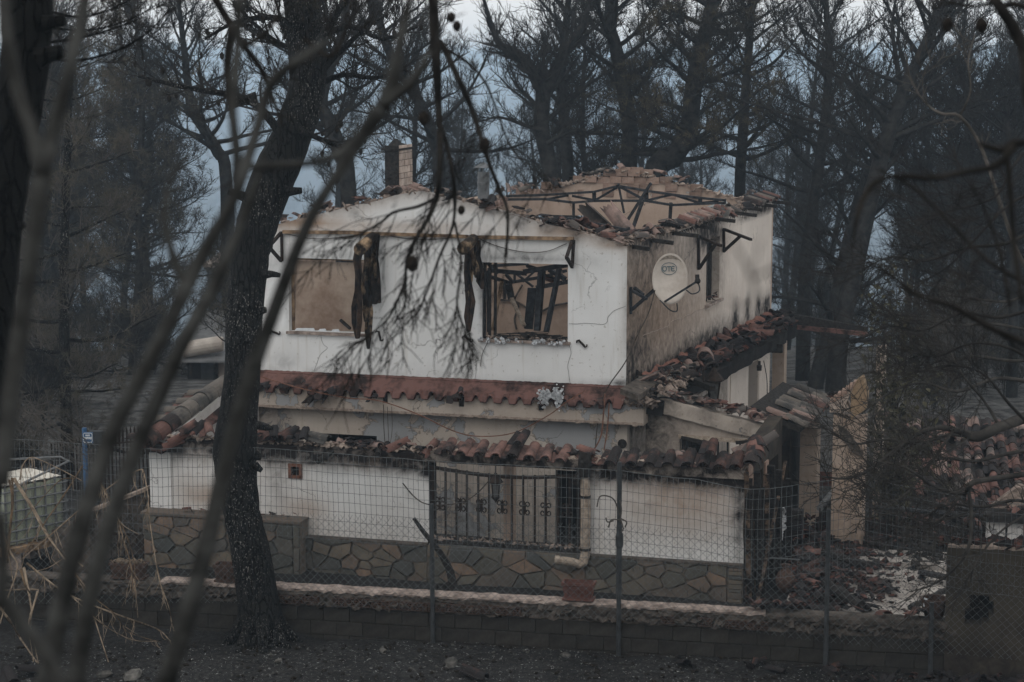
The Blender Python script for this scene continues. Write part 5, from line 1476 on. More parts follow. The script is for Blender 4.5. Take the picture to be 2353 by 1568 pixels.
# warped strip of gutter leaning on the boundary wall
gs = [(952, 1190), (975, 1222), (1000, 1252), (1022, 1285), (1035, 1312), (1040, 1340), (1026, 1351), (1005, 1352)]
mb = MB(); P = smoothpath([at(u, v, 30.7) for u, v in gs], 4); n = len(P)
for i, p in enumerate(P):
    w = .03 + .05 * min(1, i / n * 1.3)
    t = (P[min(i + 1, n - 1)] - P[max(i - 1, 0)]).normalized(); sd = t.cross(nf).normalized()
    for o in (0, .03): mb.v += [tuple(p + sd * w + nf * o), tuple(p - sd * w + nf * (o + .03))]
for i in range(n - 1):
    a = i * 4
    mb.f += [(a, a + 1, a + 5, a + 4), (a + 2, a + 6, a + 7, a + 3), (a, a + 4, a + 6, a + 2), (a + 1, a + 3, a + 7, a + 5)]
solo(mb, 'warped_gutter', M['char'], 'black warped strip of gutter curling down against the stone wall', 'gutter', loc=at(1020, 1352, 30.7))
# ------------------------------------------------------------------ boundary wall of concrete blocks
BWALL = thing('block_wall', 'long low wall of sooty concrete blocks with a crumbling pale coping', 'wall', BW.P(0, 0))
x0, x1 = -10.5, BW.sz(2182, 1400)[0]
mb = MB(); mb.obox(BW.P((x0 + x1) / 2, .05, -.12), db * ((x1 - x0) / 2), nb * .105, UP * .60); mb.build('mortar_core', M['cement'], BWALL)
mb = MB(); mb.obox((0, 0, 0), (.193, 0, 0), (0, .03, 0), (0, 0, .098))
bm_ = bpy.data.meshes.new('block')
def bev_box(hx, hy, hz, b):                     # box with chamfered front edges
    m_ = MB(); vs = []
    for y, k in ((-hy, b), (-hy + b, 0), (hy, 0)):
        vs += [(-hx + k, y, -hz + k), (hx - k, y, -hz + k), (hx - k, y, hz - k), (-hx + k, y, hz - k)]
    f = [(0, 1, 2, 3)]
    for j in (0, 4):
        f += [(j + i, j + 4 + i, j + 4 + (i + 1) % 4, j + (i + 1) % 4) for i in range(4)]
    f.append((8, 11, 10, 9)); m_.add(vs, f); return m_
BLK = bev_box(.1975, .03, .1035, .006).mesh('block', M['block'])
r = random.Random(77)
for rowi, z in enumerate((.375, .160, -.055)):
    s = x0 + .2 * (rowi % 2)
    while s < x1 - .1:
        p = BW.P(s + .2, z + .004 * math.sin(s * 3), -.005 + r.uniform(-.006, .006))
        inst('block', BLK, frame(db, -nb, UP, p) @ rotm(r.uniform(-.01, .01), r.uniform(-.008, .008), r.uniform(-.012, .012)), BWALL)
        s += .402
def rough_strip(name, m, s0, s1, step, prof, parent, amp, seed, f=5.0):
    mb = MB(); n = int((s1 - s0) / step); k = len(prof)
    for i in range(n + 1):
        s = s0 + (s1 - s0) * i / n
        for j, (o, z, a) in enumerate(prof):
            d = amp * a * (noise.noise(V((s * f, j * .9, seed))) + .7 * noise.noise(V((s * f * 3.3, j * 1.7, seed + 3))))
            d2 = amp * a * noise.noise(V((s * f * 1.7, j * 2.1, seed + 9)))
            mb.v.append(tuple(BW.P(s, z + d2, o + d)))
    for i in range(n):
        for j in range(k - 1):
            a = i * k + j; mb.f.append((a, a + k, a + k + 1, a + 1))
    return mb.build(name, m, parent)
# crumbling render below the coping; where it fell the hollow bricks show
rough_strip('render_band', M['cement'], x0, x1, .05, [(.0, .465, .5), (.03, .49, 1), (.02, .53, 1.6), (.0, .57, 1.6), (.03, .62, 1.4), (.035, .66, 1), (.03, .70, .9), (.04, .72, .6)], BWALL, .035, 3)
rough_strip('coping', M['coping'], BW.sz(372, 1340)[0], BW.sz(1760, 1390)[0], .05, [(.03, .705, 1), (.055, .715, 1.2), (.058, .745, 1), (.03, .765, .7), (-.08, .772, .5), (-.20, .765, .5), (-.24, .745, .4)], BWALL, .03, 8, 7)
rough_strip('coping', M['cement'], x0, BW.sz(372, 1340)[0] - .01, .06, [(.02, .655, .6), (.055, .67, 1), (.062, .70, .8), (.04, .725, .5), (-.20, .735, .4), (-.24, .72, .4)], BWALL, .02, 9, 4)
rough_strip('coping', M['cement'], BW.sz(1760, 1390)[0] + .01, x1, .06, [(.02, .655, .6), (.055, .67, 1), (.062, .725, .8), (.04, .755, .5), (-.20, .765, .4), (-.24, .74, .4)], BWALL, .025, 11, 4)
mbh = MB(); W_, H_ = .095, .055
for i in range(5): mbh.box(-W_ + i * W_ / 2 - .006, -W_ + i * W_ / 2 + .006, -.02, .03, -H_, H_)
for j in range(4): mbh.box(-W_ + .007, W_ - .007, -.019, .03, -H_ + j * H_ * 2 / 3 - .006, -H_ + j * H_ * 2 / 3 + .006)
mbh.box(-W_, W_, .031, .05, -H_, H_)
HB = mbh.mesh('hollow_brick', M['clay_dark'])
for a, b_ in ((645, 1000), (1010, 1185), (1520, 1545), (1605, 1650), (1668, 1760)):
    s = BW.sz(a, 1370)[0]
    while s < BW.sz(b_, 1375)[0]:
        if r.random() < .86: inst('hollow_brick', HB, frame(db, -nb, UP, BW.P(s + .1, .575 + r.uniform(-.012, .012), .052)) @ rotm(0, r.uniform(-.04, .04), 0), BWALL)
        s += .205
scatter_rubble('mortar_lumps', M['cement'], [(BW.P(s, .50 + .16 * r.random(), .05), db * .12, nb * .02, 5) for s in np.arange(-6, x1, .22)], BWALL, 6, (.02, .06))

# taller rendered wall at the right end
RWALL = thing('rendered_wall', 'taller mouldy dark rendered wall with a ragged hole at the right', 'wall', BW.P(8, 0))
ha, hb_ = BW.sz(2229, 1367, .06), BW.sz(2272, 1432, .06)
zt2 = BW.sz(2250, 1258, .06)[1]
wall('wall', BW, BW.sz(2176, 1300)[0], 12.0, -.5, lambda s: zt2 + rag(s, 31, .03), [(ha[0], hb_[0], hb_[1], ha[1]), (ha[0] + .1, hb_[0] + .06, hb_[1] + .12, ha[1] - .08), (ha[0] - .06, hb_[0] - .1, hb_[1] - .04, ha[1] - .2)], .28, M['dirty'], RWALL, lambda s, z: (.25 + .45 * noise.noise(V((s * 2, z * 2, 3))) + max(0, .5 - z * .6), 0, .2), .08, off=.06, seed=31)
mb = MB(); mb.obox(BW.P((ha[0] + hb_[0]) / 2, (ha[1] + hb_[1]) / 2, -.24), db * .35, nb * .01, UP * .45); mb.build('hole_back', M['dark'], RWALL)  # dark sheet painting the unlit depth behind the hole
scatter_rubble('rubble', M['rubble'], [(BW.P(s, zt2 + .02, -.08), db * .15, nb * .12, 14) for s in np.arange(7.5, 11.5, .25)], RWALL, 12, (.03, .10))
rough_strip('coping', M['mortar'], BW.sz(2176, 1300)[0], 12, .08, [(.07, zt2 - .02, 1), (.08, zt2 + .02, 1), (-.1, zt2 + .035, 1), (-.24, zt2, 1)], RWALL, .02, 14)

# ------------------------------------------------------------------ wire fence
FENCE = thing('wire_fence', 'sagging wire mesh fence on grey steel posts in front of the block wall', 'fence', BW.P(0, 0, .1))
FP = BW.shifted(.10)
for u, v0, v1 in ((993, 1158, 1486), (1425, 1062, 1500), (1906, 1170, 1530), (2143, 1385, 1568)):
    s, zt1 = FP.sz(u, v0); mb = MB()
    mb.tube([FP.P(s, -.35), FP.P(s - .01, zt1)], [.035, .033], 8)
    pst_ = mb.build('fence_post', M['post'], FENCE)
    if u == 1425:
        mb = MB(); mb.tube([FP.P(s - .005, .9 + 0.0), FP.P(s - .005, 1.95 + .0)], .041, 8)
        mb.tube([FP.P(s, 1.62), FP.P(s, 1.66), FP.P(s, 1.8), FP.P(s, 1.84)], [.044, .055, .055, .044], 8); mb.build('post_sleeve', M['post'], pst_)
topw = [(0, 1008), (130, 1015), (330, 1032), (590, 1028), (800, 1045), (990, 1060), (1162, 1069), (1415, 1081), (1600, 1103), (1705, 1124), (1760, 1126), (1850, 1112), (1900, 1104), (1960, 1096), (2080, 1118), (2250, 1150), (2353, 1160)]
tw = [FP.sz(u, v) for u, v in topw]
ztop_f = lambda s: interp(tw, s) + .015 * noise.noise(V((s * 3, 0, 0)))
zch = lambda s: interp([FP.sz(u, v) for u, v in ((0, 1190), (600, 1182), (990, 1200), (1425, 1214), (1705, 1236), (1900, 1262), (2353, 1300))], s)
wob = lambda s, z, k=.03: k * noise.noise(V((s * 1.1, z * 1.3, 6)))
mb = MB(); s0, s1 = -9.2, 9.2; wr = .0034
ns_ = int((s1 - s0) / .0805)
for i in range(ns_ + 1):
    s = s0 + (s1 - s0) * i / ns_ + r.uniform(-.006, .006)
    zt1, zb1 = ztop_f(s), ztop_f(s) - 1.32
    mb.tube([FP.P(s + wob(s, z) , z, wob(z, s, .04)) for z in np.linspace(zb1, zt1, 4)], wr, 3, False)
for j in range(10):
    P = [FP.P(s + wob(s, 0), ztop_f(s) - j * .145, wob(ztop_f(s) - j * .145, s, .04)) for s in np.linspace(s0, s1, 70)]
    mb.tube(P, wr * (1.5 if j == 0 else 1.0), 3, False)
mb.build('welded_mesh', M['wire'], FENCE, kind='stuff')
mb = MB(); c_ = .058; H = 1.35; s = s0 - H
while s < s1:
    for sg in (1, -1):
        a = s if sg > 0 else s + H
        pts = []
        for t in np.linspace(0, 1, 6):
            q = a + sg * H * t; z = zch(q) - H + H * t
            pts.append(FP.P(q + wob(q, z, .025), z, .02 + wob(z + 3, q, .03)))
        if s0 - .2 < pts[0].x + 1.2 and True: mb.tube(pts, 0.0026, 3, False)
    s += c_ * 2
P = [s for s in np.arange(s0, s1, c_ * 2)]
for q in P:                                       # twisted barbs along the upper edge
    z = zch(q); mb.tube([FP.P(q, z, .02), FP.P(q - .03, z + .055, .03)], 0.0026, 3, False); mb.tube([FP.P(q, z, .02), FP.P(q + .03, z + .055, .01)], 0.0026, 3, False)
mb.build('chain_link', M['wire'], FENCE, kind='stuff')
vine_p = FP.hit(1425, 1190)
mb = MB()
for pts in ([(1425, 1185), (1412, 1150), (1395, 1140), (1378, 1142), (1372, 1165)], [(1423, 1195), (1405, 1195), (1398, 1212)], [(1427, 1192), (1440, 1200), (1436, 1212)], [(1425, 1200), (1428, 1170), (1424, 1150)], [(1410, 1197), (1396, 1200), (1392, 1190)], [(1425, 1190), (1432, 1215), (1428, 1222)]):
    mb.tube(smoothpath([FP.hit(u, v, .05) for u, v in pts], 3), .011, 5)
solo(mb, 'dead_vine', M['twig_pale'], 'short dead vine curled round the steel fence post with a sleeve', 'vine', loc=vine_p)

# ------------------------------------------------------------------ planters and pots
def trough(c, L, H, D, label, m, group=None, fill=True):
    t = thing('planter_box', label, 'planter', c, group)
    mb = MB()
    pr = [(.84, 0, 1), (.98, .80, 1), (1.05, .82, 1), (1.05, 1.0, 1), (.93, 1.0, 1), (.90, .80, 1), (.80, .35, 1)]
    for k, z, _ in pr:
        for sx, sy in ((-1, -1), (1, -1), (1, 1), (-1, 1)):
            mb.v.append(tuple(c + db * (sx * L / 2 * k) - nb * (sy * (D / 2 * k)) + UP * (z * H + .03)))
    for j in range(len(pr) - 1):
        for i in range(4):
            mb.f.append((j * 4 + i, j * 4 + (i + 1) % 4, j * 4 + 4 + (i + 1) % 4, j * 4 + 4 + i))
    mb.f.append((3, 2, 1, 0)); mb.f.append(tuple(len(mb.v) - 4 + i for i in range(4)))
    mb.build('trough', m, t)
    mb = MB(); mb.obox(c + UP * .013, db * (L * .5), nb * (D * .5), UP * .013); mb.build('saucer', m, t)
    mb = MB()
    for i in range(-3, 4):
        q = c + db * (i * L * .12) + nb * (D / 2 * .93) + UP * (H * .48)
        mb.tube([q - UP * .05 + nb * .0, q + db * .025 + UP * .01, q + UP * .06 + nb * .015], [.008, .014, .006], 5); mb.tube([q - db * .03 + UP * .05, q + nb * .008, q + db * .03 - UP * .03], [.006, .011, .006], 5)
    mb.build('relief', m, t)
    return t
cpl = BW.hit(1330, 1381, -.06); cpl.z = .785
trough(cpl, .46, .23, .22, 'empty terracotta planter box with leaf relief standing on the pale wall coping', M['pot'])
cp2 = BW.hit(298, 1338, -.08); cp2.z = .745
PB2 = trough(cp2, .54, .21, .24, 'dark sooty planter box with dead plants on the wall left of the pine', M['clay_dark'])
mb = MB()
for i in range(60):
    p = cp2 + db * r.uniform(-.24, .24) + nb * r.uniform(-.08, .08) + UP * .22
    a = r.uniform(0, 6.28); L = r.uniform(.05, .14)
    mb.tube([p, p + V((math.cos(a) * L * .6, math.sin(a) * L * .3, L * .5)), p + V((math.cos(a) * L, math.sin(a) * L * .5, L * .3))], [.006, .008, .004], 4)
solo(mb, 'dead_plant', M['reed'], 'dry curled dead plants filling the dark planter box', 'plant', loc=cp2 + UP * .21)['kind'] = 'stuff'
cp3 = BW.hit(528, 1341, -.08); cp3.z = .78
trough(cp3, .42, .23, .24, 'dark clay planter box half hidden behind the big pine trunk', M['clay_dark'])
pot_c = BW.hit(2146, 1416, -.22); pot_c.z = .765
mb = MB(); lathe(mb, pot_c, [(.001, .765), (.13, .766), (.175, .90), (.185, 1.0), (.20, 1.0), (.20, 1.03), (.165, 1.03), (.16, .98), (.13, .85)], 18)
t = thing('flower_pot', 'round burnt flower pot with a chipped rim at the foot of the dark wall', 'flower pot', pot_c); mb.build('pot', M['clay_dark'], t)
mb = MB(); mb.prism([pot_c + V((-.17, -.07, .16)), pot_c + V((-.13, -.11, .17)), pot_c + V((-.12, -.11, .28)), pot_c + V((-.16, -.08, .29))], (0, .01, 0)); mb.build('label_tag', M['paint_white'], t)

# ------------------------------------------------------------------ terrace on the right with its rubble
TZ = .15
tp = [atZ(u, v, TZ) for u, v in ((1790, 1420), (2260, 1445), (2300, 1275), (1860, 1255))]
mb = MB(); mb.prism([p for p in tp], (0, 0, -.5))
o = mb.build('terrace', M['terrace'], None, kind='structure')
mb = MB(); mb.bar(atZ(2050, 1296, TZ), atZ(2185, 1308, TZ), .35, .16); mb.bar(atZ(1900, 1290, TZ), atZ(2049, 1296, TZ), .3, .14)
solo(mb, 'terrace_kerb', M['terrace'], 'pale low kerb along the far edge of the rubble-strewn terrace', 'kerb', loc=atZ(2050, 1296, TZ))
spots = []
for i in range(130):
    u = 1830 + abs(r.gauss(0, 105)); v = r.uniform(1215, 1405)
    if u > 2165 or (v < 1285 and u > 2100): continue
    spots.append((u, v))
lab = 'broken clay roof tile lying in the rubble on the terrace'
for i, (u, v) in enumerate(spots):
    zz = TZ + .03 + max(0, .30 - (u - 1835) / 420) * r.random()
    c = r.choice(['tile', 'tile_burnt', 'tile_burnt', 'tile_burnt'])
    me = r.choice(SHARD[c] + TILE[c][1:])
    o = inst('broken_tile', me, Matrix.Translation(atZ(u, v, zz)) @ rotm(r.uniform(-.4, .4), r.uniform(-.4, .4), r.uniform(0, 6.28)) @ Matrix.Scale(r.uniform(.7, 1.15), 4))
    tag(o, lab, 'roof tile', 'broken tiles scattered over the terrace')
mb = MB(); rr = random.Random(55)
def bits(mb, rr, n, fu, fv, z, size, zj=.05):
    for _ in range(n):
        p = atZ(fu(), fv(), z); s = rr.uniform(*size); q = rotm(rr.uniform(-.6, .6), rr.uniform(-.6, .6), rr.uniform(0, 6.3)).to_3x3()
        mb.obox(p + UP * rr.uniform(0, zj), q @ V((s, 0, 0)), q @ V((.2 * s, s * rr.uniform(.4, .9), 0)), q @ V((0, 0, s * rr.uniform(.12, .4))))
bits(mb, rr, 950, lambda: min(2170, 1815 + abs(rr.gauss(0, 105))), lambda: rr.uniform(1205, 1408), TZ, (.015, .07), .22)
mb.build('terrace_rubble', M['rubble'], None, kind='stuff')
mb = MB(); bits(mb, rr, 500, lambda: rr.uniform(1830, 2250), lambda: rr.uniform(1215, 1310), TZ, (.02, .08), .12)
bits(mb, rr, 700, lambda: rr.uniform(1880, 2170), lambda: rr.uniform(1300, 1405), TZ, (.008, .022), .0)
mb.build('charcoal_debris', M['char'], None, kind='stuff')
for (u0, v0), (u1, v1), w, lb in (((1895, 1340), (1978, 1392), .15, 'thick charred beam slanting through the tile rubble beside the fence post'), ((2092, 1396), (2182, 1352), .09, 'thin charred pole propped against the dark rendered wall'), ((1890, 1268), (2003, 1304), .12, 'charred beam lying flat at the back of the terrace rubble')):
    a, b_ = atZ(u0, v0, TZ + .35), atZ(u1, v1, TZ + .22)
    mb = MB(); n = 8
    mb.tube([a.lerp(b_, i / n) + V((0, 0, .012 * math.sin(i * 2.3))) for i in range(n + 1)], [w * .55 * (1 + .15 * noise.noise(V((i * 1.1, w * 50, 0)))) for i in range(n + 1)], 7)
    solo(mb, 'charred_beam', M['char'], lb, 'beam', loc=a.lerp(b_, .5))
o = inst('broken_tile', TILE['tile_burnt'][0], Matrix.Translation(atZ(2142, 1326, TZ + .08)) @ rotm(.15, .3, 1.3) @ Matrix.Scale(1.1, 4)); tag(o, 'black whole roof tile lying alone on the bare pale terrace floor', 'roof tile')
# tiles fallen along the wall top and at its foot
for i in range(18):
    u = r.uniform(1690, 1880) if i < 11 else r.uniform(1880, 2130); s = BW.sz(u, 1395)[0]
    c = r.choice(['tile_burnt', 'tile_burnt', 'tile']); me = r.choice(TILE[c] + SHARD[c])
    o = inst('broken_tile', me, Matrix.Translation(BW.P(s, .80 + r.uniform(0, .05), r.uniform(-.2, .02))) @ rotm(r.uniform(-.5, .5), r.uniform(-.4, .4), r.uniform(0, 6.28)) @ Matrix.Scale(r.uniform(.7, 1), 4))
    tag(o, 'broken clay roof tile resting on top of the low block wall', 'roof tile', 'tiles fallen onto the block wall')
for i in range(46):
    u = 1560 + 800 * r.random() ** .7; s = BW.sz(u, 1490)[0]
    c = 'tile_burnt'; me = r.choice(TILE[c] + SHARD['tile_burnt'])
    p = BW.P(s, 0, r.uniform(.12, .6)); p.z = ground_z(p.x, p.y) + .05
    o = inst('broken_tile', me, Matrix.Translation(p) @ rotm(r.uniform(-.9, .9), r.uniform(-.6, .6), r.uniform(0, 6.28)) @ Matrix.Scale(r.uniform(.5, .85), 4))
    tag(o, 'charred roof tile fallen in the ash at the foot of the block wall', 'roof tile', 'charred tiles at the foot of the block wall')

# pillars of the terrace --------------------------------------------------
TP = thing('terrace_pillar', 'tall tan pillar with a broken arch stump at its top', 'pillar', at(1947, 1330, 33))
zc = lambda u, v: at(u, v, 34.2).z
_, plc = pillar((1906, 1990, 915, 1330, 34.2), .45, 'shaft', M['cream'], TP, lambda s, z: (.24 + .12 * noise.noise(V((s * 2, z * 1.5, 8))) + .35 * max(0, .9 - z), .8 + .2 * noise.noise(V((s * 3, z, 4))), .08), 41,
                lambda s: zc(1940, 950) + rag(s, 41, .05))
A = [plc.hit(u, v) for u, v in ((1912, 948), (1990, 948), (1992, 905), (1982, 868), (1968, 875), (1950, 900), (1935, 912), (1912, 922))]
mb = MB(); mb.prism([plc.hit(u, v) for u, v in ((1906, 948), (1955, 948), (1945, 925), (1965, 885), (1950, 893), (1925, 915), (1908, 922))], -plc.n * .4); mb.build('arch_stump', M['mortar'], TP)
ochre = simple('ochre_roughcast', (.17, .115, .07), (.27, .19, .12), 22, .95, .7)
mb = MB(); mb.prism([plc.hit(u, v, .05) for u, v in ((1955, 965), (1990, 940), (1994, 905), (1982, 866), (1968, 875), (1955, 905))], plc.n * -.3); mb.build('arch_face', ochre, TP)
mb = MB(); mb.prism([plc.hit(u, v, .02) for u, v in ((1925, 975), (1945, 985), (1985, 1040), (1982, 1050), (1960, 1040), (1930, 1000))], plc.n * .04); mb.build('spalled_render', M['cement'], TP)
mb = MB()
for i in range(7): mb.obox(plc.hit(1915 + i * 9, 918 - i * 6.5, -.1), df * .05, -nf * .12, UP * .03)
mb.build('brick_edge', M['brick'], TP, kind='stuff')
tile_line([plc.hit(1908, 912, -.2), plc.hit(1930, 905, -.2)], 6, ['tile', 'tile_burnt'], TP, 201, .05, .4, .6, 1.0)
TP2 = thing('terrace_pillar', 'narrow tan pillar wrapped in withered vine behind the broken one', 'pillar', at(2015, 1330, 37))
pillar((2001, 2034, 800, 1290, 37), .35, 'shaft', M['cream'], TP2, lambda s, z: (.1, .6, .1), 42)
mb = MB(); mb.bar(SD.P(12.0, 2.62, .4), at(1992, 762, 44.5), .12, .20); mb.build('pergola_beam', M['char'], HOUSE)
mb = MB(); mb.bar(SD.P(12.0, 2.40, .45), at(1992, 768, 44.3), .08, .10); mb.build('pergola_beam', M['flash'], HOUSE)

jc = atZ(1804, 1362, TZ)
mb = MB(); lathe(mb, jc, [(.001, TZ), (.09, TZ + .01), (.15, TZ + .14), (.16, TZ + .24), (.11, TZ + .34), (.06, TZ + .38), (.06, TZ + .44), (.085, TZ + .46), (.05, TZ + .45)], 16)
t = thing('clay_jar', 'sooty red clay jar standing among the rubble at the porch corner', 'jar', jc); mb.build('jar', M['clay_dark'], t, smooth=True)
t = thing('metal_frame', 'bent thin metal table frame standing over the clay jar', 'frame', atZ(1790, 1375, TZ))
fr_ = [atZ(u, v, TZ) + UP * h for u, v, h in ((1742, 1372, 0), (1765, 1340, .42), (1838, 1342, .40), (1824, 1378, 0), (1836, 1362, 0))]
for a, b_ in ((0, 1), (1, 2), (2, 3), (2, 4)):
    mb = MB(); mb.bar(fr_[a], fr_[b_], .018); mb.build('bar', M['zinc'] if a == 1 else M['iron'], t)
# iron railing of the terrace ------------------------------------------------
RA = thing('iron_railing', 'black iron railing with scrolled bars at the back of the terrace', 'railing', at(2075, 1290, 34))
a, b_ = at(1888, 1156, 34.6), at(2262, 1186, 34.0)
mb = MB(); mb.tube([a, b_], .04, 8); mb.build('top_rail', M['steel'], RA)
a2, b2 = V((a.x, a.y, TZ + .12)), V((b_.x, b_.y, TZ + .12))
mb = MB(); mb.bar(a2, b2, .03); mb.build('bottom_rail', M['iron'], RA)
for i in range(31):
    p = a.lerp(b_, i / 30); mb = MB(); mb.bar(V((p.x, p.y, TZ + .10)), p, .05 if i in (0, 14, 30) else .018); mb.build('bar', M['iron'], RA)
dr = (b_ - a).normalized()
for i in range(7):
    c = a.lerp(b_, .08 + i * .14) - UP * .28; mb = MB()
    for sx in (-1, 1):
        mb.tube([c + dr * sx * .005 - UP * .22] + [c + dr * sx * (.065 + .065 * math.cos(R(180 - k * 36)) * (1 - k * .06)) + UP * (.06 * math.sin(R(180 - k * 36)) * (1 - k * .05)) for k in range(9)], .010, 4)
    mb.build('scroll', M['iron'], RA)
mb = MB(); mb.tube([at(1884, 1168, 34.2), at(1934, 1106, 36.5)], .06, 8)
HR = thing('hand_rail', 'grey pipe hand rail sloping up between the two tan pillars', 'rail', at(1908, 1200, 35)); mb.build('pipe', M['zinc'], HR)
for k in range(8):
    p = at(1884, 1168, 34.2).lerp(at(1934, 1106, 36.5), k / 7.5); mb = MB(); mb.bar(V((p.x, p.y, TZ)), p, .022); mb.build('bar', M['iron'], HR)
hp = at(1896, 1112, 36.8); hp.z -= .02
trough(hp, .42, .2, .2, 'small red planter box perched behind the sloping hand rail', M['pot'])

# fallen tiled roof and low outbuilding on the right --------------------------
OB = thing('outbuilding', 'low outbuilding under a collapsed red tiled roof beyond the railing', 'outbuilding', at(2200, 1240, 37))
e0, e1 = at(2040, 1150, 36.5), at(2420, 1190, 36.0)
ed = (e1 - e0); eL = ed.length; ed.normalize(); bk = V((-ed.y, ed.x, 0)).normalized()
if bk.y < 0: bk = -bk
rise = (bk * math.cos(R(13)) + UP * math.sin(R(13))); un = ed.cross(rise).normalized(); un = un if un.z > 0 else -un
mb = MB(); mb.prism([e0 - un * .12, e1 - un * .12, e1 + rise * 4.6 - un * .12, e0 + rise * 4.6 - un * .12], -un * .08); mb.build('roof_deck', M['char'], OB)
for i in range(int(eL / .235)):
    for k in range(12):
        if r.random() < .10 + (.35 if k < 2 and i < 5 else 0): continue
        c = 'tile' if r.random() < .45 else ('tile_pale' if r.random() < .35 else 'tile_burnt')
        p = e0 + ed * (i * .235 + .12) + rise * (k * .36 + .1) + un * (-.02 + .015 * math.sin(i * 1.3 + k * .4))
        inst('roof_tile', TILE[c][r.choice((0, 0, 1, 3))], frame(ed, rise, un, p) @ rotm(-.03, r.uniform(-.06, .06), r.uniform(-.1, .1)), OB)
mb = MB(); mb.prism([V((p.x, p.y, -1.2)) + bk * .25 for p in (e0, e1)] + [e1 + bk * .25 - UP * .15, e0 + bk * .25 - UP * .15], bk * .15); mb.build('wall', M['dark'], OB)
for i in range(26):
    p = e0 + ed * r.uniform(0, eL) + bk * r.uniform(-.6, .1); p.z = r.uniform(.0, .2)
    c = r.choice(['tile', 'tile_burnt']); inst('roof_tile', r.choice(TILE[c] + SHARD[c]), Matrix.Translation(p) @ rotm(r.uniform(-.7, .7), r.uniform(-.5, .5), r.uniform(0, 6)), OB)
K = thing('garden_kiosk', 'small cream masonry barbecue with broken red tiles heaped on top', 'barbecue', at(2310, 1250, 33.5))
k0 = at(2264, 1246, 33.4); kp = Plane(V((k0.x, k0.y, 0)), df, nf); kz = kp.sz(2264, 1196)[1]
for a_, w_ in ((0, .32), (.36, .26), (.66, .6)):
    wall('wall', kp, a_, a_ + w_, -.3, kz, [], .5, M['white'], K, lambda s, z: (.25, .2, .6), .15, seed=50)
mb = MB(); mb.obox(kp.P(.7, kz + .06, -.2), df * .75, nf * .32, UP * .06); mb.build('slab', M['char'], K)
tile_line([kp.P(0, kz + .16, .0), kp.P(1.5, kz + .2, 0)], 22, ['tile', 'tile', 'tile_burnt'], K, 210, .2, .5, 1.0, .7)
mb = MB(); mb.prism([kp.P(.05, kz + .12, -.45), kp.P(1.6, kz + .12, -.45), kp.P(1.6, kz + .40, -.5), kp.P(.5, kz + .5, -.5)], -nf * .3); mb.build('chimney_breast', M['rubble_pale'], K)

# withered vine over the pillar -------------------------------------------------
VN = thing('withered_vine', 'withered climbing vine with drooping dead leaves beside the narrow pillar', 'vine', at(2040, 1290, 36))
mb = MB(); lf = MB(); rr = random.Random(66)
def leafq(lf, p, s, rr):
    q = rotm(rr.uniform(-1.2, 1.2), rr.uniform(-1.2, 1.2), rr.uniform(0, 6.3)).to_3x3()
    a, b2, c = q @ V((s, 0, 0)), q @ V((0, s * .55, 0)), q @ V((0, 0, s * .3))
    lf.add([p - a, p - b2 * 1.0 + c, p + a, p + b2 + c * .6, p - a * .1], [(0, 1, 4), (1, 2, 4), (2, 3, 4), (3, 0, 4)])
for k in range(15):
    u = rr.gauss(2042, 22); v = 1250; pts = []
    top = rr.uniform(560, 900)
    while v > top:
        pts.append(at(u, v, 36 + rr.uniform(-.4, .4))); v -= rr.uniform(28, 60); u += rr.gauss(0, 9) + (1.5 if u < 2050 else -1.5)
    if len(pts) < 3: continue
    mb.tube(smoothpath(pts, 2), [max(.006, .03 * (1 - i / (len(pts) * 2))) for i in range(len(smoothpath(pts, 2)))], 4)
    for p in pts[2:]:
        for _ in range(5):
            leafq(lf, p + V((rr.gauss(0, .16), rr.gauss(0, .2), rr.gauss(0, .18))), rr.uniform(.035, .10), rr)
for _ in range(650):
    u = rr.gauss(2065, 48); v = rr.uniform(850, 1130)
    leafq(lf, at(u + (v - 900) * .1, v, 35.5 + rr.gauss(0, .6)), rr.uniform(.035, .09), rr)
mb.build('stems', M['twig'], VN); lf.build('leaves', M['leaf'], VN, kind='stuff')
# ------------------------------------------------------------------ caged water tank at the left
TK = thing('water_tank', 'greenish white plastic water tank in a bent steel cage', 'water tank', at(60, 1290, 33.5))
nc = at(14, 1246, 32.6); nc.z = .52
ta = R(48); tx, ty = V((math.cos(ta), math.sin(ta), 0)), V((-math.sin(ta), math.cos(ta), 0))
TW, TD, TH = 1.18, 1.0, 1.02
def tpnt(a, b2, z): return nc + tx * a + ty * b2 + UP * z
mb = MB(); n = 10
for j in range(9):                                # bulging, sagging body
    z = TH * j / 8
    ring = []
    for (ax, ay), (bx, by) in (((0, 0), (1, 0)), ((1, 0), (1, 1)), ((1, 1), (0, 1)), ((0, 1), (0, 0))):
        for i in range(n):
            t = i / n; x, y = ax + (bx - ax) * t, ay + (by - ay) * t
            k = .96 + .02 * math.sin(math.pi * t) * math.sin(math.pi * j / 8)
            zz = z - (.10 * (.5 + noise.noise(V((x * 3, y * 3, 1)))) if j == 8 else 0)
            ring.append(tpnt(TW * (.5 + (x - .5) * k), TD * (.5 + (y - .5) * k), zz))
    mb.v += [tuple(p) for p in ring]
m4 = 4 * n
for j in range(8):
    for i in range(m4): mb.f.append((j * m4 + i, j * m4 + (i + 1) % m4, (j + 1) * m4 + (i + 1) % m4, (j + 1) * m4 + i))
mb.build('tank_body', M['tank'], TK, smooth=True)
mb = MB(); G = 12
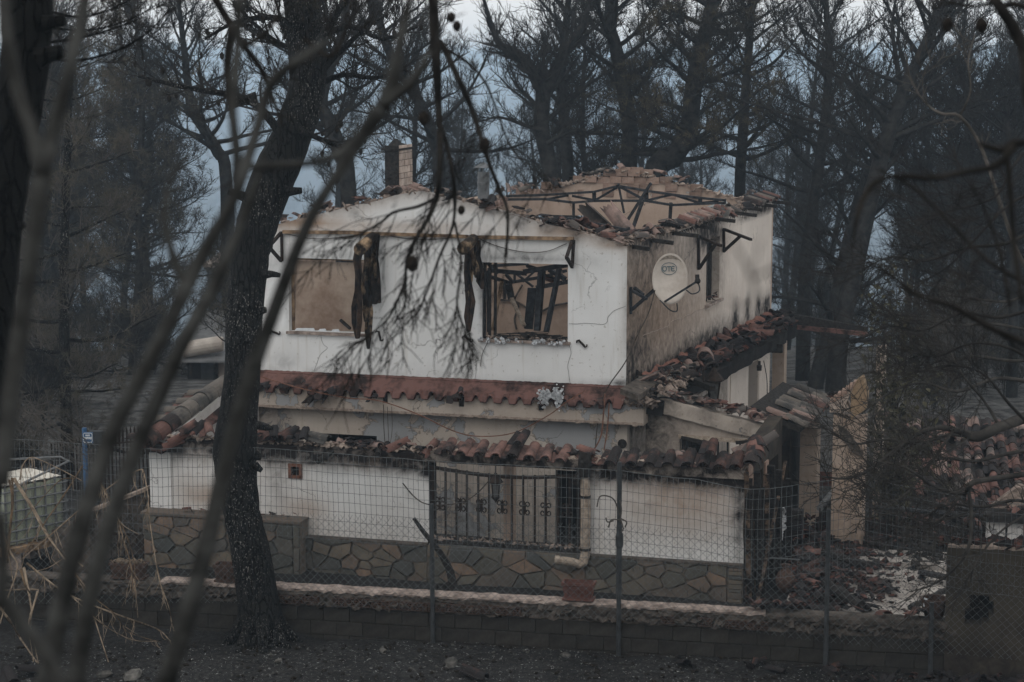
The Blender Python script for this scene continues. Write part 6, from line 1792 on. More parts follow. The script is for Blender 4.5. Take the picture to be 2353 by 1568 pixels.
for j in range(G + 1):
    for i in range(G + 1):
        x, y = i / G, j / G
        e = min(x, y, 1 - x, 1 - y)
        z = TH - .03 - min(1, e * 6) * .16 * (.6 + .5 * noise.noise(V((x * 2.4, y * 2.4, 3)))) + .02 * noise.noise(V((x * 9, y * 9, 0)))
        mb.v.append(tuple(tpnt(TW * (.02 + x * .96), TD * (.02 + y * .96), z + .03)))
for j in range(G):
    for i in range(G): a = j * (G + 1) + i; mb.f.append((a, a + 1, a + G + 2, a + G + 1))
mb.build('tank_top', M['tank_top'], TK, smooth=True)
for k in range(7):
    mb = MB(); mb.bar(tpnt(TW * k / 6, -.02, -.02), tpnt(TW * k / 6, -.02, TH + .02), .028); mb.build('cage_bar', M['zinc'], TK)
    if k < 6:
        mb = MB(); mb.bar(tpnt(-.02, TD * (k + 1) / 6, -.02), tpnt(-.02, TD * (k + 1) / 6, TH + .02), .028); mb.build('cage_bar', M['zinc'], TK)
        mb = MB(); mb.bar(tpnt(TW + .02, TD * (k + 1) / 6, -.02), tpnt(TW + .02, TD * (k + 1) / 6, TH + .02), .028); mb.build('cage_bar', M['zinc'], TK)
for k in range(6):
    z = TH * (k + .4) / 6; mb = MB()
    mb.tube([tpnt(-.04, TD, z), tpnt(-.04, -.04, z), tpnt(TW + .02, -.045, z), tpnt(TW + .07, -.0, z), tpnt(TW + .05, TD, z)], .017, 6); mb.build('cage_hoop', M['zinc'], TK)
mb = MB(); mb.tube([tpnt(-.6, TD, 1.22), tpnt(.4, TD * .8, 1.30), tpnt(TW + .1, TD * .2, 1.30), tpnt(TW + .15, TD * .05, 1.24), tpnt(.5, -.1, 1.10), tpnt(-.1, -.3, 1.02)], .02, 6); mb.build('top_hoop', M['zinc'], TK)
TS = thing('tank_stand', 'masonry stand with pale piers carrying the caged water tank', 'stand', nc - UP * .8)
mb = MB(); mb.obox(tpnt(TW / 2, TD / 2, -.07), tx * .8, ty * .65, UP * .05); mb.build('slab', M['wood'], TS)
for a, b2 in ((.1, 0), (1.1, 0), (.1, .9), (1.1, .9)):
    mb = MB(); c = tpnt(a, b2, -.55); mb.obox(c, tx * .11, ty * .11, UP * .42); mb.build('pier', M['coping'], TS)
# stair parapet, gate, picket fence ------------------------------------------
PW = thing('stair_wall', 'brown sooty stair parapet sloping up to the left corner of the porch', 'wall', at(270, 1330, 33))
mb = MB(); pts = [at(u, v, 33.6 + (u - 215) * .004) for u, v in ((205, 1178), (333, 1128))]
pts = [V((pts[0].x, pts[0].y, -.4)), V((pts[1].x, pts[1].y, -.4)), pts[1], pts[0]]
mb.prism(pts, V((.05, .22, 0))); mb.build('wall', M['dirty'] if False else M['cement'], PW)
mb = MB(); d = (pts[2] - pts[3]); mb.obox((pts[2] + pts[3]) / 2 + V((.02, .08, .02)), d * .52, V((.03, .17, 0)), UP * .03); mb.build('coping', M['mortar'], PW)
PW2 = thing('stair_wall', 'lower brown ramp wall running from the tank stand towards the steps', 'wall', at(165, 1300, 33))
mb = MB(); pts = [at(u, v, 32.8) for u, v in ((118, 1218), (205, 1180))]; pts = [V((pts[0].x, pts[0].y, -.4)), V((pts[1].x, pts[1].y, -.4)), pts[1], pts[0]]
mb.prism(pts, V((.05, .22, 0))); mb.build('wall', M['cement'], PW2)
GT = thing('iron_gate', 'small black iron gate at the foot of the steps', 'gate', at(285, 1330, 31.6))
g0, g1 = at(240, 1227, 31.6), at(329, 1229, 31.6)
for nm, z0 in (('top_rail', 0), ('bottom_rail', -.62)):
    mb = MB(); mb.bar(g0 + UP * z0, g1 + UP * z0, .03); mb.build(nm, M['iron'], GT)
for i in range(7):
    p = g0.lerp(g1, i / 6); mb = MB(); mb.bar(p, p - UP * .66, .02); mb.build('bar', M['iron'], GT)
    if i < 6:
        c = g0.lerp(g1, (i + .5) / 6) - UP * .2; mb = MB(); mb.tube([c + V((.035 * math.cos(R(k * 40)), 0, .05 * math.sin(R(k * 40)))) for k in range(8)], .009, 4); mb.build('scroll', M['iron'], GT)
IF_ = thing('iron_fence', 'tall black iron picket fence behind the left corner of the house', 'fence', at(275, 1150, 38))
f0, f1 = at(205, 1000, 38.5), at(345, 985, 37)
for i in range(17):
    p = f0.lerp(f1, i / 16); mb = MB(); h = 1.35 + .05 * math.sin(i)
    mb.bar(p - UP * h, p, .028); mb.tube([p, p + UP * .09], [.022, .003], 5); mb.build('picket', M['iron'], IF_)
for dz_ in (.22, 1.2):
    mb = MB(); mb.bar(f0 - UP * dz_, f1 - UP * dz_, .035); mb.build('rail', M['iron'], IF_)
f2 = at(118, 1020, 40)
for i in range(12):
    p = f2.lerp(f0, i / 12); mb = MB(); mb.bar(p - UP * 1.3, p, .026); mb.build('picket', M['iron'], IF_)
# street sign ------------------------------------------------------------------
SG = thing('street_sign', 'blue street name sign with white Greek lettering on a blue post', 'sign', at(191, 1150, 52))
d_ = 35.5; c = at(202, 1006, d_); sw_ = 11.5 * d_ / 4500; sh_ = 12.5 * d_ / 4500
X, Z = V((1, 0, 0)), UP; Nn = V((0, -1, 0))
mb = MB(); mb.obox(c, X * sw_, Nn * .012, Z * sh_); mb.build('plate', M['blue'], SG)
mb = MB()
e = [(-.86, -.6), (-.86, .66), (-.70, .86), (.72, .86), (.88, .66), (.88, -.6), (.74, -.84), (-.70, -.84), (-.86, -.6)]
letters(mb, [e], c, X * (sw_ / sh_), Z, Nn, sh_, .0085, .016); mb.build('border_line', M['paint_white'], SG)
LET = {'Χ': [[(-.4, -.5), (.4, .5)], [(-.4, .5), (.4, -.5)]], 'Α': [[(-.42, -.5), (0, .5), (.42, -.5)], [(-.22, -.1), (.22, -.1)]], 'Ρ': [[(-.35, -.5), (-.35, .5), (.2, .5), (.38, .3), (.2, .02), (-.35, 0)]],
       'Σ': [[(.38, .5), (-.38, .5), (.05, 0), (-.38, -.5), (.38, -.5)]], 'Ο': [arc(0, 0, .42, .5, 0, 360, 10)], 'Δ': [[(-.45, -.5), (0, .5), (.45, -.5), (-.45, -.5)]]}
mb = MB()
for i, ch_ in enumerate('ΧΑΡΑΣ'):
    letters(mb, LET[ch_], c + X * ((i - 2) * sw_ * .33) + Z * (-.05 * sh_), X, Z, Nn, sh_ * .30, .012, .016)
mb.build('lettering', M['paint_white'], SG)
mb = MB()
for i, ch_ in enumerate('ΟΔΟΣ'):
    letters(mb, LET[ch_], c + X * ((i - 1.5) * sw_ * .21) + Z * (.46 * sh_), X, Z, Nn, sh_ * .20, .008, .016)
mb.build('lettering', M['paint_white'], SG)
mb = MB(); p = at(192, 985, d_); mb.tube([V((p.x, p.y + .06, -3)), V((p.x, p.y + .06, p.z))], .045, 8); mb.build('post', M['blue'], SG)
BX = thing('meter_box', 'plain grey metal box behind the blue street sign', 'box', at(222, 1060, 36)); mb = MB(); p = at(222, 1010, 36); mb.obox(p, X * .13, Nn * .07, Z * .16); mb.build('box_body', M['post'], BX)
mb = MB(); mb.tube([V((p.x, p.y, -3)), p - UP * .2], .04, 6); mb.build('box_post', M['post'], BX)

# broken canes -------------------------------------------------------------------
RC = thing('broken_reeds', 'clump of tall broken dry canes leaning over the fence at the left', 'reeds', atZ(45, 1500, .1))
c1 = lambda x, y: (x * .2565, 948 + y * .2565)
c0 = lambda x, y: (x * .3664, 994 + y * .3664)
canes = [([c1(130, 590), c1(300, 860), c1(480, 1180), c1(740, 1560), c0(680, 1440)], 1.0, 0), ([c1(180, 600), c1(200, 480), c1(270, 405), c1(370, 430), c1(560, 520), c1(730, 610)], .7, 0), ([c1(740, 480), c1(560, 760), c1(400, 990), c1(200, 1310)], .8, 1),
         ([c1(1285, 540), c1(1270, 512), c1(1200, 535), c1(1060, 610), c1(820, 790), c1(700, 880), c1(450, 1100), c1(200, 1310)], .8, 0), ([c1(660, 590), c1(570, 595), c1(500, 640), c1(350, 800), c1(170, 1010), c1(110, 1060)], .6, 1), ([c1(680, 900), c1(450, 1100), c1(190, 1320)], .8, 1),
         ([c1(110, 590), c1(115, 800), c1(100, 1000), c1(70, 1350)], 1.0, 1), ([c1(870, 560), c1(940, 720), c1(1000, 830), c1(1080, 1050), c1(1180, 1400), c0(830, 1000)], .7, 1), ([c1(1290, 540), c1(1330, 760), c0(930, 480), c0(960, 700), c0(1000, 930), c0(1060, 1100), c0(1090, 1260)], .6, 0),
         ([c0(170, 820), c0(400, 1000), c0(700, 1130), c0(980, 1230), c0(1070, 1310)], .9, 0), ([c0(0, 1100), c0(60, 1180), c0(120, 1280), c0(230, 1440)], 1.1, 0), ([c0(235, 1000), c0(190, 1180), c0(215, 1320), c0(240, 1450)], .9, 0), ([c0(0, 992), c0(130, 985), c0(225, 985), c0(236, 1010), c0(180, 1190), c0(210, 1440)], .7, 0),
         ([c0(20, 640), c0(70, 760), c0(110, 850), c0(40, 1060), c0(0, 1200)], 1.0, 0), ([c0(60, 300), c0(75, 420), c0(60, 600), c0(30, 800)], .9, 1), ([c0(80, 290), c0(200, 480), c0(290, 640), c0(410, 800), c0(560, 1000)], .9, 0), ([c0(520, 840), c0(430, 780), c0(300, 850), c0(170, 880)], .5, 0),
         ([c0(0, 530), c0(40, 700), c0(90, 1000), c0(100, 1290)], .5, 0), ([c0(600, 260), c0(700, 440), c0(830, 760), c0(850, 1040)], .5, 1), ([c0(710, 460), c0(760, 570), c0(870, 640)], .45, 0), ([c0(150, 850), c0(180, 1000), c0(200, 1130)], 1.2, 0), ([c0(130, 860), c0(160, 960), c0(190, 1010)], 1.2, 1), ([c0(420, 1000), c0(640, 1200), c0(830, 1300), c0(990, 1310)], .5, 0),
         ([c0(450, 860), c0(560, 1010), c0(720, 1140), c0(800, 1250), c0(1020, 1320)], .5, 1)]
for i, (pts, w, bl) in enumerate(canes):
    P = smoothpath([at(u, v, 27.6 - .02 * i + .25 * math.sin(i * 1.7) + max(0, (1440 - v) / 220) ) if v < 1440 else atZ(u, v, .16) for u, v in pts], 4); mb = MB()
    mb.tube(P, [.0165 * w * (1 - .55 * k / len(P)) * (1.22 if k % 4 == 0 else 1) for k in range(len(P))], 6)
    mb.build('cane', M['reed_burnt'] if bl else M['reed'], RC)
mb = MB(); rr = random.Random(12)
for k in range(130):                               # shredded dry blades hanging from the canes
    pts = canes[rr.choice((7, 8, 9, 15, 18, 23, 1, 3))][0]; i = rr.randrange(len(pts) - 1); t = rr.random()
    u = pts[i][0] + (pts[i + 1][0] - pts[i][0]) * t; v = pts[i][1] + (pts[i + 1][1] - pts[i][1]) * t
    L = rr.uniform(20, 75); a = rr.gauss(0, .16)
    mb.tube([at(u, v, 28), at(u + math.sin(a) * L * .5 + rr.gauss(0, 4), v + L * .5, 27.95), at(u + math.sin(a) * L + rr.gauss(0, 8), v + L, 27.9)] if v + L < 1480 else [at(u, v, 27.8), at(u + 5, v + 12, 27.8), at(u + 12, v + 18, 27.8)], [.004, .0045, .002], 3)
mb.build('dry_blades', M['reed'], RC, kind='stuff')
mb = MB()
for k in range(60):
    u = rr.uniform(0, 215); v = 940 + u * .5 + rr.gauss(0, 25); L = rr.uniform(40, 130)
    mb.tube([at(u - L * .5, v - L * .33 + rr.gauss(0, 8), 34), at(u, v, 34), at(u + L * .5, v + L * .42 + rr.gauss(0, 10), 34)], [.004, .006, .004], 3)
o = solo(mb, 'dry_brush', M['twig_pale'], 'tangle of thin dry stalks arching behind the caged water tank', 'brush', loc=at(120, 1150, 34))

# ------------------------------------------------------------------ houses and a solar heater farther back on the left
BG = thing('far_house', 'small dark house under a sheet roof behind the left pine forest', 'house', atY(500, 880, 55))
b0 = atY(440, 900, 55); mb = MB(); mb.box(b0.x - .1, b0.x + 3.2, 55, 60, -3, atY(470, 826, 55).z); mb.build('wall', M['dark'], BG)
zr = atY(470, 826, 55).z
mb = MB(); mb.prism([V((b0.x - .4, 54.4, zr)), V((b0.x + 3.5, 54.4, zr)), V((b0.x + 3.5, 58.5, zr + .9)), V((b0.x - .4, 58.5, zr + .9))], (0, 0, .06)); mb.build('roof', M['roof_far'], BG)
for k, (u, w) in enumerate(((462, .5), (492, .35))):
    p = atY(u, 850, 54.95); mb = MB(); mb.box(p.x, p.x + w, 54.9, 54.97, p.z - .4, p.z + .35); mb.build('window', M['house_far'] if k else M['post'], BG)
HT = thing('solar_heater', 'white cylindrical solar heater tank on the dark sheet roof', 'water heater', atY(470, 825, 54.5))
pc2 = atY(428, 804, 54.5); mb = MB(); mb.tube([pc2 + V((-.1, 0, 0)), pc2 + V((-.08, 0, 0)), pc2 + V((.9, .3, .12)), pc2 + V((1.0, .3, .12))], [.19, .23, .23, .2], 16); mb.build('tank', M['dish'], HT)
mb = MB(); mb.bar(pc2 + V((.1, .1, -.3)), pc2 + V((.1, .1, -.75)), .06); mb.bar(pc2 + V((.8, .3, -.2)), pc2 + V((.8, .3, -.7)), .06); mb.build('stand', M['iron'], HT)
FH = thing('far_house', 'pale distant house with a light flat roof edge left of the big pine', 'house', atY(505, 700, 75))
p0, p1 = atY(478, 690, 75), atY(530, 614, 75)
mb = MB(); mb.box(p0.x, p1.x + 2, 75, 82, -5, p1.z); mb.build('wall', simple('blue_grey_wall', (.05, .06, .075), (.08, .09, .11), 1, .9, 0), FH)
mb = MB(); mb.box(p0.x - .15, p1.x + 2.2, 74.8, 82.2, p1.z, p1.z + .14); mb.build('roof_slab', M['house_far'], FH)
mb = MB(); q = atY(505, 600, 78); mb.prism([V((p0.x, 76, p1.z + .15)), V((p1.x + 1, 76, p1.z + .15)), V((p1.x + .2, 77, q.z + .3)), V((p0.x + .4, 77, q.z + .3))], (0, 3, 0)); mb.build('roof', M['house_far'], FH)
mb = MB(); q = atY(513, 640, 74.9); mb.box(q.x, q.x + .3, 74.85, 74.95, q.z - .1, q.z + .12); mb.build('window', M['post'], FH)
# ------------------------------------------------------------------ burnt trees
def twig3(mb, a, b_, c, r0, r1):                 # a thin bent three-sided twig
    d = (c - a)
    if d.length < 1e-5: return
    x = d.orthogonal().normalized(); y = d.normalized().cross(x)
    base = len(mb.v)
    for p, rr in ((a, r0), (b_, (r0 + r1) * .5), (c, r1)):
        for q in (x, x * -.5 + y * .866, x * -.5 - y * .866):
            mb.v.append((p.x + q.x * rr, p.y + q.y * rr, p.z + q.z * rr))
    for j in (0, 3):
        for k in range(3):
            k2 = (k + 1) % 3
            mb.f.append((base + j + k, base + j + k2, base + j + 3 + k2, base + j + 3 + k))
def rvec(r): return V((r.gauss(0, 1), r.gauss(0, 1), r.gauss(0, 1))).normalized()
def walk(r, p, d, L, n, bend, wob):              # a wandering path
    pts = [p.copy()]; d = d.normalized(); st = L / n
    for i in range(n):
        d = (d + bend * (1.0 / n) + rvec(r) * wob).normalized()
        p = p + d * st; pts.append(p)
    return pts
def needles(nd, r, p, d, n, L, w=.004, droop=.15):
    for _ in range(n):
        q = (d * .8 + rvec(r) * .7 + V((0, 0, -droop))).normalized()
        a = p + rvec(r) * .05; c = a + q * L * r.uniform(.6, 1.1)
        s = q.cross(rvec(r)).normalized() * w
        nd.add([a - s, a + s, c], [(0, 1, 2)])
def branchwork(tb, cb, nd, cn, r, pts, r0, r1, subs, slen, twigs, tlen, up=V((0, 0, .5)), spread=1.0, need=0, cones=0, start=.25, wig=.18, tr=.008, sides=5, nn=(9, .15, .004, .15)):
    """A limb along pts (into tb) with sub-branches and twigs (into cb), dead needles (nd) and cones (cn)."""
    n = len(pts)
    tb.tube(pts, [r0 + (r1 - r0) * i / (n - 1) for i in range(n)], sides, False)
    for k in range(subs):
        t = start + (1 - start) * (k + r.random()) / subs
        f = t * (n - 1); i = min(int(f), n - 2)
        p = pts[i].lerp(pts[i + 1], f - i); d = (pts[i + 1] - pts[i]).normalized()
        d2 = (d * .7 + rvec(r) * spread + up * .5).normalized()
        L = slen * r.uniform(.5, 1.2) * (1.15 - .5 * t)
        sp = walk(r, p, d2, L, 4, up, wig)
        rr = max(tr * 1.2, (r0 + (r1 - r0) * t) * .5)
        cb.tube(sp, [rr, rr * .75, rr * .55, tr * 1.3, tr], 3, False)
        for j in range(twigs):
            g = r.uniform(.15, 1.0) * 4; gi = min(int(g), 3)
            q = sp[gi].lerp(sp[gi + 1], g - gi)
            e = ((sp[gi + 1] - sp[gi]).normalized() * .8 + rvec(r) * .8 + up * .4).normalized()
            l = tlen * r.uniform(.5, 1.2)
            m_ = q + e * l * .5; c = m_ + (e + up * .5 + rvec(r) * .35).normalized() * l * .5
            twig3(cb, q, m_, c, tr, tr * .55)
            if j % 2 == 0:
                e2 = (e + rvec(r) * .9).normalized(); twig3(cb, m_, m_ + e2 * l * .3, m_ + (e2 + up * .6).normalized() * l * .55, tr * .75, tr * .45)
            if need and r.random() < need: needles(nd, r, c, (c - m_).normalized(), *nn)
            if cones and r.random() < cones:
                s = r.uniform(.025, .04); cn.tube([q, q - UP * s, q - UP * s * 2.2, q - UP * s * 3], [s * .35, s, s * .8, s * .15], 6)
def tree(label, trunk, rad, seed, nl=16, ll=3.0, t0=.3, subs=9, slen=.9, twigs=8, tlen=.35, need=0.0, cones=0.0, elev=(.0, .8), tr=.010, mat_=('bark_far', 'twig', 'needle'), name='pine_tree', group=None, extra=(), side=None, cat='tree', tsides=9, nn=(9, .15, .004, .15)):
    r = random.Random(seed)
    P = smoothpath(trunk, 4); n = len(P)
    rr = [interp([(i / (len(rad) - 1), q) for i, q in enumerate(rad)], k / (n - 1)) * (1 + .10 * noise.noise(V((k * .9, seed, 0)))) for k in range(n)]
    root = thing(name, label, cat, P[0], group)
    tb, cb, nd, cn = MB(), MB(), MB(), MB()
    tb.tube(P, rr, tsides)
    for k in range(nl):
        t = t0 + (1 - t0) * (k + r.random()) / nl
        f = t * (n - 1); i = min(int(f), n - 2)
        p = P[i].lerp(P[i + 1], f - i); q = rr[i]
        az = k * 2.4 + r.uniform(-.6, .6) if side is None else r.uniform(*side)
        el = elev[0] + (elev[1] - elev[0]) * t + r.uniform(-.25, .25)
        d = V((math.cos(az) * math.cos(el), math.sin(az) * math.cos(el), math.sin(el)))
        L = ll * r.uniform(.55, 1.15) * (1.25 - .75 * t)
        lp = walk(r, p, d, L, 6, V((0, 0, .35)), .16)
        branchwork(tb, cb, nd, cn, r, lp, min(.09, q * .45), tr * 1.3, subs, slen, twigs, tlen, V((0, 0, .5)), .8, need, cones, .2, .18, tr, 5, nn)
    for pts, a, b_ in extra:
        sp = smoothpath(pts, 3)
        branchwork(tb, cb, nd, cn, r, sp, a, b_, subs + 6, slen, twigs, tlen, V((0, 0, .5)), .8, need, cones, .15, .18, tr, 7, nn)
    tb.build('trunk', M[mat_[0]], root, smooth=True); cb.build('crown', M[mat_[1]], root, kind='stuff')
    nd.build('needles', M[mat_[2]], root, kind='stuff'); cn.build('cones', M['cone'], root, kind='stuff')
    return root
def tpx(pts, d): return [at(u, v, d) for u, v in pts]
def rpx(ws, d): return [w * .5 * d / FPX for w in ws]
def down(u, v, d):                               # foot of a trunk whose base is hidden
    p = at(u, v, d); return V((p.x, p.y, ground_z(p.x, p.y) - .3))

# the big scorched pine before the house
db_ = (atZ(600, 1474, 0) - CAMP).length / ray(600, 1474).length
bigp = [(600, 1500), (598, 1440), (590, 1360), (574, 1260), (556, 1180), (544, 1100), (540, 1030), (549, 940), (557, 860), (560, 760), (568, 650), (580, 560), (602, 480), (632, 400), (672, 310), (704, 210), (706, 110), (692, 10), (688, -90), (700, -200), (705, -320)]
bigw = [150, 104, 94, 88, 84, 94, 102, 88, 82, 84, 86, 90, 98, 100, 92, 84, 92, 80, 66, 50, 30]
ex = []
for pts, w0 in (([(705, 150), (740, 90), (775, 30), (820, -30)], 34), ([(660, 330), (610, 262), (560, 226), (490, 212), (420, 200), (360, 186), (318, 176)], 22), ([(720, 200), (790, 172), (860, 180), (930, 160)], 16), ([(690, 300), (760, 330), (800, 345)], 14), ([(690, 60), (620, 40), (540, 52), (470, 90)], 18), ([(700, 120), (640, 100), (590, 60), (540, 10)], 16), ([(720, 100), (800, 60), (880, 90), (960, 60)], 16)):
    ex.append((tpx(pts, db_ - .3 + .5 * (len(ex) % 3 - 1)), rpx([w0], db_)[0], .02))
TB = tree('big thick burnt pine with speckled bark standing before the left half of the house', tpx(bigp, db_), rpx(bigw, db_), 5, nl=12, ll=2.2, t0=.74, subs=9, slen=.7, twigs=8, tlen=.28, need=.12, cones=.10, tr=.006, mat_=('bark', 'twig', 'needle'), extra=ex, tsides=22)
for pts, w in (([(602, 632), (625, 630), (644, 633)], 17), ([(596, 714), (612, 712)], 20), ([(592, 978), (612, 984), (628, 984)], 15), ([(585, 1046), (601, 1053)], 20), ([(585, 1070), (602, 1082)], 18), ([(655, 440), (672, 440), (694, 438)], 22), ([(590, 226), (560, 232), (535, 236)], 24), ([(600, 470), (560, 452), (525, 440)], 26)):
    mb = MB(); P = tpx(pts, db_ - .25); mb.tube(P, rpx([w * (1.3 if i == 0 else (.9 if i < len(P) - 1 else .62)) for i in range(len(P))], db_), 8); mb.build('branch_stub', M['bark'], TB)
mb = MB(); rr = random.Random(4)                  # root flare
for k in range(9):
    a = k * .7; p = atZ(600, 1474, 0); mb.tube([p + V((math.cos(a) * .25, math.sin(a) * .25, .35)), p + V((math.cos(a) * .42, math.sin(a) * .42, .10)), p + V((math.cos(a) * .62, math.sin(a) * .62, -.06))], [.10, .09, .05], 6)
mb.build('root_flare', M['bark'], TB)

# dark trunk on the left margin
dl = 15.0
TL = tree('dark thick pine trunk with sawn stubs at the left edge', tpx([(-95, 1900), (-70, 1500), (-45, 1150), (-18, 820), (0, 640), (12, 500), (28, 380), (44, 260), (58, 130), (64, 0), (70, -160), (90, -420)], dl), rpx([120, 100, 92, 86, 80, 82, 90, 102, 112, 116, 110, 70], dl), 8, nl=5, ll=1.2, t0=.85, subs=5, slen=.5, twigs=6, tlen=.2, tr=.004, mat_=('bark_left', 'twig', 'needle'), tsides=18,
          extra=[(tpx([(70, 100), (160, 92), (250, 70), (330, 40)], 16.5), .016, .006), (tpx([(80, 130), (170, 140), (260, 120), (340, 75), (390, 20)], 16), .014, .005), (tpx([(90, 20), (180, 40), (260, 20), (330, -20)], 16.2), .014, .005), (tpx([(80, 60), (200, 70), (300, 45), (370, 5)], 16.6), .012, .005)])
for pts, w in (([(100, 55), (125, 50), (150, 48)], 34), ([(85, 135), (115, 125), (145, 118)], 44), ([(45, 520), (58, 516)], 18)):
    mb = MB(); mb.tube(tpx(pts, dl - .15), rpx([w * 1.2] + [w * .85] * (len(pts) - 2) + [w * .7], dl), 9); mb.build('branch_stub', M['bark_left'], TL)

# trees close behind the house, each with the trunk the photograph shows
def hero(label, pts, ws, d, seed, **k):
    if d > 48:                                    # the fine tangle of bare side branches behind the house
        k['nl'] = int(k.get('nl', 16) * 1.35); k['subs'] = k.get('subs', 9) + 3; k['twigs'] = 11; k['slen'] = k.get('slen', .9) * 1.15; k['tr'] = .0078; k['ll'] = k.get('ll', 3) * 1.25
    foot = down(pts[0][0], pts[0][1], d)
    return tree(label, [foot] + tpx(pts, d), rpx([ws[0] * 1.2] + ws, d), seed, **k)
LM = lambda pts, w, d: (tpx(pts, d), w * .5 * d / FPX, .018)
hero('burnt pine with a trunk forking into two wide limbs behind the flue', [(1268, 470), (1262, 380), (1244, 290), (1248, 215), (1240, 190)], [40, 38, 36, 36, 34], 53, 21, nl=6, ll=2.4, t0=.6, subs=10, tr=.009, cones=.03,
     extra=[LM([(1240, 200), (1215, 150), (1180, 118), (1150, 105), (1130, 60), (1112, 0), (1100, -60)], 32, 53), LM([(1252, 215), (1290, 130), (1325, 80), (1345, 40), (1362, -20), (1370, -80)], 30, 53), LM([(1246, 300), (1210, 290), (1150, 270), (1100, 280)], 12, 52.5), LM([(1256, 330), (1320, 300), (1380, 310)], 12, 52.6)])
hero('straight burnt pine rising just right of the forked pine', [(1305, 420), (1300, 330), (1292, 230), (1290, 150), (1300, 60), (1310, -40)], [28, 27, 25, 22, 18, 12], 57, 22, nl=18, ll=2.6, t0=.35, subs=9, tr=.0095)
hero('twin-limbed burnt pine directly above the rear gable peak', [(1445, 390), (1447, 290), (1430, 190), (1415, 110), (1400, 50), (1410, -40)], [38, 37, 34, 30, 28, 20], 55, 23, nl=14, ll=2.6, t0=.4, subs=9, need=.16, tr=.009, cones=.05, extra=[LM([(1440, 370), (1480, 345), (1530, 345), (1570, 330)], 18, 55)])
hero('leaning burnt pine with dark charred foliage clumps right of the gable peak', [(1500, 425), (1545, 365), (1582, 300), (1592, 210), (1606, 130), (1628, 50), (1645, -40)], [52, 48, 46, 40, 36, 34, 26], 54, 24, nl=22, ll=3.0, t0=.25, subs=10, need=.6, tr=.009, elev=(-.2, .5), cones=.04, nn=(12, .22, .007, .4))
hero('tall bare pine leaning right with a fan of thin branches against the sky', [(1925, 800), (1960, 640), (1990, 500), (2015, 400), (2045, 300), (2080, 200), (2120, 120), (2155, 40), (2180, -30), (2190, -90)], [46, 42, 40, 37, 35, 31, 27, 22, 16, 9], 49, 25, nl=26, ll=3.2, t0=.38, subs=10, tr=.009, elev=(.15, .8), cones=.05,
     extra=[LM([(2020, 320), (2100, 280), (2180, 250), (2260, 262)], 16, 49), LM([(2010, 350), (1990, 270), (1975, 210), (1960, 150)], 14, 49), LM([(2070, 215), (2060, 140), (2050, 60), (2060, -20)], 16, 49)])
hero('second leaning trunk crossing behind the tall bare pine', [(1875, 880), (1915, 720), (1950, 560), (1985, 430), (2020, 340)], [38, 35, 32, 28, 22], 52, 26, nl=18, ll=2.6, t0=.3, tr=.0095)
hero('slim upright burnt pine between the gable and the tall bare pine', [(1850, 620), (1868, 480), (1885, 360), (1898, 250), (1905, 140), (1900, 30), (1895, -50)], [30, 27, 25, 22, 18, 14, 8], 56, 27, nl=26, ll=3.0, t0=.3, tr=.0095, cones=.05)
hero('slim burnt pine rising behind the right end of the roof', [(1700, 440), (1705, 340), (1712, 230), (1720, 120), (1730, 0), (1735, -70)], [26, 25, 22, 19, 15, 10], 58, 28, nl=24, ll=2.8, t0=.25, tr=.0095, need=.10)
hero('crooked burnt pine rising behind the stone chimney', [(800, 440), (782, 350), (760, 290), (738, 235), (760, 150), (790, 60), (800, -40)], [38, 36, 34, 30, 24, 20, 14], 50, 29, nl=18, ll=2.6, t0=.3, tr=.009, cones=.03)
hero('burnt pine with a curved limb between chimney and flue', [(1010, 440), (1000, 330), (960, 230), (910, 150), (880, 80), (862, 0), (850, -60)], [30, 28, 26, 22, 20, 16, 10], 54, 30, nl=22, ll=2.6, t0=.25, tr=.009, need=.12)
hero('dark straight pine with browned drooping foliage at the far left', [(152, 960), (148, 800), (146, 640), (150, 480), (155, 330), (160, 200), (165, 60)], [26, 25, 23, 20, 17, 14, 9], 40, 31, nl=36, ll=2.3, t0=.10, subs=8, slen=.8, twigs=8, tlen=.34, need=.55, elev=(-.35, .35), tr=.006, nn=(14, .26, .0045, .5), mat_=('bark', 'twig_pale', 'needle_tan'))
hero('slanting burnt pine rising in the blue haze left of the big trunk', [(520, 420), (500, 350), (470, 300), (440, 250), (430, 180), (420, 90), (410, 0)], [30, 28, 25, 22, 18, 14, 9], 62, 32, nl=22, ll=3.0, t0=.25, tr=.012)
hero('upright burnt pine with tawny foliage in the haze left of the tank roof', [(300, 900), (310, 760), (320, 620), (318, 480), (322, 350), (330, 230)], [20, 19, 18, 15, 12, 8], 58, 33, nl=28, ll=2.4, t0=.2, subs=8, need=.5, elev=(-.3, .3), tr=.010, nn=(11, .24, .006, .4), mat_=('bark_far', 'twig', 'needle_tan'))
hero('bushy scorched pine standing behind the narrow pillar', [(2200, 760), (2210, 640), (2222, 520), (2230, 400), (2240, 290), (2250, 190)], [24, 22, 20, 17, 13, 8], 53, 34, nl=34, ll=2.6, t0=.28, subs=9, tr=.009, elev=(-.1, .6))
hero('bushy burnt pine close to the right edge', [(2330, 760), (2325, 620), (2320, 480), (2318, 340), (2310, 210)], [24, 22, 19, 15, 9], 50, 35, nl=32, ll=2.5, t0=.28, subs=9, tr=.009, elev=(-.1, .6))
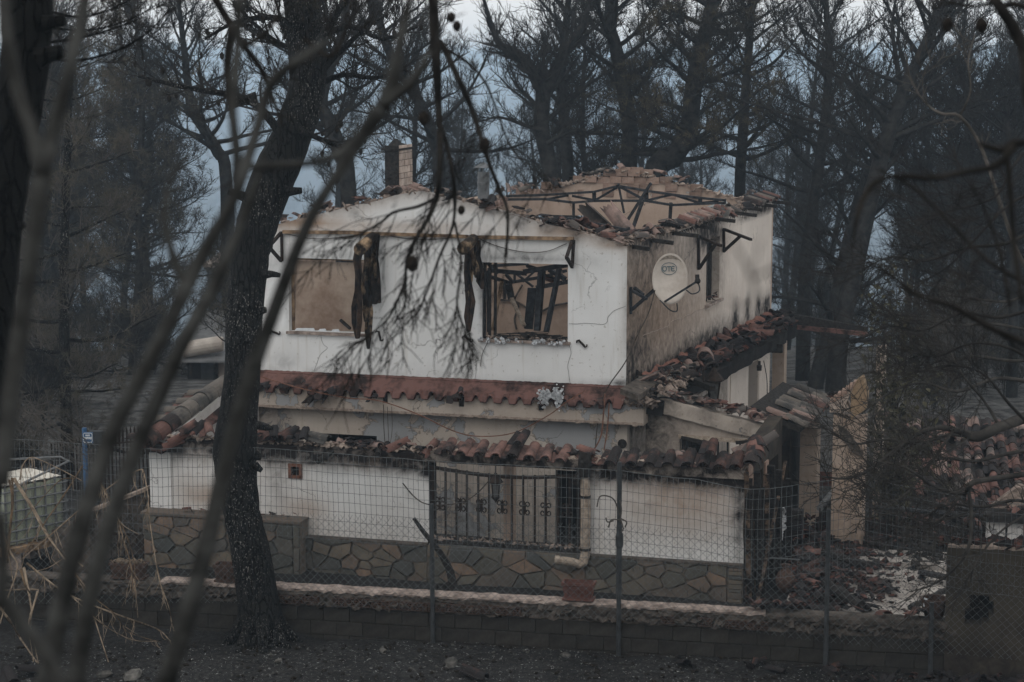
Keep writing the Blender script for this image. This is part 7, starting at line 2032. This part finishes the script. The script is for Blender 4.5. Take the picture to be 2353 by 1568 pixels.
# small tufts of browned foliage near the distant houses
for i, (u, v, d, lb) in enumerate(((520, 590, 46, 'low'), (510, 690, 45, 'lower'))):
    hero('small browned pine sapling peeping left of the big trunk, %s of two' % ('upper' if i == 0 else 'lower'), [(u + 12, v + 120), (u + 10, v + 40), (u + 2, v)], [8, 6, 4], d, 60 + i, nl=14, ll=.9, t0=.3, subs=6, slen=.4, twigs=6, tlen=.2, need=1.0, tr=.006, mat_=('bark_far', 'twig', 'needle_tan'), group='browned saplings by the big trunk')

# forest behind: six kinds, copied over the slope
protos = []
r = random.Random(99)
for k in range(7):
    h = (11.5, 13, 10, 12, 9.5, 12.5, 11)[k]; lean = r.uniform(-.12, .12)
    pts = [V((0, 0, -.5)), V((lean * 2, 0, 2.5)), V((lean * 5, r.uniform(-.4, .4), 5.5)), V((lean * 8 + r.uniform(-.3, .3), 0, 8)), V((lean * 10, 0, h))]
    protos.append(tree('x', pts, [.19, .16, .14, .10, .03], 300 + k, nl=(30, 34, 26, 34, 28, 30, 30)[k], ll=(2.6, 2.2, 3.0, 2.8, 2.2, 3.2, 2.6)[k], t0=(.25, .35, .2, .3, .15, .4, .3)[k], subs=10, slen=1.0, twigs=10, tlen=.45, need=(0, .10, .25, 0, .5, 0, .1)[k], tr=.0098, elev=(.0, .7), mat_=('bark_far', 'twig', 'needle_tan' if k == 4 else 'needle'), tsides=7))
kinds = ['slim bare pine', 'tall narrow burnt pine', 'broad pine holding charred needles', 'wide-crowned bare pine', 'short brown-leaved pine', 'high-crowned bare pine', 'ragged thin-branched pine']
spots = []
for band_, n_, lo, hi in ((0, 13, 58, 72), (1, 16, 74, 105), (2, 44, 110, 230)):
    c = 0; tries = 0
    while c < n_ and tries < 4000:
        tries += 1
        y = r.uniform(lo, hi); u = r.uniform(-120, 2470)
        if band_ == 0 and 560 < u < 1750 and r.random() < .45: continue
        if 350 < u < 560 and band_ < 2: continue
        if 1760 < u < 2060 and band_ < 2 and r.random() < .5: continue
        if r.random() < .10: u = r.uniform(-120, 400)
        p = atY(u, 600, y)
        if all(math.hypot(p.x - q[0], p.y - q[1]) > (2.2, 2.6, 3.0)[band_] for q in spots):
            spots.append((p.x, p.y, u, band_)); c += 1
cnt = {}; recs = []
for i, (x, y, u, bn) in enumerate(spots):
    k = i % 7 if i < 7 else r.randrange(7)
    src = protos[k]
    if i < 7: o = src
    else:
        o = src.copy(); COL.objects.link(o)
        for ch in src.children:
            c = ch.copy(); COL.objects.link(c); c.parent = o
    s = r.uniform(.8, 1.15)
    o.location = (x, y, ground_z(x, y)); o.scale = (s, s, s * r.uniform(.92, 1.08)); o.rotation_euler = (r.uniform(-.05, .05), r.uniform(-.05, .05), r.uniform(0, 6.28))
    where = ('left of the big pine' if u < 620 else ('beyond the house roof' if u < 1760 else 'right of the house'))
    dist = ('close', 'mid-distance', 'far hazy')[bn]
    key = (dist, kinds[k], where); cnt[key] = cnt.get(key, 0) + 1
    recs.append((o, key, u))
order = ['leftmost', 'second from left', 'third from left', 'fourth from left', 'fifth from left', 'sixth from left']
for key, c in cnt.items():
    L = sorted((q for q in recs if q[1] == key), key=lambda q: q[2])
    for j, (o, _, u) in enumerate(L):
        tag(o, '%s %s %s' % key + ('' if len(L) == 1 else ', ' + order[min(j, 5)]), 'tree', 'burnt forest pines %s' % key[2])

sl = []; OR2 = ['leftmost'] + ['%s from left' % w for w in 'second third fourth fifth sixth seventh eighth ninth tenth eleventh twelfth thirteenth fourteenth fifteenth sixteenth seventeenth eighteenth nineteenth twentieth twenty-first twenty-second twenty-third twenty-fourth'.split()]
# slim crowded trees to either side of the house, in the smoke
for n_, ua, ub in ((9, -120, 345), (7, 2060, 2480), (5, 1780, 1900)):
    for i in range(n_):
        y = r.uniform(60, 112); u = r.uniform(ua, ub); p = atY(u, 600, y); k = (0, 1, 3, 5, 6)[r.randrange(5)]
        o = protos[k].copy(); COL.objects.link(o)
        for ch in protos[k].children: c = ch.copy(); COL.objects.link(c); c.parent = o
        s = r.uniform(.55, .85); o.location = (p.x, p.y, ground_z(p.x, y)); o.scale = (s, s, s * r.uniform(1.05, 1.35)); o.rotation_euler = (r.uniform(-.09, .09), r.uniform(-.09, .09), r.uniform(0, 6.28))
        sl.append((o, k, u, y))
for gi, (g, f) in enumerate((('left of the big pine', lambda u: u < 700), ('right of the house', lambda u: u > 700))):
    for j, (o, k, u, y) in enumerate(sorted((q for q in sl if f(q[2])), key=lambda q: q[2])):
        tag(o, 'thin crowded burnt pine %s, %s among them' % (g, OR2[min(j, 23)]), 'tree', 'thin crowded pines ' + g)

# burnt undergrowth round the clearing
sp_ = [tree('x', [V((0, 0, -.2)), V((.05, 0, .3)), V((.1, .05, .7))], [.03, .025, .015], 500 + k, nl=15, ll=(1.5, 1.9, 1.3)[k], t0=.05, subs=8, slen=.6, twigs=7, tlen=.28, need=(0, .2, .5)[k], tr=.007, elev=(.35, 1.1), mat_=('twig', ('twig', 'twig_pale', 'twig')[k], ('needle', 'needle', 'needle_tan')[k]), name='burnt_shrub', cat='shrub', tsides=5) for k in range(3)]
recs, cnt, q = [], {}, 0
for z_, (n_, ua, ub, ya, yb) in enumerate(((15, -60, 400, 44, 60), (9, 2110, 2420, 43, 60), (8, 560, 1750, 50, 58), (3, -70, 60, 35, 38), (13, -140, 400, 60, 80), (9, 1880, 2500, 60, 80))):
    for i in range(n_):
        y = r.uniform(ya, yb); u = r.uniform(ua, ub); k = r.randrange(3) if q > 2 else q
        if z_ == 0 and 150 < u < 250: u -= 110
        p = atY(u, 600, y); o = sp_[k]
        if q > 2:
            o = o.copy(); COL.objects.link(o)
            for ch in sp_[k].children: c = ch.copy(); COL.objects.link(c); c.parent = o
        q += 1; s = r.uniform(.7, 1.35) * (1.5 if z_ > 3 else 1); o.location = (p.x, p.y, ground_z(p.x, y)); o.scale = (s, s, s * r.uniform(.8, 1.3)); o.rotation_euler = (0, 0, r.uniform(0, 6.28))
        recs.append((o, (k, z_), u))
ORD = OR2
WH = ('left of the house', 'right of the house', 'behind the house', 'behind the water tank', 'in the misty wood at left', 'in the misty wood at right')
for key in {q[1] for q in recs}:
    for j, (o, (k, z_), u) in enumerate(sorted((q for q in recs if q[1] == key), key=lambda q: q[2])):
        tag(o, '%s shrub %s, %s of its kind there' % (('bare burnt', 'ash-grey burnt', 'brown-leaved scorched')[k], WH[z_], ORD[min(j, 19)]), 'shrub', 'burnt shrubs ' + WH[z_])

# far scrub on the hill, one mass
mb = MB(); rr = random.Random(7)
for i in range(4200):
    y = 170 + 3600 * rr.random() ** 1.6; x = rr.uniform(-1, 1) * (20 + y * .32); z = ground_z(x, y); h = rr.uniform(3, 8) * (1 + y / 1500); w = h * rr.uniform(.25, .5)
    n = 6; b0 = len(mb.v)
    for j, (k, zz) in enumerate(((.3, 0), (1, .35), (.7, .75), (.05, 1))):
        for a in range(n):
            q = w * k * rr.uniform(.7, 1.25); mb.v.append((x + q * math.cos(a / n * 6.283), y + q * math.sin(a / n * 6.283), z + h * zz))
    for j in range(3):
        for a in range(n): mb.f.append((b0 + j * n + a, b0 + j * n + (a + 1) % n, b0 + (j + 1) * n + (a + 1) % n, b0 + (j + 1) * n + a))
mb.build('far_wood', M['hill'], None, kind='stuff')
for i, (u, v, w, h, y, lb) in enumerate(((1985, 262, 26, 8, 2000, 'tiny pale house on the far hazy hillside, left of the tall leaning pine'), (2105, 245, 34, 12, 2000, 'tiny pinkish house on the far hazy hillside, right of the tall leaning pine'), (1905, 250, 22, 8, 1950, 'tiny cream house on the far hazy hillside behind the slim upright pine'), (1950, 283, 18, 7, 1800, 'tiny low house lowest on the far hazy hillside'))):
    p = atY(u, v, y); q = y / FPX; p.z = max(p.z, ground_z(p.x, y) + 2); t = thing('hillside_house', lb, 'house', p, 'small houses on the far hillside')
    mb = MB(); mb.box(p.x - w * q / 2, p.x + w * q / 2, y, y + 6, p.z - 6, p.z + h * q / 2); mb.build('wall', M['house_far'], t)
    mb = MB(); mb.prism([V((p.x - w * q * .55, y - .4, p.z + h * q / 2)), V((p.x + w * q * .55, y - .4, p.z + h * q / 2)), V((p.x, y - .4, p.z + h * q * .95))], (0, 6.8, 0)); mb.build('roof', M['rubble'], t)
# ------------------------------------------------------------------ branches close to the camera
def near(label, stems, m, seed, subs=0, slen=.3, twigs=0, tlen=.12, up=V((0, 0, .3)), tr=.0022, cones=(), group=None, name='bare_branch', spread=.8, wig=.2, start=.3, d2=None):
    r = random.Random(seed)
    root = thing(name, label, 'branch', at(*stems[0][0][0], stems[0][1] if not hasattr(stems[0][1], '__len__') else stems[0][1][0]), group)
    tb, cb, nd, cn = MB(), MB(), MB(), MB()
    for st in stems:
        pts, d, ws = st[:3]; sb = st[3] if len(st) > 3 else subs
        dd = d if hasattr(d, '__len__') else [d] * len(pts)
        P = smoothpath([at(u, v, q + .006 * q * math.sin(i * 2.1 + seed)) for i, ((u, v), q) in enumerate(zip(pts, dd))], 4); n = len(P)
        dm = sum(dd) / len(dd)
        rad = [interp([(i / (len(ws) - 1), w) for i, w in enumerate(ws)], k / (n - 1)) * .5 * dm / FPX * (1 + .12 * noise.noise(V((k * .7, seed, 2)))) for k in range(n)]
        tb.tube(P, rad, 9)
        if sb:
            branchwork(MB(), cb, nd, cn, r, P, rad[0] * .5, rad[-1] * .6, sb, slen, twigs, tlen, up, spread, 0, 0, start, wig, tr)
    for u, v, d, s in cones:
        p = at(u, v, d); s = s * .5 * d / FPX; c = MB()
        c.tube([p + UP * s * 1.2, p + UP * s * .6, p, p - UP * s * .7, p - UP * s * 1.3], [s * .3, s * .85, s, s * .8, s * .2], 10)
        for k in range(46):                       # open scales
            t = rnd.uniform(-1, 1); a = k * 2.4; q = V((math.cos(a), math.sin(a), 0)); b0 = p + UP * (s * t) + q * (s * .8 * math.sqrt(max(0, 1 - t * t * .7)))
            c.obox(b0, q * s * .22, V((-q.y, q.x, 0)) * s * .16, UP * s * .05 + q * .02 * s)
        c.build('pine_cone', M['cone'], root)
    tb.build('limb', m, root, smooth=True); cb.build('twigs', m, root, kind='stuff')
    return root
g5 = M['branch_near']; k5 = M['branch_black']
near('blurred grey sapling stem forking near the left tank and rising past the big trunk', [([(95, 1620), (150, 1350), (195, 1180), (255, 1000), (310, 890), (392, 735), (432, 650), (480, 560), (540, 450), (590, 300), (625, 190), (700, 130), (760, 90)], 5.2, [52, 46, 44, 40, 38, 36, 40, 34, 30, 26, 30, 22, 10]),
      ([(428, 655), (398, 590), (378, 500), (392, 420), (430, 360)], 5.2, [28, 22, 18, 14, 8]), ([(540, 445), (545, 380), (535, 250), (545, 120), (550, -10)], 5.3, [24, 26, 22, 20, 24]), ([(560, 385), (640, 380), (740, 370), (810, 330), (870, 250)], 5.3, [20, 18, 18, 22, 34])], g5, 1)
near('second blurred grey stem leaning beside the forked one at lower left', [([(165, 1620), (215, 1330), (290, 1090), (370, 900), (430, 770), (490, 660), (560, 500), (610, 350)], 5.6, [46, 40, 38, 36, 34, 30, 22, 12])], g5, 2)
near('long blurred grey stem slanting from the bottom edge across the trunk to the chimney', [([(365, 1620), (425, 1430), (475, 1250), (522, 1050), (562, 900), (622, 735), (700, 530), (775, 400), (850, 290), (895, 215), (915, 120), (945, -20)], 5.4, [50, 46, 42, 40, 38, 36, 30, 26, 34, 44, 26, 16]), ([(880, 240), (940, 190), (985, 120)], 5.4, [30, 18, 10])], g5, 3)
near('blurred grey forked stem in the upper left corner before the dark trunk', [([(0, 1120), (22, 930), (58, 680), (84, 500), (98, 395), (120, 310), (152, 190), (184, 60), (200, -30)], 4.6, [44, 42, 40, 42, 46, 36, 32, 30, 30]), ([(96, 400), (78, 320), (42, 210), (16, 90), (6, -20)], 4.6, [38, 34, 34, 32, 30])], g5, 4)
near('faint blurred grey stem rising at the bottom left corner', [([(-20, 1345), (50, 1430), (120, 1530), (150, 1620)], 4.2, [36, 34, 36, 40]), ([(0, 1180), (8, 1290), (0, 1400)], 4.0, [30, 30, 30])], g5, 5)
near('dark crooked branch hanging in from the top edge before the big trunk', [([(485, -20), (525, 50), (560, 105), (600, 160), (622, 215), (650, 290)], 9.5, [20, 18, 15, 13, 11, 6]), ([(535, 60), (522, 140), (528, 240), (545, 340), (536, 420)], 9.5, [20, 16, 14, 14, 6]), ([(560, 105), (590, 90), (625, 60), (640, 10)], 9.4, [12, 9, 7, 5])], k5, 6, 8, .28, 5, .12)
Hg = near('long black pine branch with cones hanging down before the middle of the house', [
    ([(994, -30), (998, 60), (1003, 150), (1007, 230), (1011, 320), (1010, 400), (1004, 450), (985, 500), (955, 550), (935, 600), (932, 650), (930, 700), (905, 745)], 12, [24, 24, 22, 17, 15, 13, 13, 11, 10, 8, 7, 5, 4], 14),
    ([(1010, 95), (1030, 130), (1055, 185), (1080, 240), (1100, 300), (1120, 365), (1145, 430), (1165, 480), (1166, 540), (1160, 590)], 12, [15, 14, 13, 12, 11, 10, 9, 8, 7, 4], 6),
    ([(1012, 285), (1028, 340), (1040, 400), (1046, 450), (1040, 520), (1010, 590), (985, 660), (960, 720)], 12.1, [11, 10, 9, 8, 7, 6, 5, 3], 14),
    ([(1000, 456), (960, 475), (905, 488), (870, 515), (810, 545), (770, 548)], 11.9, [9, 8, 7, 6, 5, 3], 8),
    ([(1020, 110), (1075, 145), (1115, 190), (1140, 250), (1170, 330), (1215, 390), (1235, 420)], 12.3, [8, 7, 6, 5, 5, 4, 3], 5),
    ([(1045, 510), (1060, 600), (1050, 690), (1060, 740), (1085, 770)], 12.1, [6, 5, 5, 4, 3], 9), ([(935, 640), (900, 720), (850, 770), (800, 800)], 12, [6, 5, 4, 3], 10)], k5, 7, 10, .50, 6, .20, V((-.30, 0, -.75)), .0034,
    [(974, 272, 11.9, 26), (1113, 333, 11.9, 28), (1060, 483, 12, 18), (947, 606, 11.9, 30), (1037, 40, 12, 20), (1050, 60, 12, 20)], spread=.75, wig=.22)
near('sooty diagonal branch blurring across the top left of the roof', [([(830, 320), (880, 250), (960, 180), (1000, 60), (985, -20)], 7.0, [16, 18, 12, 10, 8]), ([(700, 90), (760, 130), (800, 60), (850, -10)], 7.2, [10, 10, 8, 6])], k5, 8, 5, .2, 4, .1)
near('thick dark branch with two hanging cones in the top right corner', [([(2265, -30), (2300, 20), (2335, 75), (2356, 130), (2362, 220), (2380, 300)], 9, [24, 26, 30, 30, 28, 26]), ([(2300, 15), (2335, 10), (2380, 30)], 9, [16, 14, 12]), ([(2290, 5), (2240, 15), (2190, 8), (2150, 15)], 9, [9, 8, 6, 4], 4)], k5, 9, 0, .25, 4, .1, cones=[(2177, 58, 9, 28), (2255, 58, 9, 30)])
near('blurred dark branch reaching in from the right edge towards the tall pine', [([(2400, 325), (2330, 330), (2300, 345), (2250, 330)], 7, [16, 20, 18, 10]), ([(2330, 335), (2290, 380), (2220, 395), (2140, 410), (2060, 405), (2000, 430), (1970, 500), (1960, 570)], 7, [22, 18, 14, 14, 12, 16, 12, 5], 4), ([(2310, 350), (2320, 420), (2330, 560), (2350, 700)], 7, [14, 14, 14, 12], 3)], k5, 10, 0, .25, 4, .12)
near('blurred dark bough slanting down to the right edge over the misty trees', [([(1990, 600), (2050, 635), (2110, 680), (2190, 705), (2270, 750), (2360, 790)], 8, [6, 10, 11, 12, 14, 16], 8), ([(2020, 390), (2110, 440), (2200, 530), (2270, 600), (2370, 660)], 8.2, [5, 8, 9, 10, 12], 6), ([(2230, 420), (2270, 500), (2300, 590), (2320, 700)], 8, [5, 7, 8, 9], 4)], k5, 11, 0, .35, 5, .16)
near('ghostly out-of-focus twig before the far end of the side wall', [([(1680, 545), (1705, 590), (1728, 640), (1738, 680), (1715, 705), (1670, 690)], 3.2, [5, 6, 8, 7, 7, 3]), ([(1728, 640), (1770, 622), (1810, 612), (1850, 640)], 3.2, [8, 7, 6, 3]), ([(1725, 635), (1738, 590), (1748, 550)], 3.2, [5, 4, 3])], k5, 12)
near('bare leafless tree limbs arching low over the railing at the right', [
    ([(2420, 935), (2350, 962), (2290, 985), (2245, 1004), (2200, 990), (2150, 983), (2100, 1003), (2050, 1040), (1990, 1085), (1940, 1100), (1890, 1095)], 26, [30, 26, 24, 26, 14, 12, 11, 9, 8, 6, 3], 22),
    ([(2240, 1003), (2180, 1000), (2110, 1020), (2040, 1010), (1960, 1020), (1900, 985)], 26.3, [10, 9, 7, 6, 5, 3], 16),
    ([(2420, 1030), (2330, 1040), (2240, 1060), (2160, 1055), (2090, 1100), (2030, 1110)], 26.5, [10, 9, 8, 6, 5, 3], 20), ([(2420, 1180), (2340, 1150), (2260, 1165), (2180, 1160), (2120, 1190)], 26.1, [9, 8, 7, 5, 3], 18), ([(2420, 820), (2330, 830), (2230, 820), (2150, 850), (2080, 850)], 27.2, [9, 8, 7, 5, 3], 18), ([(2420, 640), (2330, 690), (2260, 690), (2180, 680), (2110, 700)], 27.4, [8, 7, 6, 4, 3], 14),
    ([(2390, 1085), (2300, 1098), (2235, 1110), (2215, 1135), (2150, 1120), (2080, 1075), (2010, 1060)], 25.6, [12, 13, 14, 8, 7, 6, 4], 12),
    ([(2225, 1120), (2232, 1190), (2225, 1260), (2190, 1310), (2140, 1345), (2090, 1360)], 25.5, [9, 9, 8, 7, 5, 2], 6),
    ([(2380, 880), (2290, 870), (2200, 900), (2120, 880), (2050, 900), (1980, 950)], 27, [10, 9, 8, 6, 5, 3], 12),
    ([(2370, 760), (2280, 745), (2190, 748), (2100, 735), (2030, 770)], 27.5, [7, 7, 6, 4, 3], 9),
    ([(2210, 1135), (2150, 1200), (2060, 1180), (1980, 1195)], 25.8, [6, 5, 4, 2], 10), ([(2360, 1180), (2290, 1230), (2240, 1300), (2230, 1340)], 25.2, [6, 5, 4, 2], 5),
    ([(2300, 985), (2260, 920), (2210, 860), (2180, 800)], 26.2, [8, 6, 5, 3], 9), ([(2190, 990), (2120, 1090), (2060, 1150), (1990, 1140)], 25.9, [7, 6, 5, 3], 12)], M['limb'], 13, 10, .9, 8, .42, V((-.1, 0, .25)), .0058, spread=.75, name='bare_limbs')
near('thin grey twig with forking tips curling in the upper right haze', [([(2380, 660), (2330, 560), (2290, 440), (2250, 330), (2205, 268), (2165, 262), (2130, 240), (2095, 190), (2080, 120)], 20, [10, 9, 8, 8, 8, 7, 5, 4, 3], 6), ([(2205, 268), (2230, 210), (2225, 140), (2240, 80)], 20, [5, 4, 4, 3], 4), ([(2130, 240), (2120, 180), (2150, 120)], 20, [4, 3, 2], 3)], M['twig_pale'], 14, 4, .4, 4, .2, V((0, 0, .4)), .0045)

near('tangle of fine dark bare twigs reaching in from the right edge before the misty pines', [
    ([(2400, 520), (2310, 560), (2220, 570), (2130, 600), (2050, 590), (1980, 620)], 17, [9, 8, 6, 5, 4, 2], 16), ([(2400, 430), (2320, 470), (2250, 540), (2170, 620), (2080, 660)], 16, [8, 7, 6, 4, 2], 14),
    ([(2400, 700), (2300, 730), (2210, 720), (2120, 760), (2040, 750), (1960, 790)], 17.5, [9, 8, 6, 5, 4, 2], 16), ([(2400, 850), (2320, 800), (2230, 790), (2150, 820), (2060, 800)], 17, [8, 7, 5, 4, 2], 14),
    ([(2400, 1010), (2320, 930), (2260, 860), (2180, 840), (2090, 860)], 18, [8, 7, 5, 4, 2], 14), ([(2400, 300), (2330, 380), (2290, 450), (2210, 480), (2120, 500)], 16, [7, 6, 5, 4, 2], 12)], M['twig'], 33, 12, .75, 7, .38, V((-.1, 0, .15)), .0036, spread=.8)

# ------------------------------------------------------------------ litter on the ash
mb = MB(); rr = random.Random(15)
def pebble(mb, p, s, rr):
    q = rotm(rr.uniform(-.4, .4), rr.uniform(-.4, .4), rr.uniform(0, 6)).to_3x3(); n = 6; b0 = len(mb.v)
    for z, k in ((-.5, .6), (0, 1), (.45, .75)):
        for a in range(n):
            t = k * rr.uniform(.75, 1.15); c = p + q @ V((math.cos(a * 1.047) * s * t * 1.3, math.sin(a * 1.047) * s * t, z * s)); mb.v.append(tuple(c))
    for j in range(2):
        for a in range(n): mb.f.append((b0 + j * n + a, b0 + j * n + (a + 1) % n, b0 + j * n + n + (a + 1) % n, b0 + j * n + n + a))
    mb.f.append(tuple(b0 + 2 * n + a for a in range(n)))
def gpt(): 
    y = rr.uniform(22.8, 27.9); x = rr.uniform(-.30, .30) * y
    return V((x, y, ground_z(x, y)))
for _ in range(1500):
    pebble(mb, gpt() + UP * .01, rr.uniform(.008, .028), rr)
mb.build('pebbles', M['rock'], None, kind='stuff')
mb = MB()
for _ in range(900):
    p = gpt() + UP * .02; s = rr.uniform(.018, .032); a = rr.uniform(0, 6.28); d = V((math.cos(a), math.sin(a), rr.uniform(-.1, .3)))
    mb.tube([p, p + d * s, p + d * s * 2.2, p + d * s * 3], [s * .4, s, s * .8, s * .2], 6)
mb.build('fallen_cones', M['cone'], None, kind='stuff')
mb = MB()
for _ in range(15000):
    p = gpt() + UP * .035; a = rr.uniform(0, 6.28); s = rr.uniform(.005, .018); q = V((math.cos(a), math.sin(a), rr.uniform(-.3, .3))) * s; t = V((-math.sin(a), math.cos(a), rr.uniform(-.5, .5))) * s * rr.uniform(.08, .4)
    mb.add([p - q - t, p + q - t, p + q + t, p - q + t], [(0, 1, 2, 3)])
mb.build('ash_flakes', M['ash_flake'], None, kind='stuff')
mb = MB()
for _ in range(700):
    p = gpt() + UP * .03; a = rr.uniform(0, 6.28); L = rr.uniform(.08, .35); q = V((math.cos(a), math.sin(a), rr.uniform(-.05, .15))) * L
    twig3(mb, p - q, p + UP * .02, p + q, .006, .003)
mb.build('fallen_twigs', M['twig'], None, kind='stuff')
for i, (u, v, s, lb) in enumerate(((1035, 1531, .11, 'pale pointed stone lying alone in the ash at the bottom middle'), (880, 1500, .06, 'small pale stone in the ash between the pine and the first post'), (640, 1515, .06, 'rounded grey stone lying by the foot of the big pine'), (1300, 1503, .07, 'flat grey stone in the ash before the second fence post'), (238, 1553, .12, 'flat pale slab of debris in the ash at the bottom left'), (305, 1556, .14, 'long pale slab of debris beside the flat one at the bottom left'))):
    p = atZ(u, v, .05); p.z = ground_z(p.x, p.y) + .03; mb = MB(); pebble(mb, p, s, rr); solo(mb, 'stone', M['rock'], lb, 'stone', loc=p)
for i, (u, v, rz, lb) in enumerate(((25, 1552, .5, 'charred curved tile lying in the bottom left corner'), (70, 1540, 2.0, 'red-lipped charred tile next to the corner one at bottom left'), (1090, 1555, 1.0, 'dark tile fragment half sunk in ash at the bottom edge'))):
    p = atZ(u, v, .05); p.z = ground_z(p.x, p.y) + .05
    o = inst('broken_tile', TILE['tile_burnt'][i], Matrix.Translation(p) @ rotm(.2, .2, rz)); tag(o, lb, 'roof tile')
# ------------------------------------------------------------------ smoke haze
mb = MB(); mb.box(-2900, 2900, -40, 4300, -140, 17)
hz = mb.build('haze', [], None, kind='stuff')
hm = bpy.data.materials.new('smoke_haze'); hm.use_nodes = True
n = hm.node_tree
for x in list(n.nodes):
    if x.type == 'BSDF_PRINCIPLED': n.nodes.remove(x)
pv = n.nodes.new('ShaderNodeVolumePrincipled')
pv.inputs['Color'].default_value = (0.69, 0.85, 1.0, 1)
pv.inputs['Density'].default_value = 0.0008
pv.inputs['Anisotropy'].default_value = 0.0
n.links.new(pv.outputs[0], n.nodes['Material Output'].inputs['Volume'])
hz.data.materials.append(hm)
